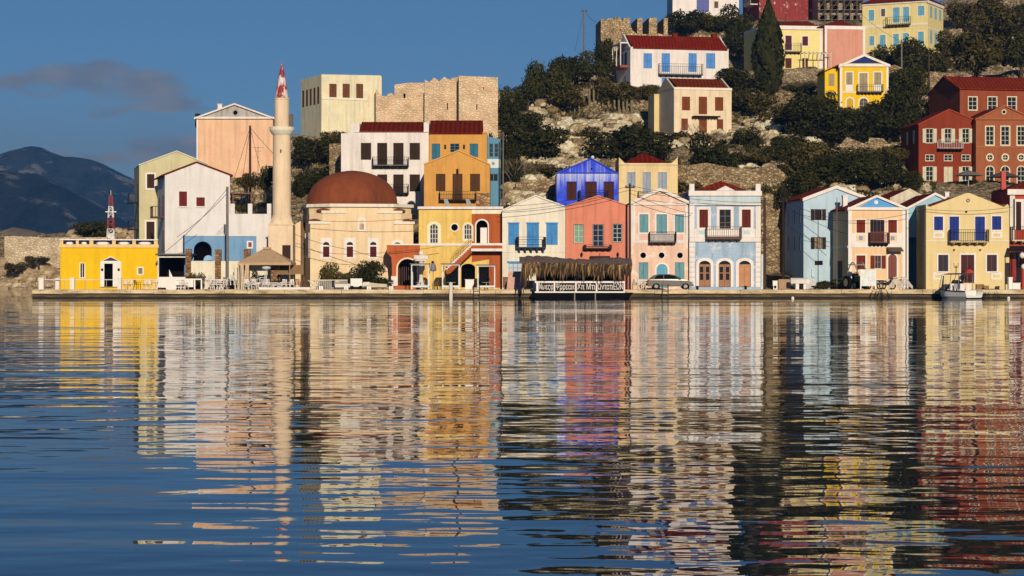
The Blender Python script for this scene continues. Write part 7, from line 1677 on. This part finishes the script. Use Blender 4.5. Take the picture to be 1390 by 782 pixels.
g = empty('red_parasol', on(1316, 225.5), 'red hanging parasol top in the doorway of the pale yellow house', 'parasol'); MB().tube((0, 0, 0), (0, 0, 2.6), .03).build('pole', BLK, g); MB().lathe([(.5, 1.72), (.35, 2.0), (.03, 2.15)], n=8).build('canopy', paint((200, 56, 40), .8), g)
for x, w, h, lab in ((1330, .8, .55, 'brown crate on the quay right of the motor boat'), (1337, .7, .4, 'low brown crate beside the other one right of the motor boat')): q = MB().box(-w / 2, -.25, 0, w / 2, .25, h); [q.box(-w / 2 - .02, -.27, z, w / 2 + .02, -.251, z + .08) for z in (.03, h * .5, h - .1)]; tag(q.build('crate', paint((150, 116, 70), .9), None, loc=on(x, 221.5)), lab, 'crate')
# awning and clutter at right edge
g = empty('shop_awning', on(1382, 226.2), 'dark shop awning with hanging lamps at the right edge', 'awning'); MB().add([(-.9, 2.6, 4.6), (2.6, 2.6, 4.6), (2.6, -.6, 4.0), (-.9, -.6, 4.0), (-.9, 2.6, 4.66), (2.6, 2.6, 4.66), (2.6, -.6, 4.06), (-.9, -.6, 4.06)], [(0, 3, 2, 1), (4, 5, 6, 7), (0, 1, 5, 4), (1, 2, 6, 5), (2, 3, 7, 6), (3, 0, 4, 7)]).build('fabric', paint((40, 36, 38), .9), g)
for u in (-.8, 2.4): MB().tube((u, -.5, 0), (u, -.5, 4.0), .06).build('pole', BLK, g)
MB().ball((.3, -.6, 3.6), .3, 1, 1, 1.1).build('hanging_lamp', WHT, g); MB().ball((.45, -.6, 2.4), .28, 1, 1, 1.1).build('hanging_lamp', WHT, g); MB().box(-.9, 0, .9, -.2, .1, 3.2).build('side_curtain', paint((150, 44, 38), .9), g)
for x, lab in ((1379, 'white box on the ground under the dark shop awning'), (1373.5, 'tall white container at the corner of the pale yellow house')): q = MB().box(-.4, -.3, 0, .4 if x > 1375 else 0, .3, .6 if x > 1375 else 1.2); q.box(-.44, -.34, .6 if x > 1375 else 1.2, .44 if x > 1375 else .04, .34, .68 if x > 1375 else 1.28); tag(q.build('storage_box', WHT, None, loc=on(x, 224)), lab, 'box')
for x, lab in ((946.5, 'small dark bollard left on the quay before the middle arched door'), (1012, 'small dark bollard on the quay before the right arched door'), (1048, 'low flat mooring cleat near the white service cabinet')): q = MB().lathe([(.14, 0), (.12, .2), (.18, .28), (.16, .36), (.001, .38)], n=10); tag(q.build('bollard', BLK, None, True, loc=on(x, 220.6)), lab, 'bollard')
for x0, dx, lab in ((1195, 1.0, 'tangled mooring ropes hanging over the quay below the motorbikes'), (1338, .8, 'dark mooring ropes hanging right of the motor boat')):
    q = MB(); r = random.Random(int(x0))
    for k in range(6): u = r.uniform(-1, 1); w = r.uniform(-1, 1); q.path([Vector((u * .5, .8, .03)), Vector((u, .0, .05)), Vector((u + w * .3, -.12, -.3)), Vector((u + w * .6, -.25, -.8))], .035, 5)
    tag(q.build('mooring_ropes', BLK, None, loc=on(x0, 220.1)), lab, 'ropes')

# ------------------------------------------------------------------ light, sky, camera
SUN_EL, SUN_AZ = 17.0, 9.0
sl = bpy.data.lights.new('sun', 'SUN'); sl.energy = 4.35; sl.angle = R(.53); sl.color = (1.0, .79, .575)
so = bpy.data.objects.new('sun', sl); COL.objects.link(so); tosun = Vector((math.sin(R(SUN_AZ)) * math.cos(R(SUN_EL)), -math.cos(R(SUN_AZ)) * math.cos(R(SUN_EL)), math.sin(R(SUN_EL)))); so.rotation_euler = (-tosun).to_track_quat('-Z', 'Y').to_euler(); so.location = (60, -100, 120)
w = bpy.data.worlds.new('World'); S.world = w; w.use_nodes = True; nt = w.node_tree; nd = nt.nodes; nd.clear()
out = nd.new('ShaderNodeOutputWorld'); bg = nd.new('ShaderNodeBackground'); sky = nd.new('ShaderNodeTexSky'); sky.sky_type = 'NISHITA'; sky.sun_disc = False; sky.sun_elevation = R(SUN_EL); sky.sun_rotation = R(180 - SUN_AZ); sky.air_density = AIR; sky.dust_density = DUST; sky.ozone_density = OZ
bg.inputs['Strength'].default_value = SKY; nt.links.new(bg.outputs[0], out.inputs[0])
tc = nd.new('ShaderNodeTexCoord'); sep = nd.new('ShaderNodeSeparateXYZ'); nt.links.new(tc.outputs['Generated'], sep.inputs[0])
def mth(op, a, b_=None, c=None):
    m = nd.new('ShaderNodeMath'); m.operation = op; m.use_clamp = False
    for i, v in enumerate((a, b_, c)):
        if v is None: continue
        if isinstance(v, (int, float)): m.inputs[i].default_value = v
        else: nt.links.new(v, m.inputs[i])
    return m.outputs[0]
px = mth('DIVIDE', sep.outputs[0], sep.outputs[1]); py = mth('DIVIDE', sep.outputs[2], sep.outputs[1])
cmb = nd.new('ShaderNodeCombineXYZ'); nt.links.new(mth('MULTIPLY', px, 38), cmb.inputs[0]); nt.links.new(mth('MULTIPLY', py, 95), cmb.inputs[1])
nz = nd.new('ShaderNodeTexNoise'); nz.inputs['Scale'].default_value = 1.0; nz.inputs['Detail'].default_value = 7; nz.inputs['Roughness'].default_value = .55; nt.links.new(cmb.outputs[0], nz.inputs['Vector'])
wx = nd.new('ShaderNodeTexNoise'); wx.inputs['Scale'].default_value = .55; wx.inputs['Detail'].default_value = 5; nt.links.new(cmb.outputs[0], wx.inputs['Vector'])
wsp = nd.new('ShaderNodeSeparateColor'); nt.links.new(wx.outputs['Color'], wsp.inputs[0])
qx = mth('MULTIPLY_ADD', mth('SUBTRACT', wsp.outputs[0], .5), .09, px); qy = mth('MULTIPLY_ADD', mth('SUBTRACT', wsp.outputs[1], .5), .028, py)
def blob(cx, cy, rx, ry):
    X = mth('MULTIPLY', mth('SUBTRACT', qx, (cx - CX) / F), F / rx); Y = mth('MULTIPLY', mth('SUBTRACT', qy, (HY - cy) / F), F / ry)
    return mth('SUBTRACT', 1.0, mth('ADD', mth('MULTIPLY', X, X), mth('MULTIPLY', Y, Y)))
dens = None
for a in ((25, 112, 120, 17), (115, 106, 105, 23), (190, 122, 80, 20), (215, 138, 100, 14), (205, 208, 55, 26), (250, 212, 80, 26), (138, 210, 34, 14), (92, 205, 26, 8)):
    d = mth('MAXIMUM', blob(*a), 0.0); dens = d if dens is None else mth('MAXIMUM', dens, d)
cov = nd.new('ShaderNodeMapRange'); cov.interpolation_type = 'SMOOTHSTEP'; cov.inputs['From Min'].default_value = .34; cov.inputs['From Max'].default_value = 1.12; nt.links.new(mth('ADD', mth('MULTIPLY', dens, .75), mth('MULTIPLY', nz.outputs['Fac'], .62)), cov.inputs['Value'])
fac = mth('MULTIPLY', cov.outputs[0], mth('MINIMUM', mth('MULTIPLY', dens, 2.2), .9)); fac = mth('MULTIPLY', fac, mth('GREATER_THAN', sep.outputs[1], 0.0))
veil = mth('MULTIPLY', mth('MULTIPLY', mth('MAXIMUM', blob(60, 215, 420, 95), 0.0), mth('GREATER_THAN', sep.outputs[1], 0.0)), .6); mv = nd.new('ShaderNodeMix'); mv.data_type = 'RGBA'; nt.links.new(veil, mv.inputs[0]); nt.links.new(sky.outputs[0], mv.inputs[6]); mv.inputs[7].default_value = (.125 / SKY, .17 / SKY, .235 / SKY, 1)
mx = nd.new('ShaderNodeMix'); mx.data_type = 'RGBA'; nt.links.new(fac, mx.inputs[0]); nt.links.new(mv.outputs[2], mx.inputs[6])
cr = nd.new('ShaderNodeValToRGB'); cr.color_ramp.elements[0].position = .3; cr.color_ramp.elements[1].position = .75
k = 1.0 / SKY
cr.color_ramp.elements[0].color = (.125 * k, .15 * k, .19 * k, 1); cr.color_ramp.elements[1].color = (.27 * k, .25 * k, .265 * k, 1)
nt.links.new(nz.outputs['Fac'], cr.inputs[0]); nt.links.new(cr.outputs[0], mx.inputs[7]); nt.links.new(mx.outputs[2], bg.inputs['Color'])
# haze
if HAZE:
    q = MB().box(-5600, -40, -9.5, 5600, 5400, 460); hm = bpy.data.materials.new('haze'); hm.use_nodes = True; t = hm.node_tree; t.nodes.clear(); oo = t.nodes.new('ShaderNodeOutputMaterial'); pv = t.nodes.new('ShaderNodeVolumePrincipled'); pv.inputs['Density'].default_value = HAZE; pv.inputs['Color'].default_value = HCOL; pv.inputs['Anisotropy'].default_value = 0.0; t.links.new(pv.outputs[0], oo.inputs['Volume'])
    tag(q.build('haze', hm), 'thin blue sea haze in the air', None, None, 'stuff')
cd = bpy.data.cameras.new('camera'); co = bpy.data.objects.new('camera', cd); COL.objects.link(co); co.location = (0, 0, H); co.rotation_euler = (R(90), 0, 0); cd.sensor_width = 36; cd.lens = F / 1390 * 36; cd.shift_y = -(391 - HY) / 1390; cd.clip_start = .5; cd.clip_end = 30000; S.camera = co
S.view_settings.view_transform = 'Standard'; S.view_settings.look = 'None'; S.view_settings.exposure = EXPO; S.view_settings.gamma = 1; S.view_settings.use_curve_mapping = False
S.render.engine = 'CYCLES'; S.cycles.use_denoising = True; S.cycles.max_bounces = 6; S.cycles.diffuse_bounces = 2; S.cycles.glossy_bounces = 3; S.cycles.transmission_bounces = 4; S.cycles.volume_bounces = 0; S.cycles.transparent_max_bounces = 8; S.cycles.caustics_reflective = False; S.cycles.caustics_refractive = False; S.cycles.sample_clamp_indirect = 8
